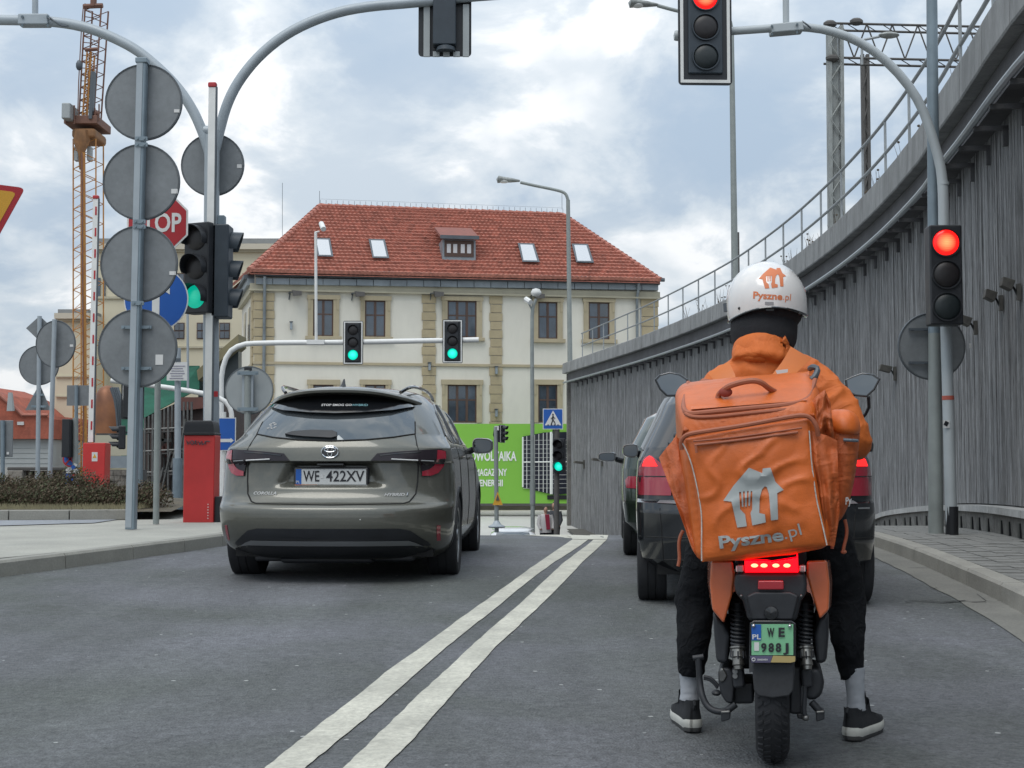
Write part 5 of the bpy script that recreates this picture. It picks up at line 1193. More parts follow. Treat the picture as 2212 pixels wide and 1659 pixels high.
for u in (128, 141, 154): pbox(u, u + 3, 915, 945, Y - 4.1, .1, M_wfr, 'slit_window', t)
for u in (212, 223): 
    for v in (600, 710): pbox(u, u + 4, v, v + 45, Y - .1, .12, M_pane, 'slit_window', t)
MB().tube([px(610, 560, Y + 2), px(610, 395, Y + 2)], .016, 4).build('antenna', M_rim, t, world=True); MB().tube([px(506, 515, Y + 2), px(500, 506, Y + 2)], .08, 4).build('roof_hatch', M_rim, t, world=True)
Y = 84.0; t = thing('red_roof_house', 'low house with red tiled gable roof at the far left', 'house', px(40, 1060, Y)); rm = mat('far_red_tile', (0.33, 0.095, 0.06), .85, var=.25, vs_=1.2, v2=.2, s2=5)
MB().prism([px(-70, 1010, Y), px(108, 1010, Y), px(108, 949, Y), px(-70, 949, Y)], (0, 9, 0)).build('wall', mat('grey_render', (0.36, 0.38, 0.38), .9, var=.08, vs_=.6), t, world=True, smooth_=0)
MB().prism([px(-70, 948, Y - .4), px(109, 948, Y - .4), px(106, 905, Y - .4), px(100, 897, Y - .4), px(50, 897, Y - .4), px(-2, 852, Y - .4), px(-60, 830, Y - .4)], (0, 9, 0)).build('roof', rm, t, world=True, smooth_=0)
MB().tube([px(50, 897, Y - .5), px(-2, 851, Y - .5)], .12, 6).build('verge_tiles', M_tile2, t, world=True); MB().tube([px(50, 896, Y - .5), px(104, 896, Y - .5)], .1, 6).build('ridge_tiles', M_tile2, t, world=True)
MB().tube([px(23, 888, Y - 1), px(22.5, 848, Y - 1)], [.25, .14], 8).build('flue', M_back2, t, world=True); pbox(37, 51, 911, 918, Y - .5, .1, M_stick, 'skylight', t)
for k in range(5): pbox(-60, 108, 956 + k * 11, 957 + k * 11, Y - .03, .05, M_back2, 'cladding_joint', t)
# stone balustrade and block wall
M_stone = mat('old_stone', (0.21, 0.19, 0.165), .95, var=.3, vs_=2.5, v2=.2, s2=20, bump=.5, bs=20); M_stoned = mat('dark_stone', (0.09, 0.085, 0.08), .95, var=.3, vs_=3)
Y = 33.0; t = thing('stone_balustrade', 'old stone balustrade with dark openings behind the left hedge', 'balustrade', px(80, 1070, Y))
pbox(15, 143, 1009, 1016, Y - .05, .5, M_stoned, 'coping', t, .02); pbox(17, 143, 1040, 1075, Y, .5, M_stone, 'base', t); pbox(16, 47, 1016.5, 1060, Y - .12, .6, M_stone, 'pier', t, .02)
for k in range(8): pbox(49 + k * 12, 55 + k * 12, 1017, 1039.5, Y + .05, .3, M_stone, 'baluster', t, .02)
pbox(48, 143, 1018, 1039, Y + .36, .05, M_stoned, 'back_panel', t)
t = thing('block_wall', 'weathered stone block wall right of the far red barrier', 'wall', px(260, 1085, 28)); rr = random.Random(4)
Y = 28.0
for r_ in range(7):
    u = 205 - (r_ % 2) * 7
    while u < 300:
        w2_ = rr.uniform(11, 19); pbox(u + .4, min(u + w2_, 306) - .4, 1016 + r_ * 11.5 + .4, 1016 + (r_ + 1) * 11.5 - .4, Y + rr.uniform(-.03, .03), .4, M_stone, 'stone_block', t, 0); u += w2_
pbox(200, 308, 1015, 1098, Y + .06, .3, M_stoned, 'mortar_core', t); pbox(205, 300, 985, 1011, Y + 1.5, .2, M_zinc, 'metal_band', t); pbox(205, 300, 940, 984, Y + 6, .3, M_corn, 'render_wall', t)
# ---- building under scaffolding with copper dome and green net
Y = 40.0; t = thing('scaffolded_building', 'dark building under scaffolding with green net, mossy roof edge and copper dome', 'building', px(370, 1120, Y))
M_net = mat('green_net', (0.035, 0.14, 0.095), .9, var=.3, vs_=1.5, stretch=(1, 1, 3)); M_cop2 = mat('copper_sheet', (0.17, 0.075, 0.045), .5, metal=.5, var=.5, vs_=1.3, col2=(.30, .13, .06)); M_dkb = mat('dark_brick', (0.075, 0.055, 0.05), .95, var=.35, vs_=3); M_moss = mat('mossy_cornice', (0.22, 0.19, 0.11), .9, var=.2, vs_=2); M_brn = mat('brown_fascia', (0.13, 0.055, 0.045), .8, var=.2, vs_=2)
MB().prism([px(305, 1140, Y), px(455, 1140, Y), px(455, 862, Y), px(400, 862, Y), px(305, 905, Y)], (0, 8, 0)).build('wall', M_dkb, t, world=True, smooth_=0)
MB().prism([px(262, 985, Y + .4), px(310, 985, Y + .3), px(312, 902, Y - .2), px(372, 870, Y - .2), px(430, 840, Y - .2), px(430, 790, Y - .2), px(360, 790, Y), px(262, 826, Y + .4)], (0, .1, 0)).build('net', M_net, t, world=True, smooth_=0)
MB().prism([px(390, 858, Y - .3), px(455, 858, Y - .3), px(455, 880, Y - .3), px(380, 888, Y - .3)], (0, .4, 0)).build('fascia', M_brn, t, world=True, smooth_=0)
MB().prism([px(425, 800, Y - .4), px(515, 722, Y - .4), px(515, 745, Y - .4), px(428, 822, Y - .4)], (0, 1.2, 0)).build('roof_edge', M_moss, t, world=True, smooth_=0)
MB().prism([px(428, 822, Y + .3), px(515, 746, Y + .3), px(515, 860, Y + .3), px(428, 860, Y + .3)], (0, .5, 0)).build('gable', mat('dark_glass', (0.05, 0.065, 0.07), .3), t, world=True, smooth_=0)
rr = random.Random(6); M_scf = mat('scaffold_tube', (0.13, 0.13, 0.125), .5, metal=.4, var=.3, vs_=6)
for k in range(13): u = 312 + k * 8.4; MB().tube([px(u, 1125, Y - .9 + (k % 2) * .6), px(u + 1, max(868, 905 - (u - 305) * .45), Y - .9 + (k % 2) * .6)], .035, 5).build('scaffold_standard', M_scf, t, world=True)
for v in (925, 972, 1018, 1066, 1110):
    for d in (-.9, -.3): MB().tube([px(310, v + 3, Y + d), px(412, v - 2, Y + d)], .03, 5).build('scaffold_ledger', M_scf, t, world=True)
    MB().prism([px(310, v + 8, Y - .9), px(412, v + 3, Y - .9), px(412, v + 6, Y - .9), px(310, v + 11, Y - .9)], (0, .6, 0)).build('scaffold_deck', M_stoned, t, world=True, smooth_=0)
for k in range(4): MB().tube([px(330 + k * 20, 1100 - k * 45, Y - .95), px(352 + k * 16, 1010 - k * 35, Y - .95)], .03, 5).build('scaffold_brace', M_scf, t, world=True)
for k in range(22): p = px(rr.uniform(312, 405), rr.uniform(930, 1110), Y - .5); MB().box(p, (rr.uniform(.1, .4), .2, rr.uniform(.05, .2))).build('building_rubble', rr.choice([M_scf, M_stone, M_brn]), t, world=True, smooth_=0)
b = MB(); rings = []
for v, u0, u1 in ((938, 203, 270), (905, 204, 267), (870, 206, 260), (850, 209, 253), (838, 216, 246), (833, 228, 238)):
    c = (px(u0, v, Y + 3) + px(u1, v, Y + 3)) / 2; r = (px(u1, v, Y + 3) - px(u0, v, Y + 3)).x / 2; rings.append([c + V((r * cos(a), r * sin(a), 0)) for a in [2 * pi * k / 20 for k in range(20)]])
b.loft(rings); b.build('copper_dome', M_cop2, t, world=True)
for k in range(4): MB().tube(smooth([px(241 + k * 4, 838, Y + 1.5), px(252 + k * 4, 870, Y + 1.4), px(257 + k * 4, 935, Y + 1.4)], 1), .06, 5).build('roof_rib', M_rim, t, world=True)
pbox(208, 300, 936, 945, Y + 1.5, 3, M_stoned, 'dome_ledge', t)
# ---- hedge of bare brown shrubs
M_leaf = mat('hedge_brown_leaf', (0.125, 0.082, 0.052), .8, var=.4, vs_=20, col2=(0.07, 0.06, 0.035)); M_leaf2 = mat('hedge_olive_leaf', (0.075, 0.085, 0.04), .8, var=.4, vs_=16); M_grass = mat('dry_grass', (0.22, 0.20, 0.12), .9, var=.3, vs_=8)
rr = random.Random(12)
def shrub(x, y, rad, h, seed):
    rq = random.Random(seed); b = MB(); z0 = ZP + .1
    for k in range(34):
        a = rq.uniform(0, 2 * pi); L = rq.uniform(.5, 1) * h; o = V((x + rq.uniform(-.12, .12), y + rq.uniform(-.1, .1), z0)); e = o + V((cos(a) * rad * rq.uniform(.3, 1), sin(a) * rad * .7, L)); b.tube([o, o.lerp(e, .5) + V((0, 0, .06)), e], [.006, .004, .002], 3)
    b.cur = 1
    for k in range(900):
        a = rq.uniform(0, 2 * pi); rr2 = rad * rq.random() ** .5; hh = h * (1 - .45 * (rr2 / rad) ** 2) * rq.random() ** .6
        c = V((x + cos(a) * rr2, y + sin(a) * rr2 * .8, z0 + hh)); s_ = rq.uniform(.012, .026); n = V((rq.uniform(-1, 1), rq.uniform(-1, 1), rq.uniform(-.6, 1))).normalized(); tt = n.orthogonal().normalized() * s_; bb_ = n.cross(tt)
        b.cur = 1 if rq.random() < .62 else 2; b.add([c - tt, c - bb_ * .5, c + tt, c + bb_ * .5], [(0, 1, 2, 3)])
    return b
hb = MB()
n = 0; 
for k in range(30):
    x = -8.0 + k * 0.135 * 1.0; x = lerp(-8.1, -4.95, k / 29); y = 18.6 + .5 * rr.random(); q = shrub(x, y, rr.uniform(.24, .36), rr.uniform(.26, .42), k)
    o = len(hb.v); hb.v += q.v; hb.f += [[i + o for i in f] for f in q.f]; hb.mi += q.mi
for k in range(16):
    x = lerp(-8.5, -6.4, k / 15); y = 20.5 + .5 * rr.random(); q = shrub(x, y, rr.uniform(.3, .42), rr.uniform(.40, .6), k + 90)
    o = len(hb.v); hb.v += q.v; hb.f += [[i + o for i in f] for f in q.f]; hb.mi += q.mi
hb.build('hedge', [M_twig, M_leaf, M_leaf2], loc=(-6.5, 19, ZP), label='low brown-green thorny hedge on the planted bed at the left', cat='hedge', kind='stuff', smooth_=0, fixn=False)
b = MB()
for k in range(2600):
    x = rr.uniform(-9, -4.9); y = rr.uniform(17.8, 18.7); h = rr.uniform(.03, .09); a = rr.uniform(-.03, .03); b.add([(x, y, ZP + .14), (x + .012, y, ZP + .14), (x + a, y, ZP + .14 + h)], [(0, 1, 2)])
b.build('grass', [M_grass], loc=(-6.5, 18.2, ZP), label='dry pale grass along the kerb below the hedge', cat='grass', kind='stuff', smooth_=0, fixn=False)
# ================================================================ CARS
def paint(name, c, rough=.34, metal=.55, coat=.9): return mat(name, c, rough, metal, var=.05, vs_=60, coat=coat)
M_tyre = mat('tyre_rubber', (0.022, 0.023, 0.026), .8, var=.25, vs_=9, bump=.3, bs=40, bdist=.005)
M_rimm = mat('alloy_rim', (0.22, 0.23, 0.24), .35, metal=.8)
M_cglass = mat('car_glass', (0.10, 0.115, 0.125), .03, metal=.55, coat=.6)
M_trimb = mat('car_black_trim', (0.018, 0.02, 0.024), .5, var=.2, vs_=8)
M_gloss = mat('gloss_black', (0.008, 0.009, 0.011), .12, coat=1)
M_chrome = mat('chrome', (0.62, 0.64, 0.66), .14, metal=1.0)
M_lampr = mat('tail_lamp_red', (0.30, 0.012, 0.03), .15, coat=1.0)
M_lampd = mat('tail_lamp_smoke', (0.022, 0.017, 0.022), .22, spec=.4)
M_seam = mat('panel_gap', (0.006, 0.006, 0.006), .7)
M_silver = mat('silver_trim', (0.28, 0.29, 0.30), .4, metal=.6)
class Car:
    def __init__(s, zt, L=.5, n=2.6, Lf=.8, arches=(), ar=.37, recess=None, Lz=None):
        s.zt = zt; s.L = L; s.n = n; s.Lf = Lf; s.ar = ar; s.arches = arches; s.recess = recess; s.Lz = Lz
    def at(s, z, k): return interp([(r[0], r[k]) for r in s.zt], z)
    def Lr(s, z): return interp(s.Lz, z) if s.Lz else s.L
    def rear(s, x, z):
        w = s.at(z, 3); q = min(abs(x) / w, .9995); L = s.Lr(z); y = s.at(z, 1) + L * (1 - (1 - q ** s.n) ** (1 / s.n))
        if s.recess: y += s.recess(x, z)
        return y
    def side(s, y, z):
        w = s.at(z, 3); yr, yf = s.at(z, 1), s.at(z, 2); L = s.Lr(z); q = 0
        if y < yr + L: q = (yr + L - y) / L
        elif y > yf - s.Lf: q = (y - yf + s.Lf) / s.Lf
        q = min(max(q, 0), .9995); return w * (1 - q ** s.n) ** (1 / s.n)
    def ring(s, z, nr=110, ns=70, nf=20):
        yr, yf, w = s.at(z, 1), s.at(z, 2), s.at(z, 3); L = min(s.Lr(z), (yf - yr) * .45); Lf = min(s.Lf, (yf - yr) * .45); e = 2 / s.n; out = []
        for i in range(nr + 1):        # rear, left to right
            a = -pi / 2 + pi * i / nr; x = w * abs(sin(a)) ** e * (1 if a > 0 else -1); y = yr + L - L * abs(cos(a)) ** e
            if s.recess: y += s.recess(x, z)
            out.append(V((x, y, z)))
        for i in range(1, ns): out.append(V((w, lerp(yr + L, yf - Lf, i / ns), z)))
        for i in range(nf + 1):
            a = pi / 2 - pi * i / nf; out.append(V((w * abs(sin(a)) ** e * (1 if a > 0 else -1), yf - Lf + Lf * abs(cos(a)) ** e, z)))
        for i in range(1, ns): out.append(V((-w, lerp(yf - Lf, yr + L, i / ns), z)))
        return out
    def body(s, m, parent, nz=80):
        z0, z1 = s.zt[0][0], s.zt[-1][0]; zs = [lerp(z0, z1, i / nz) for i in range(nz + 1)]
        zs = sorted(set(zs + [r[0] for r in s.zt]))
        rings = [s.ring(z) for z in zs]
        for r in rings:
            for p in r:
                for ya in s.arches:
                    d = math.hypot(p.y - ya, p.z - s.wr)
                    if d < s.ar and abs(p.x) > .4: p.x *= .62; 
        b = MB(); b.loft(rings); return b.build('body', m, parent, smooth_=32)
    def patch(s, poly, off, m, name, parent, side=0, th=.004, dens=.05, **k):
        bm = bmesh.new(); bm.faces.new([bm.verts.new((a, c, 0)) for a, c in poly]).normal_update(); bmesh.ops.triangulate(bm, faces=bm.faces)
        for ax in (0, 1):
            lo = min(v.co[ax] for v in bm.verts); hi = max(v.co[ax] for v in bm.verts); n = max(1, int((hi - lo) / dens))
            for i in range(1, n):
                co = [0, 0, 0]; co[ax] = lerp(lo, hi, i / n) + 1e-5; no = [0, 0, 0]; no[ax] = 1
                bmesh.ops.bisect_plane(bm, geom=bm.verts[:] + bm.edges[:] + bm.faces[:], plane_co=co, plane_no=no)
        bmesh.ops.remove_doubles(bm, verts=bm.verts, dist=1e-5)
        bm.verts.ensure_lookup_table(); bm.verts.index_update(); top = []
        for v in bm.verts:
            a, c = v.co.x, v.co.y
            top.append(V((a, s.rear(a, c) - off, c)) if not side else V((side * (s.side(a, c) + off), a, c)))
        inn = V((0, 1, 0)) if not side else V((-side, 0, 0))
        be = [e for e in bm.edges if len(e.link_faces) == 1]; n = len(top)
        fs = [tuple(v.index for v in f.verts) for f in bm.faces]
        b = MB(); vs_ = top + [p + inn * (off + th) for p in top]; fs2 = list(fs)
        for e in be: fs2.append((e.verts[0].index, e.verts[1].index, e.verts[1].index + n, e.verts[0].index + n))
        bm.free(); b.add(vs_, fs2); return b.build(name, m, parent, smooth_=28, **k)
    def line(s, pts, r, m, name, parent, side=0, off=.0, n=6):
        P = []
        for (a, c), (a2, c2) in zip(pts, pts[1:]):
            k = max(1, int(math.hypot(a2 - a, c2 - c) / .05)); P += [(lerp(a, a2, i / k), lerp(c, c2, i / k)) for i in range(k)]
        P.append(pts[-1]); return MB().tube([V((a, s.rear(a, c) - off, c)) if not side else V((side * (s.side(a, c) + off), a, c)) for a, c in P], r, n).build(name, m, parent)
def wheel(parent, x, y, z, r, wd, sgn, name='wheel'):
    b = MB(); h = wd / 2; prof = [(r * .66, -h * .9), (r * .9, -h), (r * .97, -h * .92), (r, -h * .7), (r, -h * .3), (r * .985, -h * .28), (r * .985, -h * .22), (r, -h * .2), (r, h * .2), (r * .985, h * .22), (r * .985, h * .28), (r, h * .3), (r, h * .7), (r * .97, h * .92), (r * .9, h), (r * .66, h * .9)]
    b.lathe(prof, (x, y, z), (1, 0, 0), 48, cap=False); w_ = b.build(name, M_tyre, parent, smooth_=30)
    b = MB(); xo = x + sgn * h * .75; b.lathe([(r * .67, -.10), (r * .68, .02), (r * .62, .015), (r * .60, -.05), (.001, -.05)], (xo, y, z), (sgn, 0, 0), 32, cap=False)
    for k in range(5):
        a = 2 * pi * k / 5 + .3; d = V((0, cos(a), sin(a))); t = V((0, -sin(a), cos(a))); o = V((xo + sgn * .01, y, z))
        for q in (-1, 1): b.add([o + t * .02 * q + d * .03, o + t * .055 * q + d * .03, o + t * (.045 * q) + d * r * .62, o + t * (.012 * q) + d * r * .62] + [p - V((sgn * .03, 0, 0)) for p in (o + t * .02 * q + d * .03, o + t * .055 * q + d * .03, o + t * (.045 * q) + d * r * .62, o + t * (.012 * q) + d * r * .62)], BOXF)
    b.lathe([(.05, 0), (.045, .02), (.001, .025)], (xo, y, z), (sgn, 0, 0), 12); b.build('rim', M_rimm, w_, smooth_=30)
    return w_
def mirror(parent, x0, x1, y, z, h, m, sgn):
    cx_, hw = (x0 + x1) / 2, abs(x1 - x0) / 2; rings = []
    for yy, k in ((y - .03, .92), (y + .0, 1.0), (y + .06, .95), (y + .12, .7), (y + .15, .35)):
        rings.append([V((cx_ + hw * k * (abs(cos(a)) ** .6 * (1 if cos(a) > 0 else -1)) , yy, z + h / 2 * k * (abs(sin(a)) ** .6 * (1 if sin(a) > 0 else -1)) * (1 - .12 * sgn * cos(a)))) for a in [2 * pi * j / 24 for j in range(24)]])
    b = MB(); b.loft(rings); mo = b.build('door_mirror', m, parent)
    b = MB(); b.loft([[p * 1 for p in [V((cx_ + (q.x - cx_) * .86, y - .034, z + (q.z - z) * .84)) for q in rings[0]]], [V((cx_ + (q.x - cx_) * .86, y - .028, z + (q.z - z) * .84)) for q in rings[0]]]); b.build('mirror_glass', mat('mirror_glass', (.12, .13, .14), .03, metal=1), mo)
    MB().tube([(x0, y + .05, z - h * .25), (x0 - sgn * .10, y + .10, z - h * .55)], .03, 8).build('mirror_arm', M_trimb, mo)
def seg7(s): return s
# ---------------- green estate car
def rec(x, z):
    def ss(a, b_, t): t = min(max((t - a) / (b_ - a), 0), 1); return t * t * (3 - 2 * t)
    hw = lerp(.285, .40, (.885 - z) / .19); ed = 1 - ss(hw - .055, hw + .05, abs(x))
    return .060 * ed * ss(.70, .75, z) * (1 - ss(.872, .888, z))
ZT = [(.17, .30, 4.40, .78), (.24, .12, 4.56, .845), (.32, .035, 4.62, .872), (.42, .0, 4.64, .886), (.54, .0, 4.64, .893), (.575, .03, 4.62, .894), (.60, .075, 4.60, .894), (.66, .125, 4.56, .893), (.78, .155, 4.44, .888), (.884, .168, 4.1, .880), (.888, .168, 4.1, .880), (.900, .128, 4.05, .878), (.904, .128, 4.05, .878), (.98, .145, 3.75, .862), (1.03, .165, 3.45, .84), (1.08, .20, 3.3, .805),
      (1.15, .265, 3.12, .775), (1.22, .345, 2.95, .745), (1.29, .43, 2.8, .71), (1.36, .51, 2.65, .665), (1.41, .58, 2.5, .615), (1.45, .66, 2.3, .55), (1.475, .78, 2.1, .44), (1.488, .95, 1.9, .29), (1.492, 1.1, 1.75, .14)]
M_olive = paint('olive_grey_paint', (0.112, 0.112, 0.094), .38, .45)
XC = -1.342; YC = 9.92; ZC = zr(10.9) - .016
car = thing('estate_car', 'olive grey estate car seen from behind, waiting in the left lane', 'car', (XC, YC, ZC), R(-1.9))
ZT = smooth(ZT, 2)
c = Car(ZT, .5, 2.5, .8, (.98, 3.68), .365, rec, [(.2, .62), (.7, .5), (1.0, .46), (1.1, .70), (1.45, .95)]); c.wr = .318
bo = c.body(M_olive, car)
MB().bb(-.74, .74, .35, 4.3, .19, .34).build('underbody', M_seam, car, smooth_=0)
MB().bb(-.60, .60, .36, .6, .15, .24).build('rear_diffuser', M_trimb, car, bevel=.02); MB().bb(-.40, .30, .3, 1.2, .14, .2).build('silencer', M_trimb, car, bevel=.03)
for sx in (-1, 1):
    wheel(car, sx * .775, .98, .318, .318, .235, sx); wheel(car, sx * .775, 3.68, .318, .318, .235, sx)
    ring_ = [( .98 + cos(a) * r_, .318 + sin(a) * r_) for a, r_ in [(R(-18 + 216 * k / 24), .385) for k in range(25)] + [(R(198 - 216 * k / 24), .348) for k in range(25)]]
    for dy in (0, 2.70): c.patch([(y + dy, z) for y, z in ring_], .006, M_trimb, 'arch_lip', car, side=sx, th=.02, dens=.08)
# glass
gl = [(-.60, 1.105), (-.45, 1.078), (-.25, 1.058), (0, 1.05), (.25, 1.058), (.45, 1.078), (.60, 1.105), (.585, 1.2), (.545, 1.32), (.36, 1.365), (-.36, 1.365), (-.545, 1.32), (-.585, 1.2)]
rg_ = c.patch(gl, .004, M_cglass, 'rear_window', car)
c.line([gl[i] for i in (12, 0, 1, 2, 3, 4, 5, 6, 7)], .006, M_seam, 'window_seal', rg_, off=.003)
# spoiler: body coloured slab with black underside
b = MB(); rings = []; n = 24
for i in range(n + 1):
    x = lerp(-.60, .60, i / n); q = abs(x) / .60; yb = c.rear(x, 1.345) - .10 * (1 - q ** 4) - .004; zt2 = 1.450 - .085 * q ** 2.6; zf = 1.478 - .10 * q ** 2.4
    rings.append([V((x, yb, zt2 - .030)), V((x, yb - .004, zt2 - .012)), V((x, yb + .015, zt2)), V((x, yb + .26, zf)), V((x, yb + .26, zf - .07)), V((x, yb + .1, zt2 - .045))])
b.loft(rings); b.build('roof_spoiler', M_olive, car, smooth_=40)
vis = [(-.565, 1.325), (-.42, 1.29), (-.2, 1.27), (0, 1.262), (.2, 1.27), (.42, 1.29), (.565, 1.325), (.50, 1.365), (.38, 1.412), (-.38, 1.412), (-.50, 1.365)]
c.patch(vis, .055, M_gloss, 'spoiler_underside', car, th=.0)
f = lambda a, d: (lambda x, z: V((x, c.rear(x, z) - .062, z)))(lerp(-.115, .235, a), 1.318 + d * .016)
b = MB(); text_mb(b, 'STOP SMOG GO', lambda a, d: f(a * .66, d), bold=.02); b.build('window_lettering', M_stick, rg_, smooth_=0, fixn=False)
b = MB(); text_mb(b, 'HYBRID', lambda a, d: f(.68 + a * .32, d)); b.build('window_lettering', mat('cyan_print', (.25, .5, .55), .6), rg_, smooth_=0, fixn=False)
b = MB(); 
for k, (x, z) in enumerate(((-.50, 1.18), (-.475, 1.19), (-.49, 1.165), (-.46, 1.178), (-.51, 1.15), (-.48, 1.148), (-.455, 1.155))): b.box((x, c.rear(x, z) - .007, z), (.022, .003, .009), M=Matrix.Rotation(.4 * (k % 3 - 1), 3, 'Y'))
b.build('window_sticker', M_stick, rg_, smooth_=0)
# wiper
b = MB(); P = [(-.36, 1.105), (-.30, 1.125), (-.15, 1.135), (.0, 1.13), (.035, 1.115), (.04, 1.085), (.0, 1.075), (-.2, 1.085), (-.30, 1.095)]
c.patch(P, .030, M_trimb, 'wiper', car, th=-.0)
# shark fin + roof rails
b = MB(); rings = []
for z, l, w2 in ((1.455, .12, .038), (1.475, .10, .026), (1.505, .06, .014), (1.535, .03, .008), (1.545, .012, .004)): rings.append([V((.0 + w2 * cos(a), .72 + (.06 - l * .5) + l * .5 * sin(a) + (1.55 - z) * -.1, z)) for a in [2 * pi * k / 12 for k in range(12)]])
b.loft(rings); b.build('roof_antenna', M_trimb, car)
for sx in (-1, 1): MB().tube(smooth([(sx * .45, .72, 1.435), (sx * .50, .82, 1.478), (sx * .53, 1.05, 1.50), (sx * .55, 1.9, 1.505), (sx * .54, 2.5, 1.47), (sx * .53, 2.6, 1.42)], 1), .014, 8).build('roof_rail', M_gloss, car)
# tail gate gap
tg = [(-.60, 1.10), (-.625, 1.02), (-.64, .98), (-.635, .75), (-.625, .66), (-.585, .605), (-.54, .590), (0, .582), (.54, .590), (.585, .605), (.625, .66), (.635, .75), (.64, .98), (.625, 1.02), (.60, 1.10)]
c.line(tg, .0055, M_seam, 'tailgate_gap', car, off=.001)
# lamps
for sx in (-1, 1):
    mm = lambda P: [(sx * x, z) for x, z in P]
    lb = c.patch(mm([(.300, .905), (.345, .957), (.50, .972), (.66, .983), (.80, .992), (.832, .975), (.835, .93), (.815, .86), (.78, .812), (.73, .79), (.665, .79), (.65, .90)]), .012, M_lampd, 'tail_lamp', car, dens=.04)
    c.patch(mm([(.775, .985), (.828, .978), (.835, .93), (.815, .86), (.78, .812), (.73, .792), (.668, .792), (.668, .825), (.715, .838), (.75, .865), (.772, .91)]), .017, M_lampr, 'red_lens', lb, dens=.03)
    c.line(mm([(.45, .915), (.64, .906)]), .0055, M_stick, 'chrome_bar', lb, off=.018); c.line(mm([(.662, .905), (.752, .90)]), .0045, M_silver, 'chrome_bar', lb, off=.018)
    c.patch(mm([(.36, .945), (.50, .962), (.66, .972), (.66, .965), (.50, .955), (.37, .94)]), .0165, M_gloss, 'lamp_frame', lb, dens=.05)
    c.patch(mm([(.775, .31), (.80, .31), (.805, .425), (.78, .425)]), .006, M_lampr, 'reflector', car, dens=.03)
    c.patch(mm([(.71, .20), (.82, .22), (.86, .30), (.80, .42), (.70, .36), (.64, .29)]) if False else mm([(.70, .27), (.72, .285), (.72, .30), (.70, .30)]), .004, M_trimb, 'bumper_clip', car, dens=.05)
# lower bumper
c.patch([(-.76, .235), (-.72, .30), (-.60, .392), (-.52, .41), (.52, .41), (.60, .392), (.72, .30), (.76, .235), (.70, .18), (-.70, .18)], .010, M_trimb, 'lower_bumper', car)
c.patch([(-.68, .272), (-.63, .300), (-.58, .318), (.58, .318), (.63, .300), (.68, .272), (.60, .282), (-.60, .282)], .024, M_silver, 'bumper_strip', car)
c.patch([(.24, .474), (.247, .474), (.247, .481), (.24, .481)], .004, M_stick, 'tow_mark', car)
# plate, badge, emblem
def plate(parent, x, y, z, wd, h, txt, bg, tx, frame=.012, blue=.08, tilt=0):
    p = MB().bb(x - wd / 2 - frame, x + wd / 2 + frame, y, y + .01, z - h / 2 - frame * 1.4, z + h / 2 + frame).build('number_plate', M_gloss, parent, bevel=.004)
    MB().bb(x - wd / 2, x + wd / 2, y - .003, y - .0005, z - h / 2, z + h / 2).build('plate_face', bg, p, smooth_=0); MB().bb(x - wd / 2, x - wd / 2 + blue * wd, y - .005, y - .0032, z - h / 2, z + h / 2).build('blue_band', M_blue, p, smooth_=0)
    return p
M_plw = mat('plate_white', (0.58, 0.59, 0.58), .5); M_ptx = mat('plate_text', (0.02, 0.02, 0.025), .6)
yp = c.rear(0, .79) - .035
MB().bb(-.28, .28, yp + .012, yp + .07, .725, .86).build('plate_mount', M_trimb, car, bevel=.01)
p = plate(car, 0, yp, .785, .52, .112, '', M_plw, M_ptx)
for s_, a, b_ in (('WE', -.205, -.085), ('422XV', -.035, .248)):
    b = MB(); text_mb(b, s_, flat_fn((a, yp - .006, .752), (b_ - a, 0, 0), (0, 0, .078)), bold=.012); b.build('plate_text', M_ptx, p, smooth_=0, fixn=False)
MB().bb(-.075, -.055, yp - .006, yp - .004, .775, .80).build('plate_seal', M_stick, p, smooth_=0)
b = MB(); text_mb(b, 'PL', flat_fn((-.257, yp - .007, .737), (.030, 0, 0), (0, 0, .02))); b.build('plate_text', M_stick, p, smooth_=0, fixn=False)
MB().bb(-.268, -.10, yp - .004, yp - .001, .718, .7285).build('frame_print', mat('frame_orange', (.5, .17, .05), .6), p, smooth_=0); MB().bb(-.10, .268, yp - .004, yp - .001, .718, .7285).build('frame_print', M_silver, p, smooth_=0)
MB().bb(-.10, .10, yp - .03, yp + .05, .868, .885).build('handle_recess', M_gloss, car, bevel=.006)
for s_, a, b_, z in (('COROLLA', -.575, -.395, .655), ('HYBRID', .40, .55, .645)):
    b = MB(); text_mb(b, s_, lambda t, d, a=a, b_=b_, z=z: V((lerp(a, b_, t) , c.rear(lerp(a, b_, t), z) - .006, z + d * .021)), bold=.03, shear=.3); b.build('badge', M_stick, car, smooth_=0, fixn=False)
MB().tube([(.565, c.rear(.565, .65) - .006, .647), (.572, c.rear(.57, .65) - .006, .668)], .006, 6).build('badge', M_chrome, car)
yl = c.rear(0, .975) - .012; em = MB(); em.lathe([(.001, -.004), (.06, -.003), (.062, .006)], (0, 0, 0), (0, 1, 0), 30)
for q in em.v: q.z = q.z * .70 + .968; q.y += yl
e_ = em.build('emblem', M_gloss, car)
def ell_ring(cx_, cz, rx, rz, r, nm='emblem_ring'): MB().tube([(cx_ + rx * cos(a), yl - .006, cz + rz * sin(a)) for a in [2 * pi * k / 28 for k in range(28)]], r, 6, closed=True).build(nm, M_chrome, e_)
ell_ring(0, .968, .062, .044, .005); ell_ring(0, .968, .017, .038, .004); ell_ring(0, .984, .042, .0165, .004)
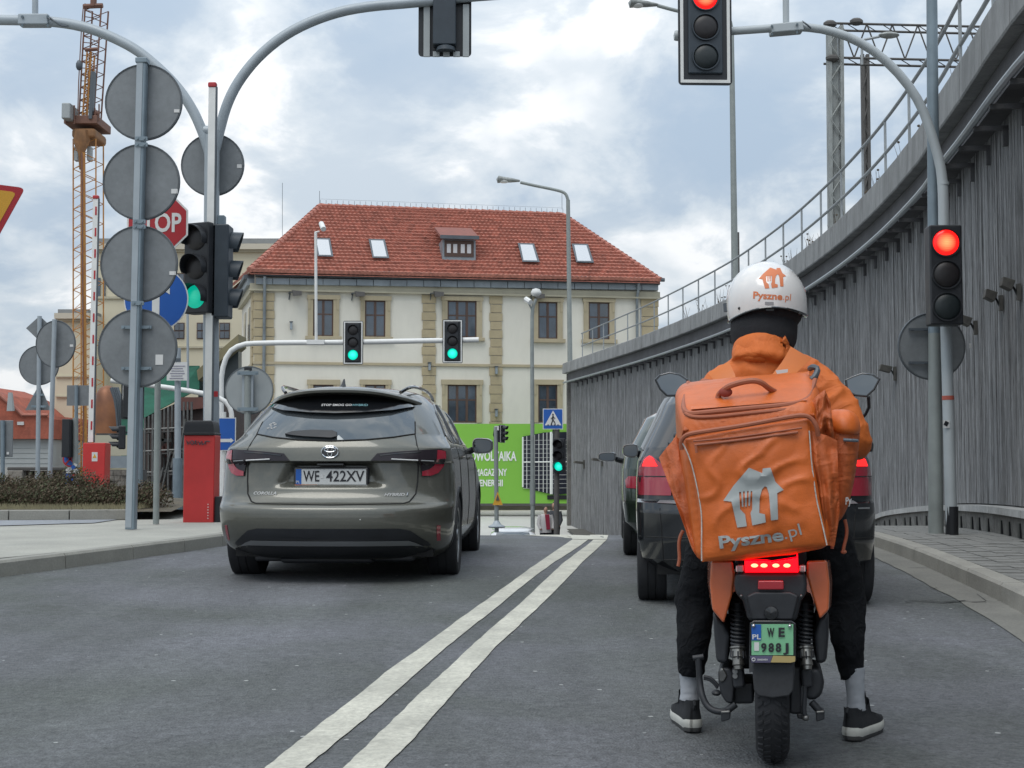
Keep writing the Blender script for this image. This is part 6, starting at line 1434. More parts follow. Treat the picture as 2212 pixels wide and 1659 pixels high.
# side glass, handles, seams
for sx in (-1, 1):
    sw = c.patch([(.80, 1.10), (1.02, 1.28), (1.25, 1.355), (1.9, 1.375), (2.45, 1.345), (2.85, 1.20), (3.15, 1.06), (3.1, 1.045), (1.0, 1.05)], .004, M_cglass, 'side_window', car, side=sx, dens=.12)
    for y in (1.35, 2.15): c.line([(y, 1.05), (y + .05, 1.36)], .018, M_gloss, 'window_pillar', sw, side=sx, off=.0)
    c.line([(.80, 1.10), (1.02, 1.285), (1.25, 1.36), (1.9, 1.38), (2.45, 1.35), (2.85, 1.205), (3.15, 1.06)], .008, M_gloss, 'window_trim', sw, side=sx, off=.003)
    c.line([(1.25, 1.02), (1.22, .70), (1.40, .35)], .004, M_seam, 'door_gap', car, side=sx); c.line([(2.18, 1.03), (2.16, .35)], .004, M_seam, 'door_gap', car, side=sx); c.line([(3.10, 1.03), (3.2, .6), (3.15, .35)], .004, M_seam, 'door_gap', car, side=sx)
    for y in (1.42, 2.35): MB().tube([(sx * (c.side(y, .93) + .01), y, .93), (sx * (c.side(y, .93) + .028), y + .1, .932), (sx * (c.side(y, .93) + .01), y + .2, .93)], .011, 8).build('door_handle', M_olive, car)
    mirror(car, sx * .885, sx * 1.08, 2.72, 1.045, .145, M_gloss, sx)
M_cgl2 = mat('dark_car_glass', (0.025, 0.03, 0.034), .05, spec=.6, coat=.5)
# ---------------- black hatchback ahead of the scooter
ZB = [(.22, .12, 3.7, .70), (.30, .02, 3.78, .775), (.42, .0, 3.8, .795), (.60, .0, 3.8, .80), (.655, .02, 3.78, .80), (.675, .10, 3.7, .80), (.80, .12, 3.4, .80), (.92, .14, 3.0, .79), (1.0, .17, 2.85, .755), (1.15, .27, 2.6, .68), (1.30, .38, 2.3, .61), (1.38, .48, 2.1, .56), (1.42, .62, 1.9, .46), (1.435, .85, 1.7, .28)]
M_blk = paint('black_paint', (0.012, 0.014, 0.017), .16, .2)
M_lit = mat('brake_light_lit', (0.6, 0.01, 0.01), .3, emit=(1.0, .015, .015), es=2.2); M_lit.cycles.use_transparent_shadow = False if hasattr(M_lit.cycles, 'use_transparent_shadow') else False
YB = 8.45; XB = px(1633, 1000, 8.5).x; ZBg = zr(9.0) - .005
car2 = thing('black_hatchback', 'black hatchback with lit brake lights mostly hidden behind the scooter rider', 'car', (XB, YB, ZBg), R(-6.3))
ZB = [(a, b_, c_, d_ * .945) for a, b_, c_, d_ in ZB]
c2 = Car(ZB, .40, 2.8, .6, (.60, 3.05), .33, None); c2.wr = .285
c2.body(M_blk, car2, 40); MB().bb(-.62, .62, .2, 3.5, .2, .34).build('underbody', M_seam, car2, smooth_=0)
for sx in (-1, 1):
    for y in (.60, 3.05): wheel(car2, sx * .655, y, .285, .285, .19, sx)
    mm = lambda P: [(sx * x, z) for x, z in P]
    lb = c2.patch(mm([(.53, .70), (.74, .70), (.747, .80), (.735, .88), (.70, .945), (.655, .955), (.59, .90), (.53, .80)]), .012, M_lampr, 'tail_lamp', car2, dens=.04)
    c2.patch(mm([(.615, .885), (.715, .885), (.70, .925), (.668, .952), (.645, .938)]), .017, M_lit, 'lit_brake_lamp', lb, dens=.04); c2.line(mm([(.53, .82), (.742, .82)]), .004, M_lampd, 'lamp_divider', lb, off=.013)
    c2.patch(mm([(.30, .645), (.62, .655), (.60, .672), (.30, .672)]), .012, M_silver, 'bumper_strip', car2, dens=.05)
    c2.patch(mm([(.20, .255), (.47, .255), (.44, .285), (.20, .285)]) if sx < 0 else mm([(.62, .62), (.70, .62), (.70, .63), (.62, .63)]), .012, M_silver, 'lower_strip', car2, dens=.05)
    sw = c2.patch([(.62, 1.02), (.75, 1.24), (.95, 1.33), (1.8, 1.33), (2.3, 1.15), (2.6, 1.0), (.7, .98)], .004, M_cgl2, 'side_window', car2, side=sx, dens=.12); c2.line([(.60, 1.0), (.74, 1.25), (.95, 1.345), (1.8, 1.345), (2.3, 1.16)], .014, M_silver, 'window_trim', sw, side=sx, off=.004)
    c2.line([(.45, .99), (.55, 1.2), (.70, 1.37)], .010, M_silver, 'roof_gutter', car2, side=sx, off=.003)
    mirror(car2, sx * .765, sx * .89, 2.0, 1.0, .105, M_gloss, sx)
c2.patch([(-.50, .99), (.50, .99), (.44, 1.30), (-.44, 1.30)], .005, M_cgl2, 'rear_window', car2); c2.line([(-.6, .62), (-.58, .30), (.58, .30), (.6, .62)], .004, M_seam, 'bumper_gap', car2)
c2.line([(-.73, .44), (.73, .44)], .004, M_seam, 'bumper_crease', car2); plate(car2, 0, c2.rear(0, .78) - .02, .78, .52, .11, '', M_plw, M_ptx)
# ---------------- dark green car further ahead
YD = 12.05; t_ = px(1341, 1000, 12.2).x
car3 = thing('dark_green_car', 'dark green car further ahead, only its left edge showing beside the black hatchback', 'car', (t_ + .86, YD, zr(12.8)), R(-4.2))
ZD = [(.2, .1, 4.1, .74), (.32, .02, 4.15, .83), (.5, .0, 4.2, .85), (.62, .05, 4.1, .855), (.8, .1, 3.8, .85), (.92, .14, 3.4, .83), (1.0, .2, 3.1, .78), (1.15, .33, 2.8, .70), (1.28, .46, 2.5, .63), (1.34, .60, 2.2, .52), (1.355, .85, 1.9, .3)]
M_dgr = paint('dark_green_paint', (0.03, 0.045, 0.033), .18, .4)
c3 = Car(ZD, .45, 2.7, .6, (.75, 3.3), .34, None); c3.wr = .30; c3.body(M_dgr, car3, 36); MB().bb(-.66, .66, .2, 3.9, .19, .34).build('underbody', M_seam, car3, smooth_=0)
for sx in (-1, 1):
    for y in (.75, 3.3): wheel(car3, sx * .745, y, .30, .30, .2, sx)
    c3.patch([(sx * x, z) for x, z in ((.62, .62), (.82, .63), (.83, .70), (.80, .735), (.62, .73))], .01, M_lampr, 'tail_lamp', car3, dens=.05)
    c3.patch([(.60, 1.0), (.85, 1.22), (1.1, 1.28), (2.0, 1.28), (2.6, 1.05), (2.8, .98)], .004, M_cgl2, 'side_window', car3, side=sx, dens=.14); mirror(car3, sx * .90, sx * 1.10, 2.6, .92, .10, M_gloss, sx)
c3.patch([(-.55, 1.0), (.55, 1.0), (.48, 1.26), (-.48, 1.26)], .005, M_cgl2, 'rear_window', car3); plate(car3, 0, c3.rear(0, .72) - .02, .72, .52, .11, '', M_plw, M_ptx)
MB().tube([(-.70, c3.rear(-.70, .80) - .01, .80), (-.66, c3.rear(-.66, .80) - .02, .80)], .02, 8).build('badge', M_chrome, car3)
# ---------------- white car down the slope
YW = 38.0; xw = px(1108, 1000, YW).x; car4 = thing('white_car', 'white car down the slope, only the top of its roof showing over the road crest', 'car', (xw, YW, px(1108, 1138, YW + 1.5).z - 1.44))
ZW = [(r[0], r[1], r[2] - .4, r[3] * .98) for r in ZD]; ZW = [(a, b_, c_, d_) for a, b_, c_, d_ in ZW[:-1]] + [(1.40, .75, 2.1, .60), (1.44, 1.0, 1.8, .35)]
c4 = Car(ZW, .45, 2.7, .6, (.75, 3.1), .34, None); c4.wr = .30; c4.body(paint('white_car_paint', (0.7, 0.71, 0.72), .3, 0), car4, 30)
c4.patch([(-.50, 1.05), (.50, 1.05), (.46, 1.345), (-.46, 1.345)], .02, M_cglass, 'rear_window', car4)
for sx in (-1, 1):
    for y in (.75, 3.1): wheel(car4, sx * .74, y, .30, .30, .2, sx)
    c4.patch([(.60, 1.0), (.85, 1.22), (1.1, 1.28), (2.0, 1.28), (2.5, 1.05), (2.6, .98)], .004, M_cglass, 'side_window', car4, side=sx, dens=.14)
# ================================================================ SCOOTER, RIDER, BAG
TH = math.atan2(1662 - 1106, F); fwd = V((sin(TH), cos(TH), 0)); rgt = V((cos(TH), -sin(TH), 0)); UP = V((0, 0, 1))
def S(u, v, l):
    d = px(u, v, 1.0); return d * (l / d.dot(fwd))
def Sm(l, r=1.0): return l / F * cos(TH) * 1.0     # metres per pixel at depth l (nearly)
c6 = lambda x, y: (1415.7 + .28 * x, 1194.5 + .28 * y)
c5 = lambda x, y: (1371.4 + .28 * x, 929 + .28 * y)
c4 = lambda x, y: (1371.4 + .2933 * x, 530.9 + .2933 * y)
M_or = mat('orange_plastic', (0.56, 0.125, 0.040), .30, var=.16, vs_=5, coat=1.0, bump=.16, bs=9)
M_frame = mat('scooter_black', (0.020, 0.022, 0.026), .5, var=.35, vs_=10, bump=.15, bs=30, bdist=.004)
M_guard = mat('mudguard_grey', (0.034, 0.036, 0.040), .75, var=.25, vs_=9, v2=.15, s2=60)
M_alu = mat('dull_aluminium', (0.17, 0.17, 0.165), .4, metal=.8, var=.3, vs_=14)
M_sil2 = mat('shock_metal', (0.22, 0.215, 0.20), .32, metal=.85, var=.3, vs_=20)
M_tail = lens_mat('scooter_tail_lit', (1.0, 0.0, 0.008), (1.0, 0.02, 0.02), 1.9, 1)
M_led = mat('led_lit', (1, .4, .2), .3, emit=(1.0, .42, .20), es=2.2)
M_gpl = mat('plate_green', (0.20, 0.48, 0.27), .5)
base = S(1668, 1643, 4.52); base.z = zr(base.y)
sc = thing('scooter', 'orange and black scooter with green number plate and lit red tail light', 'scooter', base)
W_ = lambda mb, nm, m, par=None, **k: mb.build(nm, m, par or sc, world=True, **k)
def sprism(pts, l, th, nm, m, par=None, bev=.006, f=None, smooth_=30):
    P = [S(*(f or c6)(x, y), l) for x, y in pts]; return W_(MB().prism(P, fwd * th), nm, m, par, bevel=bev, smooth_=smooth_)
def stube(pts, l, r, nm, m, par=None, n=10, f=None, sm=1):
    ls = l if isinstance(l, (list, tuple)) else [l] * len(pts); P = [S(*(f or c6)(x, y), q) for (x, y), q in zip(pts, ls)]
    P = [V(p) for p in smooth([tuple(p) for p in P], sm)] if sm else P
    return W_(MB().tube(P, r, n), nm, m, par)
# rear wheel
RW = .235; ax = S(1668, 1500, 4.60); ax.z = zr(4.52) + RW
b = MB(); wd = .055; prof = []
for k in range(13): a = R(-78 + 156 * k / 12); prof.append((RW - .052 + .052 * cos(a) * 1.0, wd * sin(a)))
prof = [(RW - .075, -wd * .8)] + prof + [(RW - .075, wd * .8)]
b.lathe(prof, ax, rgt, 64, cap=False); wh = W_(b, 'rear_wheel', M_tyre)
b = MB()   # tread blocks: chevron lugs
for k in range(46):
    a = 2 * pi * k / 46
    for sg in (-1, 1):
        for (t0, t1, w0, w1) in ((.006, .026, -.012, .055), (.030, .046, .02, .10)):
            P = []
            for (tt, ww) in ((t0, w0), (t1, w1), (t1, w1 + .045), (t0, w0 + .045)):
                an = a + ww * .9; r_ = RW + .0035 - 0.030 * (tt / .055) ** 2.4
                for dr in (0,): P.append((tt * sg, an, r_))
            top = [ax + rgt * t + (fwd * cos(q) + UP * sin(q)) * r_ for t, q, r_ in P]; bot = [ax + rgt * t + (fwd * cos(q) + UP * sin(q)) * (r_ - .008) for t, q, r_ in P]
            b.add(bot + top, BOXF)
W_(b, 'tread', M_tyre, wh, smooth_=0)
b = MB(); b.lathe([(RW - .07, -.03), (RW - .06, -.04), (RW - .06, .04), (RW - .07, .03)], ax, rgt, 40); b.lathe([(.11, -.055), (.12, -.03), (.12, .03), (.11, .055)], ax, rgt, 32); W_(b, 'hub_motor', M_frame, wh)
# mudguard: curved sheet over the wheel's back
b = MB(); rings = []
for k in range(13):
    a = R(160 - 40 * k / 12); ro = RW + .028
    for_ = []
    for j in range(9):
        t = lerp(-.070, .070, j / 8); for_.append(ax + rgt * t - fwd * (-cos(a)) * (ro - .03 * (abs(t) / .07) ** 3) * 1.0 + UP * sin(a) * (ro - .03 * (abs(t) / .07) ** 3))
    rings.append(for_ + [p + fwd * .006 for p in reversed(for_)])
b.loft(rings); W_(b, 'mudguard', M_guard)
sprism([(748, 850), (1075, 850), (1072, 960), (1066, 1060), (1035, 1105), (905, 1122), (790, 1105), (762, 1060), (752, 960)], 4.345, .012, 'mudflap', M_guard, bev=.01)
# plate and holder
pl = sprism([(728, 540), (760, 522), (1050, 522), (1085, 545), (1086, 835), (1070, 852), (745, 852), (727, 830)], 4.325, .01, 'number_plate', M_gloss, bev=.003)
sprism([(742, 550), (1064, 550), (1064, 788), (742, 788)], 4.320, .003, 'plate_face', M_gpl, pl, 0, smooth_=0)
sprism([(742, 552), (816, 552), (816, 674), (742, 674)], 4.3175, .002, 'blue_band', M_blue, pl, 0, smooth_=0)
sprism([(762, 690), (800, 690), (800, 755), (762, 755)], 4.3175, .002, 'plate_seal', M_stick, pl, 0, smooth_=0)
sprism([(730, 793), (905, 793), (888, 846), (742, 846)], 4.3175, .002, 'frame_print', mat('violet_print', (.10, .09, .16), .5), pl, 0, smooth_=0)
sprism([(908, 793), (1080, 797), (1078, 838), (1045, 846), (890, 844)], 4.3175, .002, 'frame_print', mat('gold_print', (.42, .32, .13), .5), pl, 0, smooth_=0)
def stext(s_, p0, p1, ph, l, m, par, nm='plate_text', f=c6, bold=.02):
    o = S(*f(*p0), l); e = S(*f(*p1), l) - o; h = S(*f(*ph), l) - o; b = MB(); text_mb(b, s_, flat_fn(o, e, h), bold=bold); return W_(b, nm, m, par, smooth_=0, fixn=False)
stext('W', (862, 645), (918, 645), (862, 580), 4.316, M_ptx, pl, bold=.04); stext('E', (950, 645), (998, 645), (950, 578), 4.316, M_ptx, pl, bold=.04)
for ch, x in (('9', 815), ('8', 872), ('8', 928), ('J', 985)): stext(ch, (x, 762), (x + 43, 762), (x, 697), 4.316, M_ptx, pl, bold=.035)
stext('PL', (748, 665), (815, 665), (748, 628), 4.315, M_stick, pl)
stext('rejestracja', (800, 832), (875, 832), (800, 812), 4.315, M_stick, pl, bold=0) if False else None
W_(MB().tube([S(*c6(758 + 12 * cos(a), 822 + 12 * sin(a)), 4.314) for a in [2 * pi * k / 10 for k in range(10)]], .0012, 4, closed=True), 'frame_mark', M_stick, pl)
b = MB()
for k in range(8): b.box(S(*c6(792 + k * 10, 823), 4.316), (.0022, .001, .0045 if k % 3 else .006))
W_(b, 'frame_mark', M_stick, pl, smooth_=0)
for x, y in ((758, 562), (1038, 564)): W_(MB().ell(S(*c6(x, y), 4.315), (.006, .006, .006), 10, 6), 'plate_bolt', M_chrome, pl)
# black tail section
ts = sprism([(618, 150), (1158, 150), (1172, 240), (1165, 318), (1128, 372), (1090, 530), (715, 530), (672, 372), (618, 318), (606, 240)], 4.345, .16, 'tail_section', M_frame, bev=.014)
sprism([(700, 330), (770, 300), (1040, 300), (1110, 330), (1062, 520), (745, 520)], 4.335, .02, 'tail_panel', M_frame, ts, .008)
rf_ = sprism([(792, 214), (990, 214), (992, 284), (790, 284)], 4.328, .03, 'reflector', mat('reflector_red', (.36, .02, .03), .25, coat=.8), ts, .004)
W_(MB().lathe([(.001, -.012), (.020, -.010), (.023, .0), (.023, .02)], S(*c6(893, 462), 4.335), fwd, 24), 'lock', M_gloss, ts)
for x in (662, 1125): W_(MB().ell(S(*c6(x, 332), 4.335), (.005, .005, .005), 8, 5), 'bolt', M_alu, ts)
tl = sprism([(688, 62), (860, 62), (900, 70), (1090, 40), (1094, 10), (1100, 12), (1104, 150), (690, 150)], 4.315, .07, 'tail_light', M_tail, bev=.004)
tl['label'] = 'lit red tail light'
for x in (765, 838, 930, 1015): W_(MB().ell(S(*c6(x, 97), 4.312), (.011, .004, .006), 14, 8), 'led', M_led, tl)
for x0, x1 in ((618, 684), (1108, 1162)): sprism([(x0, 96), (x1, 92), (x1, 150), (x0, 150)], 4.335, .05, 'indicator', mat('clear_lens', (.30, .28, .27), .15, coat=1), None, .006)
for x in (626, 1153): sprism([(x - 5, 100), (x + 5, 100), (x + 6, 145), (x - 4, 145)], 4.33, .01, 'indicator_edge', M_stick, None, .002)
# orange side fairings (curved)
def fair(P0, P1, nm):
    """P0 outline near, P1 outline far"""
    b = MB(); b.loft([[S(*c6(x, y), 4.40) for x, y in P0], [S(*c6(x, y), 4.55) for x, y in P1], [S(*c6(x, y), 4.9) for x, y in P1]]); return W_(b, nm, M_or, bevel=.008, smooth_=50)
L0 = [(430, 60), (600, 60), (612, 175), (596, 320), (530, 548), (440, 442), (420, 240)]; L1 = [(404, 60), (590, 60), (600, 175), (580, 300), (520, 500), (428, 400), (402, 230)]
fair(L0, L1, 'side_fairing'); mir = lambda P: [(1772 - x, y) for x, y in P]
fair([(1165, 60), (1325, 55), (1345, 240), (1338, 442), (1268, 515), (1212, 330), (1168, 180)], [(1175, 55), (1345, 50), (1366, 220), (1356, 420), (1262, 480), (1205, 300), (1172, 175)], 'side_fairing')
for P in ([(440, 440), (535, 555), (575, 640), (560, 860), (470, 852), (452, 640)], [(1340, 440), (1340, 640), (1322, 850), (1240, 862), (1225, 640), (1262, 515)]): sprism(P, 4.46, .35, 'lower_panel', M_frame, bev=.015)
sprism([(560, 330), (1220, 330), (1230, 560), (1150, 900), (640, 900), (560, 560)], 4.66, .18, 'frame_core', M_frame, bev=.02)
# shocks
def shock(x):
    t0 = S(*c6(x, 395), 4.50); t1 = S(*c6(x + (5 if x < 800 else -5), 725), 4.44); n = 150; P = []
    for k in range(n + 1):
        f_ = k / n; a = f_ ** 1.25 * 2 * pi * 9.5; P.append(t0.lerp(t1, f_) + (rgt * cos(a) + fwd * sin(a)) * .0205)
    s_ = W_(MB().tube(P, .0042, 6), 'shock_absorber', M_frame); W_(MB().tube([t0, t1], .011, 12), 'shock_rod', M_guard, s_)
    o = t1; dn = (S(*c6(x + 10, 900), 4.42) - t1); W_(MB().tube([o, o + dn * .08, o + dn * .12, o + dn * .45, o + dn * .5, o + dn * .8, o + dn * .85, o + dn], [.026, .026, .0215, .0235, .018, .019, .015, .014], 18), 'shock_body', M_sil2, s_)
    for k in range(8): a = 2 * pi * k / 8; W_(MB().tube([o + dn * .15 + (rgt * cos(a) + fwd * sin(a)) * .0225, o + dn * .46 + (rgt * cos(a) + fwd * sin(a)) * .024], .0028, 5), 'shock_rib', M_frame, s_)
    sprism([(x - 45, 890), (x + 50, 890), (x + 60, 1040), (x - 30, 1050)], 4.44, .06, 'shock_mount', M_frame, bev=.01)
shock(632); shock(1162)
# swing arm and motor side blocks
for P in ([(482, 915), (505, 882), (575, 890), (600, 930), (612, 1040), (600, 1165), (545, 1160), (505, 1095), (488, 1010)], [(1140, 900), (1255, 885), (1290, 930), (1305, 1000), (1292, 1090), (1240, 1142), (1150, 1130)]): sprism(P, 4.47, .22, 'motor_cover', M_frame, bev=.018)
sprism([(490, 905), (520, 880), (560, 950), (530, 1000), (495, 1000)], 4.462, .02, 'cover_highlight', M_alu, bev=.01)
sprism([(598, 1000), (760, 1000), (760, 1165), (598, 1168)], 4.52, .2, 'swing_arm', M_frame, bev=.01); sprism([(1040, 880), (1130, 880), (1130, 1250), (1030, 1245)], 4.47, .2, 'swing_arm', M_frame, bev=.01)
for y in (915, 950): W_(MB().cyl(S(*c6(610 + y % 7, y), 4.43), S(*c6(610, y), 4.46), .008, 10), 'bolt', M_alu)
sprism([(1090, 1240), (1140, 1240), (1150, 1285), (1095, 1280)], 4.46, .05, 'stand_pivot', M_frame, bev=.005)
stube([(1150, 1030), (1152, 1120), (1145, 1225), (1160, 1262)], 4.43, .0075, 'centre_stand', M_frame); W_(MB().ell(S(*c6(1160, 1272), 4.43), (.012, .012, .010), 10, 6), 'stand_foot', M_alu)
# crash bar on the left, foot pegs
stube([(332, 812), (338, 900), (342, 1000), (362, 1110), (400, 1185), (460, 1222), (545, 1226)], [4.5, 4.5, 4.5, 4.48, 4.47, 4.46, 4.46], .0105, 'crash_bar', M_frame, sm=2); stube([(290, 812), (372, 800)], 4.5, .009, 'bar_peg', M_frame, sm=0)
stube([(372, 955), (420, 962), (450, 985), (490, 1030)], 4.5, .0055, 'bar_stay', M_frame); stube([(372, 970), (415, 978), (445, 1000), (480, 1045)], 4.5, .004, 'bar_stay', M_frame); W_(MB().ell(S(*c6(470, 1078), 4.5), (.016, .02, .010), 10, 6), 'stay_end', M_frame)
for x0, x1, xa, ya in ((502, 578, 620, 1165), (1238, 1306, 1205, 1150)):
    sprism([(x0, 1222), (x1, 1215), (x1, 1285), (x0 + 4, 1306)], 4.44, .05, 'foot_peg', M_frame, bev=.004); sprism([(x0 + 2, 1222), (x1 - 2, 1216), (x1 - 4, 1236), (x0 + 6, 1240)], 4.437, .01, 'peg_cap', M_alu, bev=.003); stube([((x0 + x1) / 2, 1225), (xa, ya)], 4.48, .012, 'peg_arm', M_frame, sm=0)
# seat, floor, front shield, fork, front wheel, bars (ahead of the rider)
def at(lx, l, z): p = fwd * l + rgt * lx + S(1662, 1000, 1).normalized() * 0; return V((p.x, p.y, zr(p.y) + z))
cx0 = (S(1662, 1000, 4.8).dot(rgt))
at = lambda lx, l, z: (lambda p: V((p.x, p.y, zr(p.y) + z)))(fwd * l + rgt * (cx0 + lx))
b = MB(); rings = []
for l, hw, zt_, zb in ((4.40, .10, .80, .72), (4.5, .145, .815, .70), (4.8, .15, .79, .68), (5.0, .12, .765, .66), (5.08, .08, .74, .66)): rings.append([at(-hw, l, zb), at(-hw * 1.05, l, zt_ - .04), at(-hw * .8, l, zt_), at(hw * .8, l, zt_), at(hw * 1.05, l, zt_ - .04), at(hw, l, zb)])
b.loft(rings); W_(b, 'seat', mat('seat_vinyl', (.018, .018, .02), .6, bump=.2, bs=60), bevel=.01)
b = MB(); b.loft([[at(-x, l, z0), at(-x, l, z1), at(x, l, z1), at(x, l, z0)] for l, x, z0, z1 in ((4.75, .12, .28, .7), (5.0, .12, .26, .62), (5.05, .14, .25, .33), (5.4, .15, .25, .33))]); W_(b, 'floor_board', M_frame, bevel=.015)
b = MB(); b.loft([[at(-x, l, z), at(-x * .6, l + .06, z), at(x * .6, l + .06, z), at(x, l, z), at(x * .6, l + .10, z), at(-x * .6, l + .10, z)] for l, x, z in ((5.42, .13, .28), (5.46, .19, .5), (5.42, .20, .7), (5.34, .15, .9), (5.30, .09, .98))]); W_(b, 'front_shield', M_or, bevel=.008)
fx = fwd * 5.78 + rgt * cx0; fx.z = zr(fx.y) + RW; W_(MB().lathe(prof, fx, rgt, 40, cap=False), 'front_wheel', M_tyre); W_(MB().lathe([(.12, -.04), (.165, -.03), (.165, .03), (.12, .04)], fx, rgt, 24), 'front_hub', M_frame)
for s_ in (-1, 1): W_(MB().tube([at(s_ * .08, 5.78, RW), at(s_ * .08, 5.5, .75)], .018, 10), 'fork_leg', M_frame)
W_(MB().tube([at(0, 5.5, .7), at(0, 5.33, 1.02)], .025, 10), 'steering_column', M_frame)
GZ = 1.02; GL = 5.26
W_(MB().tube([at(-.36, GL - .04, GZ), at(-.15, GL + .04, GZ + .03), at(.15, GL + .04, GZ + .03), at(.36, GL - .04, GZ)], .0125, 10), 'handlebar', M_frame)
for s_ in (-1, 1): W_(MB().tube([at(s_ * .26, GL - .01, GZ + .01), at(s_ * .375, GL - .045, GZ)], .018, 12), 'grip', M_black)
# mirrors
def smirror(P, stem, nm='rear_mirror'):
    l = 5.15; n = len(P); near = [S(*c4(x, y), l) for x, y in P]; cx_ = sum(p[0] for p in P) / n; cy_ = sum(p[1] for p in P) / n
    far = [S(*c4(cx_ + (x - cx_) * .75, cy_ + (y - cy_) * .7), l + .045) for x, y in P]
    o = W_(MB().loft([near, [p + fwd * .012 for p in near], far]), nm, M_gloss, bevel=.004, smooth_=50)
    inn = [S(*c4(cx_ + (x - cx_) * .85, cy_ + (y - cy_) * .84), l - .003) for x, y in P]
    # slightly turned glass
    gz = W_(MB().prism(inn, fwd * .003), 'mirror_glass', mat('scooter_mirror_glass', (.22, .235, .25), .02, metal=1), o, smooth_=0)
    W_(MB().tube([S(*c4(*q), l + .03 + .02 * k) for k, q in enumerate(stem)], .006, 8), 'mirror_stem', M_frame)
smirror([(143, 985), (175, 950), (255, 928), (335, 945), (395, 985), (400, 1060), (330, 1110), (235, 1112), (180, 1060)], [(300, 1100), (330, 1180), (380, 1300)])
smirror([(1545, 985), (1600, 960), (1675, 934), (1760, 945), (1812, 980), (1770, 1060), (1710, 1116), (1620, 1108), (1555, 1080)], [(1720, 1110), (1724, 1190), (1700, 1240), (1640, 1300)])
# ---------------------------------------------------------------- rider
M_jack = mat('orange_jacket', (0.62, 0.145, 0.022), .65, var=.12, vs_=4, bump=.2, bs=7, bdist=.02, crease=.3, cs=4, weave=.4)
M_jack2 = mat('orange_strap', (0.58, 0.165, 0.040), .7, var=.08, vs_=10)
M_bag = mat('orange_bag', (0.60, 0.130, 0.020), .42, var=.16, vs_=3, bump=.2, bs=9, bdist=.018, crease=.20, cs=2.2, weave=.5, v2=.06, s2=25)
M_bagd = mat('orange_bag_dark', (0.46, 0.100, 0.022), .55, var=.22, vs_=5, bump=.25, bs=9, bdist=.02, crease=.45, cs=5, weave=.5, v2=.1, s2=20)  # darker, rougher orange than the bag body, for gussets and side pocket
M_bagp = mat('bag_piping', (0.36, 0.11, 0.055), .6, var=.1, vs_=12)
M_refl = mat('reflective_print', (0.36, 0.385, 0.38), .65, metal=.0, var=.10, vs_=4)
M_refw = mat('reflective_piping', (0.50, 0.47, 0.43), .5, var=.3, vs_=60)
M_pant = mat('black_trousers', (0.008, 0.009, 0.011), .95, spec=.2, var=.2, vs_=8, bump=.2, bs=8, bdist=.01, crease=.5, cs=7, weave=.3)
M_sock = mat('grey_sock', (0.36, 0.38, 0.41), .9, var=.08, vs_=10, bump=.5, bs=90, bdist=.003)
M_shoe = mat('black_knit', (0.020, 0.022, 0.025), .85, bump=.4, bs=90, bdist=.003, var=.15, vs_=30)
M_sole = mat('shoe_sole', (0.50, 0.50, 0.46), .75, var=.18, vs_=9)
M_soled = mat('shoe_outsole', (0.07, 0.07, 0.07), .9)
M_helm = mat('helmet_white', (0.74, 0.72, 0.70), .22, coat=.8, var=.04, vs_=4)
M_gait = mat('black_gaiter', (0.010, 0.011, 0.014), .9, bump=.3, bs=20)
M_lor = mat('logo_orange', (0.66, 0.19, 0.07), .5)
LB = 4.98
hip = at(0, 4.93, .86)
pr = thing('person', 'rider in orange jacket, white helmet and black trousers astride the scooter, feet on the road', 'person', at(0, 4.93, 0))
PB = lambda mb, nm, m, par=None, **k: mb.build(nm, m, par or pr, world=True, **k)
org_p = thing_loc(pr)
def remP(mb, vox, nm, m, par=None, it=3, fn=None, **k):
    me = remesh(mb, vox, nm, it)
    if fn:
        for v in me.vertices: v.co = fn(v.co.copy(), v.normal.copy())
    return mesh_link(me, m, nm, par or pr, org=org_p, **k)
sh = {-1: S(1562, 840, 4.96), 1: S(1762, 826, 4.96)}; el = {-1: S(1492, 968, 4.92), 1: S(1846, 955, 4.90)}
gr = {s_: at(s_ * .315, GL - .035, GZ + .012) for s_ in (-1, 1)}
wr = {s_: gr[s_] + (el[s_] - gr[s_]).normalized() * .085 for s_ in (-1, 1)}
nk = S(1652, 770, 4.97); hd = S(1655, 672, 5.02); ch_ = S(1656, 900, 4.98)
kn = {-1: S(1478, 1300, 5.22), 1: S(1840, 1300, 5.22)}
an = {-1: S(1489, 1490, 4.98), 1: S(1850, 1500, 4.93)}; ank = {-1: S(*c6(264, 1010), 5.03), 1: S(*c6(1543, 1060), 4.99)}
kn = {-1: S(*c6(312, 380), 5.08), 1: S(*c6(1460, 390), 5.08)}
def cap(b, P, r, n=12): b.tube(P, r, n); [b.ell(p, (q, q, q), 12, 8) for p, q in zip(P, r)]
b = MB()
cap(b, [hip + UP * .02, ch_, nk - UP * .02, hd], [.125, .135, .06, .06]); b.ell(hd, (.078, .095, .12), 16, 12); b.ell(ch_.lerp(hip, .1), (.165, .11, .2)); cap(b, [sh[-1] + rgt * .03, sh[1] - rgt * .03], [.05, .05])
for s_ in (-1, 1):
    cap(b, [sh[s_], el[s_], wr[s_], gr[s_] + UP * .015], [.048, .042, .030, .03]); cap(b, [hip + rgt * s_ * .10, kn[s_], ank[s_] + UP * .12 + fwd * .03, ank[s_] + UP * .02 + fwd * .01, ank[s_] - UP * .07], [.075, .038, .026, .024, .024])
remP(b, .014, 'body', skin)
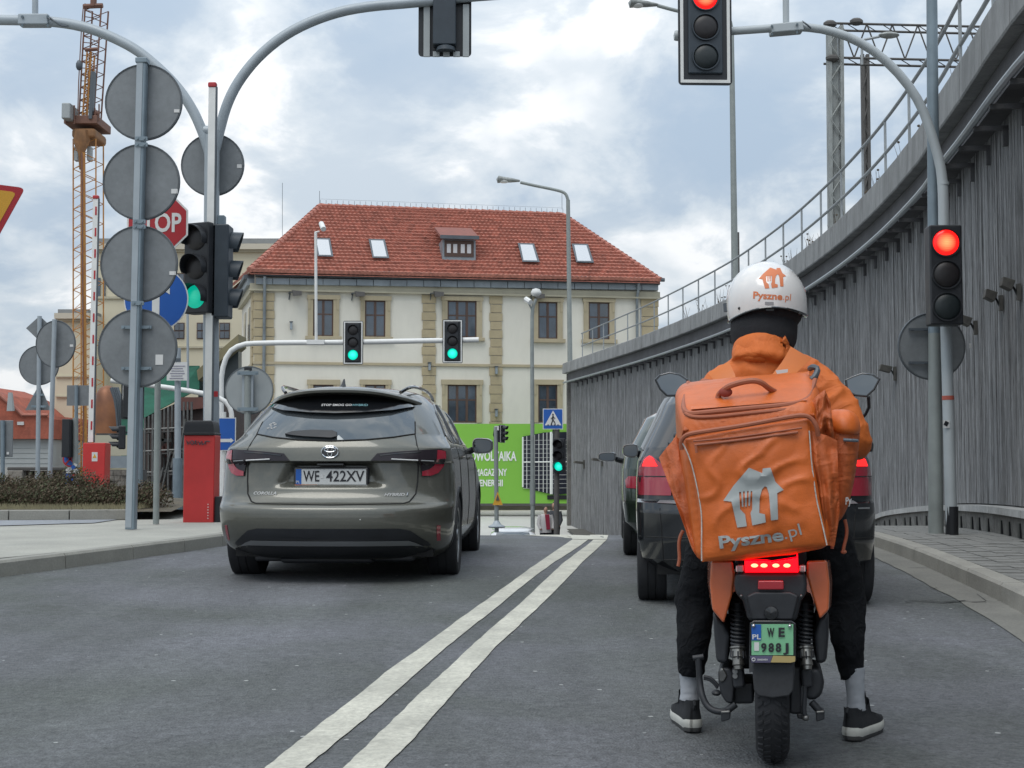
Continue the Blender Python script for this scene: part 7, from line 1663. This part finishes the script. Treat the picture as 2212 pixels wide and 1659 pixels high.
# trousers
def limb(b, P, Rr, n=28, fold=.0, seed=0, flat=1.0):
    """lofted sleeve through centres P with radii Rr and cloth folds"""
    P = [V(p) for p in P]; tot = 40; rings = []
    ctl = smooth([(*p, r) for p, r in zip(P, Rr)], 3)
    for i, (x, y, z, r) in enumerate(ctl):
        a_ = V(ctl[max(i - 1, 0)][:3]); c_ = V(ctl[min(i + 1, len(ctl) - 1)][:3]); d = (c_ - a_).normalized(); xx = d.cross(fwd); xx = (rgt - d * rgt.dot(d)).normalized(); yy = d.cross(xx)
        ring = []
        for k in range(n):
            an_ = 2 * pi * k / n; w_ = noise.noise(V((i * .35 + seed * 7, cos(an_) * 1.6, sin(an_) * 1.6))); q = r * (1 + fold * w_ * 1.6 + fold * .8 * noise.noise(V((i * 1.1 + seed, cos(an_) * .9, sin(an_) * .9 + 4))))
            ring.append(V((x, y, z)) + xx * cos(an_) * q + yy * sin(an_) * q * flat)
        rings.append(ring)
    b.loft(rings); return b
b = MB()
b.ell(hip + UP * -.02, (.165, .15, .12), 24, 14)
m_ = {}
for s_, (cu0, cu1, vy) in ((-1, ((172, 385), (0, 0), 925)), (1, ((1428, 1620), (0, 0), 975))):
    cf = S(*c6((cu0[0] + cu0[1]) / 2, vy), 5.03 if s_ < 0 else 5.0); cf.z = cf.z; mid = S(*c6(289 if s_ < 0 else 1492, 700), 5.00)
    rc = (S(*c6(cu0[1], vy), 4.98) - S(*c6(cu0[0], vy), 4.98)).length / 2
    b2 = MB(); hp_ = hip + rgt * s_ * .10
    limb(b2, [hp_, hp_.lerp(S(*c6(320 if s_ < 0 else 1440, 240), 5.08), .6), S(*c6(312 if s_ < 0 else 1458, 330), 5.08), S(*c6(300 if s_ < 0 else 1478, 480), 5.05), mid, cf.lerp(mid, .12), cf], [.125, .100, .074, .064, .058, rc * 1.0, rc * 1.0], fold=.05, seed=s_ + 2)
    b.add(b2.v, b2.f); m_[s_] = (cf, rc)
def foldfn(amp, sc_, seed=0):
    def g(co, no): n_ = noise.noise(V((co.x * sc_, co.y * sc_, co.z * sc_ * .6 + seed))); r_ = 1 - abs(noise.noise(V((co.x * sc_ * 1.3 + 5, co.y * sc_, co.z * sc_ * 1.9 + seed)))) * 2.2; return co + no * (amp * n_ + amp * .55 * max(0, r_) ** 2)
    return g
remP(b, .009, 'trousers', M_pant, fn=foldfn(.006, 10, 3))
for s_ in (-1, 1):
    cf, rc = m_[s_]; fl = -1
    pass
# socks and shoes
for s_, l, scx, shy, dirx in ((-1, 5.03, (185, 342), 1110, -.15), (1, 4.99, (1462, 1618), 1190, .24)):
    top = S(*c6(sum(scx) / 2, 945 if s_ < 0 else 990), l); r0_ = .036; bot = S(*c6(sum(scx) / 2 + (0 if s_ < 0 else 8), shy + 20), l); rr0 = (S(*c6(scx[1], 1000), l) - S(*c6(scx[0], 1000), l)).length / 2
    b = MB(); limb(b, [top + UP * .05, top, top.lerp(bot, .6), bot], [rr0 * .98, rr0 * .97, rr0 * .86, rr0 * .98], fold=.03, seed=5); PB(b, 'sock', M_sock)
    # shoe local frame: heel at back, toe along d
    d = (fwd * 1.0 + rgt * dirx * 1.9).normalized(); sdv = V((d.y, -d.x, 0)); heel = bot - d * .045; g0 = zr(heel.y)
    W2 = lambda a, c_, z: V((0, 0, 0)) + V((heel.x, heel.y, 0)) + d * a * .95 + sdv * c_ * .95 + UP * (g0 + z * (.84 if z > .06 else .9))
    ol = [(-.03, .0), (-.026, .022), (-.005, .036), (.06, .038), (.13, .044), (.19, .046), (.235, .036), (.262, .012), (.264, -.008), (.24, -.032), (.19, -.043), (.13, -.037), (.06, -.033), (-.005, -.034), (-.026, -.020)]
    ol = smooth([ol[-1]] + ol + [ol[0]], 1)[1:-1]
    def lay(k, z, rock=0): return [W2(a * (1 if a > 0 else k), c_ * k, z + rock * max(0, a - .17) ** 1.3 * 4.0 + (.014 if a < .0 else 0) * rock * 8) for a, c_ in ol]
    so = PB(MB().loft([lay(.92, .002, .05), lay(1.0, .010, .05), lay(1.02, .018, .05)]), 'shoe', M_soled, smooth_=50)
    PB(MB().loft([lay(1.03, .018, .05), lay(1.10, .030, .04), lay(1.06, .044, .04), lay(.96, .052, .03)]), 'midsole', M_sole, so, smooth_=50)
    b = MB(); rings = []
    for z, sc2, cut in ((.044, 1.0, 0), (.060, .98, .0), (.078, .92, .05), (.094, .84, .11), (.108, .78, .155), (.120, .80, .175), (.128, .84, .18)):
        rings.append([W2(min(a, .262 - cut) if a > 0 else a * .9, c_ * sc2, z + (.02 * max(0, (a - .02) / .1) if z > .11 else 0) + (.012 if a < -.01 and z > .11 else 0)) for a, c_ in ol])
    b.loft(rings, cap=False); PB(b, 'upper', M_shoe, so, smooth_=60)
    tg_ = W2(.085, 0, .10); PB(MB().loft([[tg_ + d * x_ + sdv * y_ + UP * (z_ + .0) for x_, y_, z_ in q] for q in ([( -.01, -.025, 0), (.0, .025, 0), (.02, .025, .0), (.02, -.025, 0)], [(.0, -.022, .05), (.0, .022, .05), (.016, .022, .052), (.016, -.022, .052)], [(.012, -.014, .078), (.012, .014, .078), (.022, .014, .078), (.022, -.014, .078)])]), 'tongue', M_shoe, so, bevel=.005)
    PB(MB().tube([W2(-.030, 0, .105), W2(-.045, 0, .125), W2(-.032, 0, .142)], .005, 6), 'pull_tab', M_shoe, so)
# gloves curled round the grips
for s_ in (-1, 1):
    b = MB(); g = gr[s_]; w2 = wr[s_]; gx = rgt * s_
    back = (w2 - g).normalized(); b.ell(g + UP * .030 + back * .012, (.046, .046, .022), 16, 10); cap(b, [w2, g + back * .03 + UP * .022], [.034, .036])
    for k in range(4):
        o = g + gx * (-.033 + .022 * k) + UP * .034; L = (.9, 1.0, .96, .8)[k]
        cap(b, [o, o + fwd * .034 * L - UP * .004, o + fwd * .046 * L - UP * .034, o + fwd * .026 * L - UP * .062, o - fwd * .002 - UP * .064], [.0115, .011, .0105, .010, .009], 8)
    o = g - gx * .040 + back * .02 + UP * .012; cap(b, [o, o - gx * .022 - UP * .012 + fwd * .0, o - gx * .012 - UP * .040 + fwd * .012], [.013, .0115, .010], 8)
    remP(b, .0055, 'glove', M_black, it=1)
# jacket
b = MB()
b.ell(ch_ + UP * .02, (.185, .125, .22), 28, 16); b.ell(ch_.lerp(hip, .55), (.185, .13, .2), 24, 14); b.ell(nk - UP * .075, (.155, .095, .10), 24, 14)
for s_ in (-1, 1):
    b2 = MB(); limb(b2, [nk - UP * .06 + rgt * s_ * .05, sh[s_] - UP * .0, sh[s_].lerp(el[s_], .5) + rgt * s_ * .012, el[s_], el[s_].lerp(wr[s_], .5) - UP * .01, wr[s_]], [.082, .078, .070, .058, .050, .042], fold=.08, seed=s_ + 9); b.add(b2.v, b2.f); b.ell(sh[s_], (.074, .074, .074), 20, 12)
b.tube([S(*c4(925, 900), 4.95), S(*c4(935, 800), 4.97), S(*c4(942, 720), 4.99), S(*c4(950, 690), 5.0)], [.115, .104, .098, .09], 24)
jk = remP(b, .009, 'jacket', M_jack, fn=foldfn(.014, 8, 11), it=4)
# folded hood / collar roll
b = MB(); rings = []
for y, xl, xr, dep in ((634, 860, 1040, .05), (648, 785, 1090, .085), (685, 738, 1128, .098), (730, 716, 1148, .104), (790, 707, 1140, .110), (838, 706, 1092, .112), (868, 775, 1045, .104), (886, 880, 1000, .07)):
    cc = S(*c4((xl + xr) / 2, y), 4.965); hw = (S(*c4(xr, y), 4.9) - S(*c4(xl, y), 4.9)).length / 2; ring = []
    for k in range(28): a = 2 * pi * k / 28; w_ = 1 + .05 * noise.noise(V((y * .02, cos(a) * 2, sin(a) * 2))); ring.append(cc + rgt * cos(a) * hw * w_ + fwd * sin(a) * dep * w_ + UP * .006 * noise.noise(V((cos(a) * 3, y * .01, 2))))
    rings.append(ring)
b.loft(rings); ho_ = PB(b, 'hood', M_jack, smooth_=80, sub=1)
# helmet
HC = S(1655.5, 654, 5.03); hr = (.1445, .160, .150); roll = Matrix.Rotation(R(-3.5), 3, fwd) @ Matrix((rgt, fwd, UP)).transposed()
b = MB(); rings = []
def hpt(lat, lon, k=1.0, rim=0):
    z = sin(lat); q = cos(lat); 
    if lat < 0: q = 1 - (1 - cos(lat)) * .35
    return HC + roll @ V((hr[0] * q * cos(lon) * k, hr[1] * q * sin(lon) * k, hr[2] * z * k))
n = 48
for i in range(19):
    lat = R(90 - 114 * (i / 18)); ring = []
    for k in range(n):
        lon = 2 * pi * k / n; lo = lat
        if lat < 0: 
            back = max(0, -sin(lon)); front = max(0, sin(lon)); lo = lat * (1 - .42 * back ** 2.5) * (1 - .9 * front ** 2)
        ring.append(hpt(lo, lon))
    rings.append(ring)
inner = [[HC + (p - HC) * .955 for p in r] for r in reversed(rings)]
b.loft(rings + inner, cap=False); hm = PB(b, 'helmet', M_helm, smooth_=60)
PB(MB().tube([p for p in rings[-1]], .0045, 8, closed=True), 'helmet_rim', M_gloss, hm)
PB(MB().ell(HC - UP * .015, (hr[0] * .93, hr[1] * .9, hr[2] * .82), 24, 14), 'helmet_liner', M_gait, hm)
b = MB(); b.tube([S(*c4(950, 480), 5.02), S(*c4(950, 600), 5.01), S(*c4(948, 690), 4.99), S(*c4(946, 760), 4.98)], [.118, .120, .118, .104], 28); PB(b, 'neck_gaiter', M_gait, smooth_=60)
def on_helmet(u, v, k=1.006):
    d = px(u, v, 1.0).normalized(); Mi = roll.transposed(); o = Mi @ (-HC); dd2 = Mi @ d; o = V([a / (r * k) for a, r in zip(o, hr)]); e = V([a / (r * k) for a, r in zip(dd2, hr)])
    A2 = e.dot(e); B2 = o.dot(e); C2 = o.dot(o) - 1; D2 = B2 * B2 - A2 * C2
    t = (-B2 - math.sqrt(max(D2, 0))) / A2; p = d * t
    loc = Mi @ (p - HC)
    if loc.z < 0:   # lower band bulges out a little more than the ellipsoid
        ang = math.asin(max(-1, loc.z / hr[2])); q0 = cos(ang); q1 = 1 - (1 - q0) * .35; loc.x *= q1 / q0; loc.y *= q1 / q0; p = HC + Mi.transposed() @ loc
    return p
# logo shapes, traced from the bag
HOUSE = [[(682, 545), (760, 430), (880, 290), (983, 332), (986, 296), (1046, 290), (1085, 400), (1148, 462), (1098, 486), (1105, 690), (1050, 698), (1040, 560), (1034, 490), (1018, 440), (1000, 434), (980, 460), (962, 530), (960, 640), (1004, 650), (1010, 712), (906, 736), (892, 640), (905, 610), (906, 472), (894, 470), (888, 585), (876, 585), (878, 470), (866, 470), (862, 590), (850, 590), (848, 472), (834, 474), (838, 594), (826, 590), (820, 476), (804, 480), (812, 610), (850, 650), (864, 742), (790, 752), (745, 552)]]
def decal(parent, polys, fn, m, nm='logo', dens=None):
    for P in polys:
        bm = bmesh.new(); bm.faces.new([bm.verts.new((a, c_, 0)) for a, c_ in P]).normal_update(); bmesh.ops.triangulate(bm, faces=bm.faces)
        for axx in (0, 1):
            for i in range(1, 14):
                lo = min(v.co[axx] for v in bm.verts); hi = max(v.co[axx] for v in bm.verts); co = [0, 0, 0]; co[axx] = lerp(lo, hi, i / 14) + .013; no = [0, 0, 0]; no[axx] = 1
                bmesh.ops.bisect_plane(bm, geom=bm.verts[:] + bm.edges[:] + bm.faces[:], plane_co=co, plane_no=no)
        bm.verts.index_update(); b = MB(); b.add([fn(v.co.x, v.co.y) for v in bm.verts], [tuple(v.index for v in f.verts) for f in bm.faces]); bm.free()
        b.build(nm, m, parent, world=True, smooth_=40, fixn=False)
def hl(x, y):
    a = (x - 682) / 466; c_ = (y - 290) / 465; return on_helmet(*c4(912 + a * 202, 156 + c_ * 158 + a * 8))
decal(hm, HOUSE, hl, M_lor)
def word(parent, s_, x0, y0, x1, y1, h, fn, m, bold, nm='lettering'):
    b = MB(); dx, dy = x1 - x0, y1 - y0; L_ = math.hypot(dx, dy); nx, ny = dy / L_, -dx / L_
    text_mb(b, s_, lambda t, d: fn(x0 + dx * t + nx * d * h, y0 + dy * t + ny * d * h), bold=bold); return b.build(nm, m, parent, world=True, smooth_=0, fixn=False)
hf_ = lambda x, y: on_helmet(*c4(x, y))
word(hm, 'Pyszne', 870, 386, 1086, 398, 50, hf_, M_lor, .03); word(hm, '.pl', 1092, 398, 1146, 404, 50, hf_, M_lor, 0)
decal(hm, [[(958, 412), (1022, 414), (1022, 438), (958, 436)]], hf_, mat('grey_print', (.3, .3, .31), .6), 'label'); decal(hm, [[(960, 454), (1028, 456), (1020, 482), (968, 480)]], hf_, M_gloss, 'vent')
for x, y in ((770, 460), (1198, 500)): PB(MB().ell(on_helmet(*c4(x, y)), (.005, .004, .006), 10, 6), 'rivet', M_gloss, hm)
PB(MB().tube([hpt(R(-8), R(178), 1.0), hpt(R(4), R(178), 1.0)], .012, 8), 'helmet_hinge', M_rim, hm)
# ---------------------------------------------------------------- delivery bag
bg0 = S(1650, 1100, 4.5)
bag = thing('delivery_bag', 'large orange insulated delivery backpack with silver house logo on the rider back', 'backpack', bg0)
B_ = lambda mb, nm, m, par=None, **k: mb.build(nm, m, par or bag, world=True, **k)
def rring(TL, TR, BR, BL, l, k=10, rad=.10, bulge=(0, 0, 0, 0), l2=None):
    """rounded quad; bulge per side in px (top, right, bottom, left)"""
    C = [V((*p, 0)) for p in (TL, TR, BR, BL)]; out = []
    for i in range(4):
        a, c_ = C[i], C[(i + 1) % 4]; d = (c_ - a); nrm_ = V((d.y, -d.x, 0)).normalized()
        for j in range(k):
            t = rad + (1 - 2 * rad) * j / (k - 1); p = a + d * t + nrm_ * bulge[i] * math.sin(pi * t); out.append((p.x, p.y))
    return out
RNG = [(4.30, (1482, 915), (1750, 884), (1786, 1180), (1515, 1214), (3, 0, 6, 0)), (4.335, (1470, 893), (1758, 864), (1797, 1184), (1502, 1216), (2, 3, 8, 2)), (4.40, (1464, 872), (1764, 846), (1806, 1172), (1496, 1206), (2, 4, 8, 3)), (4.50, (1459, 850), (1766, 824), (1806, 1150), (1484, 1180), (4, 4, 6, 4)), (4.62, (1457, 830), (1760, 804), (1800, 1125), (1478, 1148), (4, 3, 4, 6)), (4.74, (1462, 822), (1752, 797), (1792, 1100), (1476, 1116), (2, 2, 2, 4))]
b = MB(); rings = []
for i, (l, a_, c_, d_, e_2, bu) in enumerate(RNG):
    pts = rring(a_, c_, d_, e_2, l, 16, .05, bu); ring = []
    for k, (u, v) in enumerate(pts): w_ = noise.noise(V((k * .32, i * 1.1, 3))) * 5.0 + noise.noise(V((k * .9, i * .9, 8))) * 1.8; cu, cv = (a_[0] + c_[0] + d_[0] + e_2[0]) / 4, (a_[1] + c_[1] + d_[1] + e_2[1]) / 4; q = V((u - cu, v - cv, 0)).normalized() * w_; ring.append(S(u + q.x, v + q.y, l))
    rings.append(ring)
b.loft(rings); B_(b, 'bag_body', M_bag, smooth_=60, sub=2)
# front pocket panel
PT = [(1479, 948), (1749, 903), (1790, 1178), (1516, 1214)]
def pY(a, c_): 
    e = (max(0, 4 * a * (1 - a)) ** .35) * (max(0, 4 * c_ * (1 - c_)) ** .35)
    x, y = a * 3, c_ * 3
    w_ = .008 * noise.noise(V((x * 1.3, y * 1.1, 1))) + .007 * noise.noise(V((x * 1.2 + y * 1.6, (y - x) * .5, 4))) - .011 * max(0, 1 - abs(noise.noise(V((x * .9 + y * .7, x * .5 - y * 1.4, 9)))) * 4) * (1 - c_ * .5)
    return 4.305 - .034 * e + w_ * e
def bil(a, c_):
    l_ = (lerp(PT[0][0], PT[3][0], c_) + 8 * sin(pi * c_) * (1), lerp(PT[0][1], PT[3][1], c_)); r_ = (lerp(PT[1][0], PT[2][0], c_) - 5 * sin(pi * c_), lerp(PT[1][1], PT[2][1], c_)); return lerp(l_[0], r_[0], a), lerp(l_[1], r_[1], a) - 3 * sin(pi * a) * (1 - c_)
def inv_bil(u, v):
    a, c_ = .5, .5
    for _ in range(12):
        u0, v0 = bil(a, c_); a += (u - u0) / 275; c_ += (v - v0) / 270
    return a, c_
b = MB(); b.grid(lambda a, c_: S(*bil(a, c_), pY(a, c_)), 56, 56)
pk = B_(b, 'front_pocket', M_bag, smooth_=80, fixn=False)
onp = lambda x, y, k=.0042: (lambda u, v: S(u, v, pY(*[min(max(q, 0.01), .99) for q in inv_bil(u, v)]) - k))(*c5(x, y))
decal(pk, HOUSE, onp, M_refl)
word(pk, 'Pyszne', 655, 912, 1150, 850, 92, onp, M_refl, .03); word(pk, '.pl', 1160, 842, 1290, 806, 92, onp, M_refl, .0)
for pts, m in (([(365, 100), (385, 130), (420, 210), (448, 300), (478, 430), (502, 560), (514, 650), (516, 750), (514, 880), (516, 1010)], M_refw), ([(1345, 5), (1352, 90), (1362, 250), (1385, 420), (1402, 540), (1430, 660), (1458, 780), (1482, 888)], M_refw)):
    P = [S(*c5(x, y), 4.29) for x, y in pts]; B_(MB().tube([V(p) for p in smooth([tuple(p) for p in P], 1)], .0022, 6), 'reflective_piping', m)
def btube(pts, ls, r, nm, m, f=c4, n=8, sm=2):
    P = [S(*f(x, y), l) for (x, y), l in zip(pts, ls if isinstance(ls, (list, tuple)) else [ls] * len(pts))]; return B_(MB().tube([V(p) for p in smooth([tuple(p) for p in P], sm)], r, n), nm, m)
btube([(345, 1500), (338, 1440), (370, 1395), (450, 1375), (800, 1325), (1120, 1262), (1240, 1245), (1300, 1268), (1340, 1330), (1350, 1400)], [4.30, 4.292, 4.285, 4.28, 4.28, 4.28, 4.285, 4.29, 4.29, 4.30], .0075, 'pocket_piping', M_bagp)
btube([(440, 1468), (700, 1440), (1000, 1400), (1200, 1372)], 4.276, .0045, 'zip', M_bagp); btube([(430, 1440), (700, 1415), (1000, 1375), (1230, 1340)], 4.279, .003, 'zip', M_bagp)
btube([(448, 1470), (452, 1500), (455, 1525)], 4.268, .004, 'zip_pull', M_bagp, sm=0)
btube([(395, 1010), (370, 1110), (355, 1200), (395, 1240), (520, 1228), (800, 1200), (1050, 1180), (1200, 1160), (1275, 1130), (1310, 1040), (1335, 960)], [4.66, 4.5, 4.38, 4.33, 4.325, 4.325, 4.33, 4.335, 4.37, 4.5, 4.62], .0085, 'lid_piping', M_bagp)
btube([(372, 1235), (420, 1262), (560, 1262), (800, 1236), (1060, 1212), (1230, 1190), (1300, 1155)], [4.34, 4.318, 4.315, 4.315, 4.32, 4.335, 4.38], .0062, 'lid_piping', M_bagp)
# loose lid panel with folds
b = MB(); LQ = [(405, 1010), (1285, 925), (1268, 1138), (412, 1205)]
def lid(a, c_):
    x = lerp(lerp(LQ[0][0], LQ[3][0], c_), lerp(LQ[1][0], LQ[2][0], c_), a); y = lerp(lerp(LQ[0][1], LQ[3][1], c_), lerp(LQ[1][1], LQ[2][1], c_), a)
    w_ = .012 * noise.noise(V((a * 4, c_ * 2, 6))) + .010 * noise.noise(V((a * 7 + c_ * 2, c_ * 3, 2))); return S(*c4(x, y), lerp(4.70, 4.335, c_) - .012 * sin(pi * c_) + w_ * sin(pi * a) * sin(pi * c_))
b.grid(lid, 40, 16); B_(b, 'lid', M_bag, smooth_=80, fixn=False)
# scrunched gusset between lid and pocket, and both sides
def gusset(poly_t, poly_b, lt, lb, nm, m, amp=.012, nu=50, nv=12, seed=0, fr=9):
    def g(a, c_):
        i = a * (len(poly_t) - 1); k = min(int(i), len(poly_t) - 2); f_ = i - k
        tx, ty = lerp(poly_t[k][0], poly_t[k + 1][0], f_), lerp(poly_t[k][1], poly_t[k + 1][1], f_); bx, by = lerp(poly_b[k][0], poly_b[k + 1][0], f_), lerp(poly_b[k][1], poly_b[k + 1][1], f_)
        w_ = amp * (noise.noise(V((a * fr, c_ * 2.2, seed))) + .6 * noise.noise(V((a * fr * .5 + c_ * 3, c_ * 5, seed + 3)))); e = min(1, 6 * c_ + .2) * min(1, 6 * (1 - c_) + .2) ; return S(*c4(lerp(tx, bx, c_), lerp(ty, by, c_)), lerp(lt, lb, c_) - .022 * sin(pi * c_) + w_ * e)
    b = MB(); b.grid(g, nu, nv); return B_(b, nm, m, smooth_=80, fixn=False)
gusset([(385, 1262), (620, 1262), (900, 1232), (1130, 1208), (1300, 1180)], [(345, 1400), (600, 1352), (900, 1310), (1150, 1262), (1340, 1300)], 4.362, 4.33, 'upper_gusset', M_bagd, .026, seed=1)
gusset([(1300, 1150), (1345, 1100), (1400, 1060), (1440, 1150)], [(1335, 1500), (1370, 1460), (1410, 1430), (1470, 1420)], 4.36, 4.36, 'side_gusset', M_bagd, .028, 24, 30, seed=5, fr=4)
def c5to4(x, y): u, v = c5(x, y); return ((u - 1371.4) / .2933, (v - 530.9) / .2933)
gusset([c5to4(*p) for p in ((1345, 0), (1400, 20), (1480, 40), (1560, 80))], [c5to4(*p) for p in ((1478, 880), (1500, 890), (1540, 900), (1580, 660))], 4.315, 4.34, 'side_gusset', M_bagd, .024, 20, 50, seed=8, fr=3)
gusset([c5to4(*p) for p in ((185, 212), (240, 140), (320, 50), (385, 110))], [c5to4(*p) for p in ((420, 850), (450, 930), (480, 980), (512, 1005))], 4.46, 4.34, 'side_gusset', M_bagd, .024, 20, 50, seed=13, fr=3)
# right side pocket
b = MB(); rings = []
for v, ul, ur, ry in ((888, 1800, 1830, .02), (895, 1788, 1846, .05), (912, 1780, 1855, .08), (935, 1776, 1858, .088), (965, 1780, 1857, .09), (1000, 1784, 1852, .09), (1045, 1786, 1844, .085), (1085, 1786, 1836, .075), (1112, 1790, 1824, .05), (1128, 1797, 1812, .02)):
    cc = S((ul + ur) / 2, v, 4.50); hw = (S(ur, v, 4.5) - S(ul, v, 4.5)).length / 2; ring = []
    for k in range(26): a = 2 * pi * k / 26; w_ = 1 + .13 * noise.noise(V((v * .03, cos(a) * 2.2, sin(a) * 2.2))); ring.append(cc + rgt * cos(a) * hw * w_ + fwd * sin(a) * ry * w_)
    rings.append(ring)
b.loft(rings); sp_ = B_(b, 'side_pocket', M_bagd, smooth_=80, sub=1)
b = MB(); rings = []
for v, ul, ur, ry in ((884, 1802, 1826, .02), (890, 1786, 1846, .06), (908, 1779, 1858, .092), (928, 1781, 1859, .098), (944, 1795, 1857, .096)):
    cc = S((ul + ur) / 2, v, 4.495); hw = (S(ur, v, 4.5) - S(ul, v, 4.5)).length / 2; rings.append([cc + rgt * cos(a) * hw * (1 + .06 * noise.noise(V((v * .05, cos(a) * 3, sin(a) * 3)))) + fwd * sin(a) * ry + UP * .008 * noise.noise(V((a * 2, v, 1))) for a in [2 * pi * k / 24 for k in range(24)]])
b.loft(rings); B_(b, 'pocket_flap', M_bag, smooth_=50, sub=1)
B_(MB().tube([S(1822, 950, 4.405), S(1838, 951, 4.405), S(1852, 952, 4.43)], .005, 8), 'grey_binding', mat('grey_binding', (.14, .17, .20), .6))
stx = MB(); o = S(*c5(1626, 575), 4.412); text_mb(stx, 'Py', flat_fn(o, S(*c5(1672, 566), 4.425) - o, S(*c5(1626, 520), 4.412) - o), bold=.02); B_(stx, 'lettering', M_stick, smooth_=0, fixn=False)
# handle, straps, label
btube([(612, 1130), (618, 1095), (650, 1062), (700, 1030), (790, 1003), (880, 990), (940, 1010), (985, 1050), (1030, 1075), (1100, 1110)], [4.42, 4.42, 4.40, 4.39, 4.385, 4.385, 4.39, 4.41, 4.44, 4.5], .0095, 'top_handle', M_bagp)
B_(MB().ell(S(*c4(668, 1078), 4.40), (.022, .012, .016), 12, 8), 'handle_loop', mat('dark_red_webbing', (.26, .05, .035), .8))
def ribbon3(P0, P1, ls, nm, m, th=.006):
    b = MB(); rings = []
    A_ = smooth([(*S(*c4(*p), l),) for p, l in zip(P0, ls)], 2); C_ = smooth([(*S(*c4(*p), l),) for p, l in zip(P1, ls)], 2)
    for a, c_ in zip(A_, C_): a, c_ = V(a), V(c_); rings.append([a, a.lerp(c_, .5) - fwd * .004, c_, c_ + fwd * th, a.lerp(c_, .5) + fwd * th, a + fwd * th])
    b.loft(rings); return B_(b, nm, m, smooth_=50)
ribbon3([(1148, 742), (1090, 850), (1000, 960), (985, 1010)], [(1300, 832), (1225, 900), (1145, 985), (1100, 1035)], (4.825, 4.79, 4.74, 4.68), 'shoulder_strap', M_jack2)
ribbon3([(690, 850), (720, 910), (745, 965), (740, 1010)], [(540, 940), (590, 1000), (625, 1045), (640, 1075)], (4.84, 4.80, 4.74, 4.62), 'shoulder_strap', M_jack2)
ribbon3([(500, 975), (560, 985), (620, 1010)], [(470, 1000), (540, 1020), (600, 1050)], (4.78, 4.74, 4.70), 'strap_edge', M_bagp)
decal(bag, [[(1036, 918), (1128, 908), (1126, 932), (1048, 944)]], lambda x, y: S(*c4(x, y), 4.725), M_stick, 'white_label')
btube([(1290, 905), (1310, 890), (1350, 905), (1330, 960), (1300, 985)], [4.62, 4.60, 4.60, 4.58, 4.58], .010, 'corner_tab', M_rim, sm=1)
for pts in ([(1620, 690), (1636, 760), (1634, 820), (1612, 900), (1606, 945)], [(372, 775), (345, 830), (338, 900), (346, 990), (334, 1050)], [(1520, 700), (1515, 800), (1525, 880), (1522, 915)]):
    btube(pts, 4.50 if pts[0][0] > 1000 else 4.45, .0055, 'hanging_strap', M_bagp, f=c5)
B_(MB().ell(S(*c5(1612, 940), 4.50), (.010, .006, .007), 8, 5), 'strap_end', M_bagp)
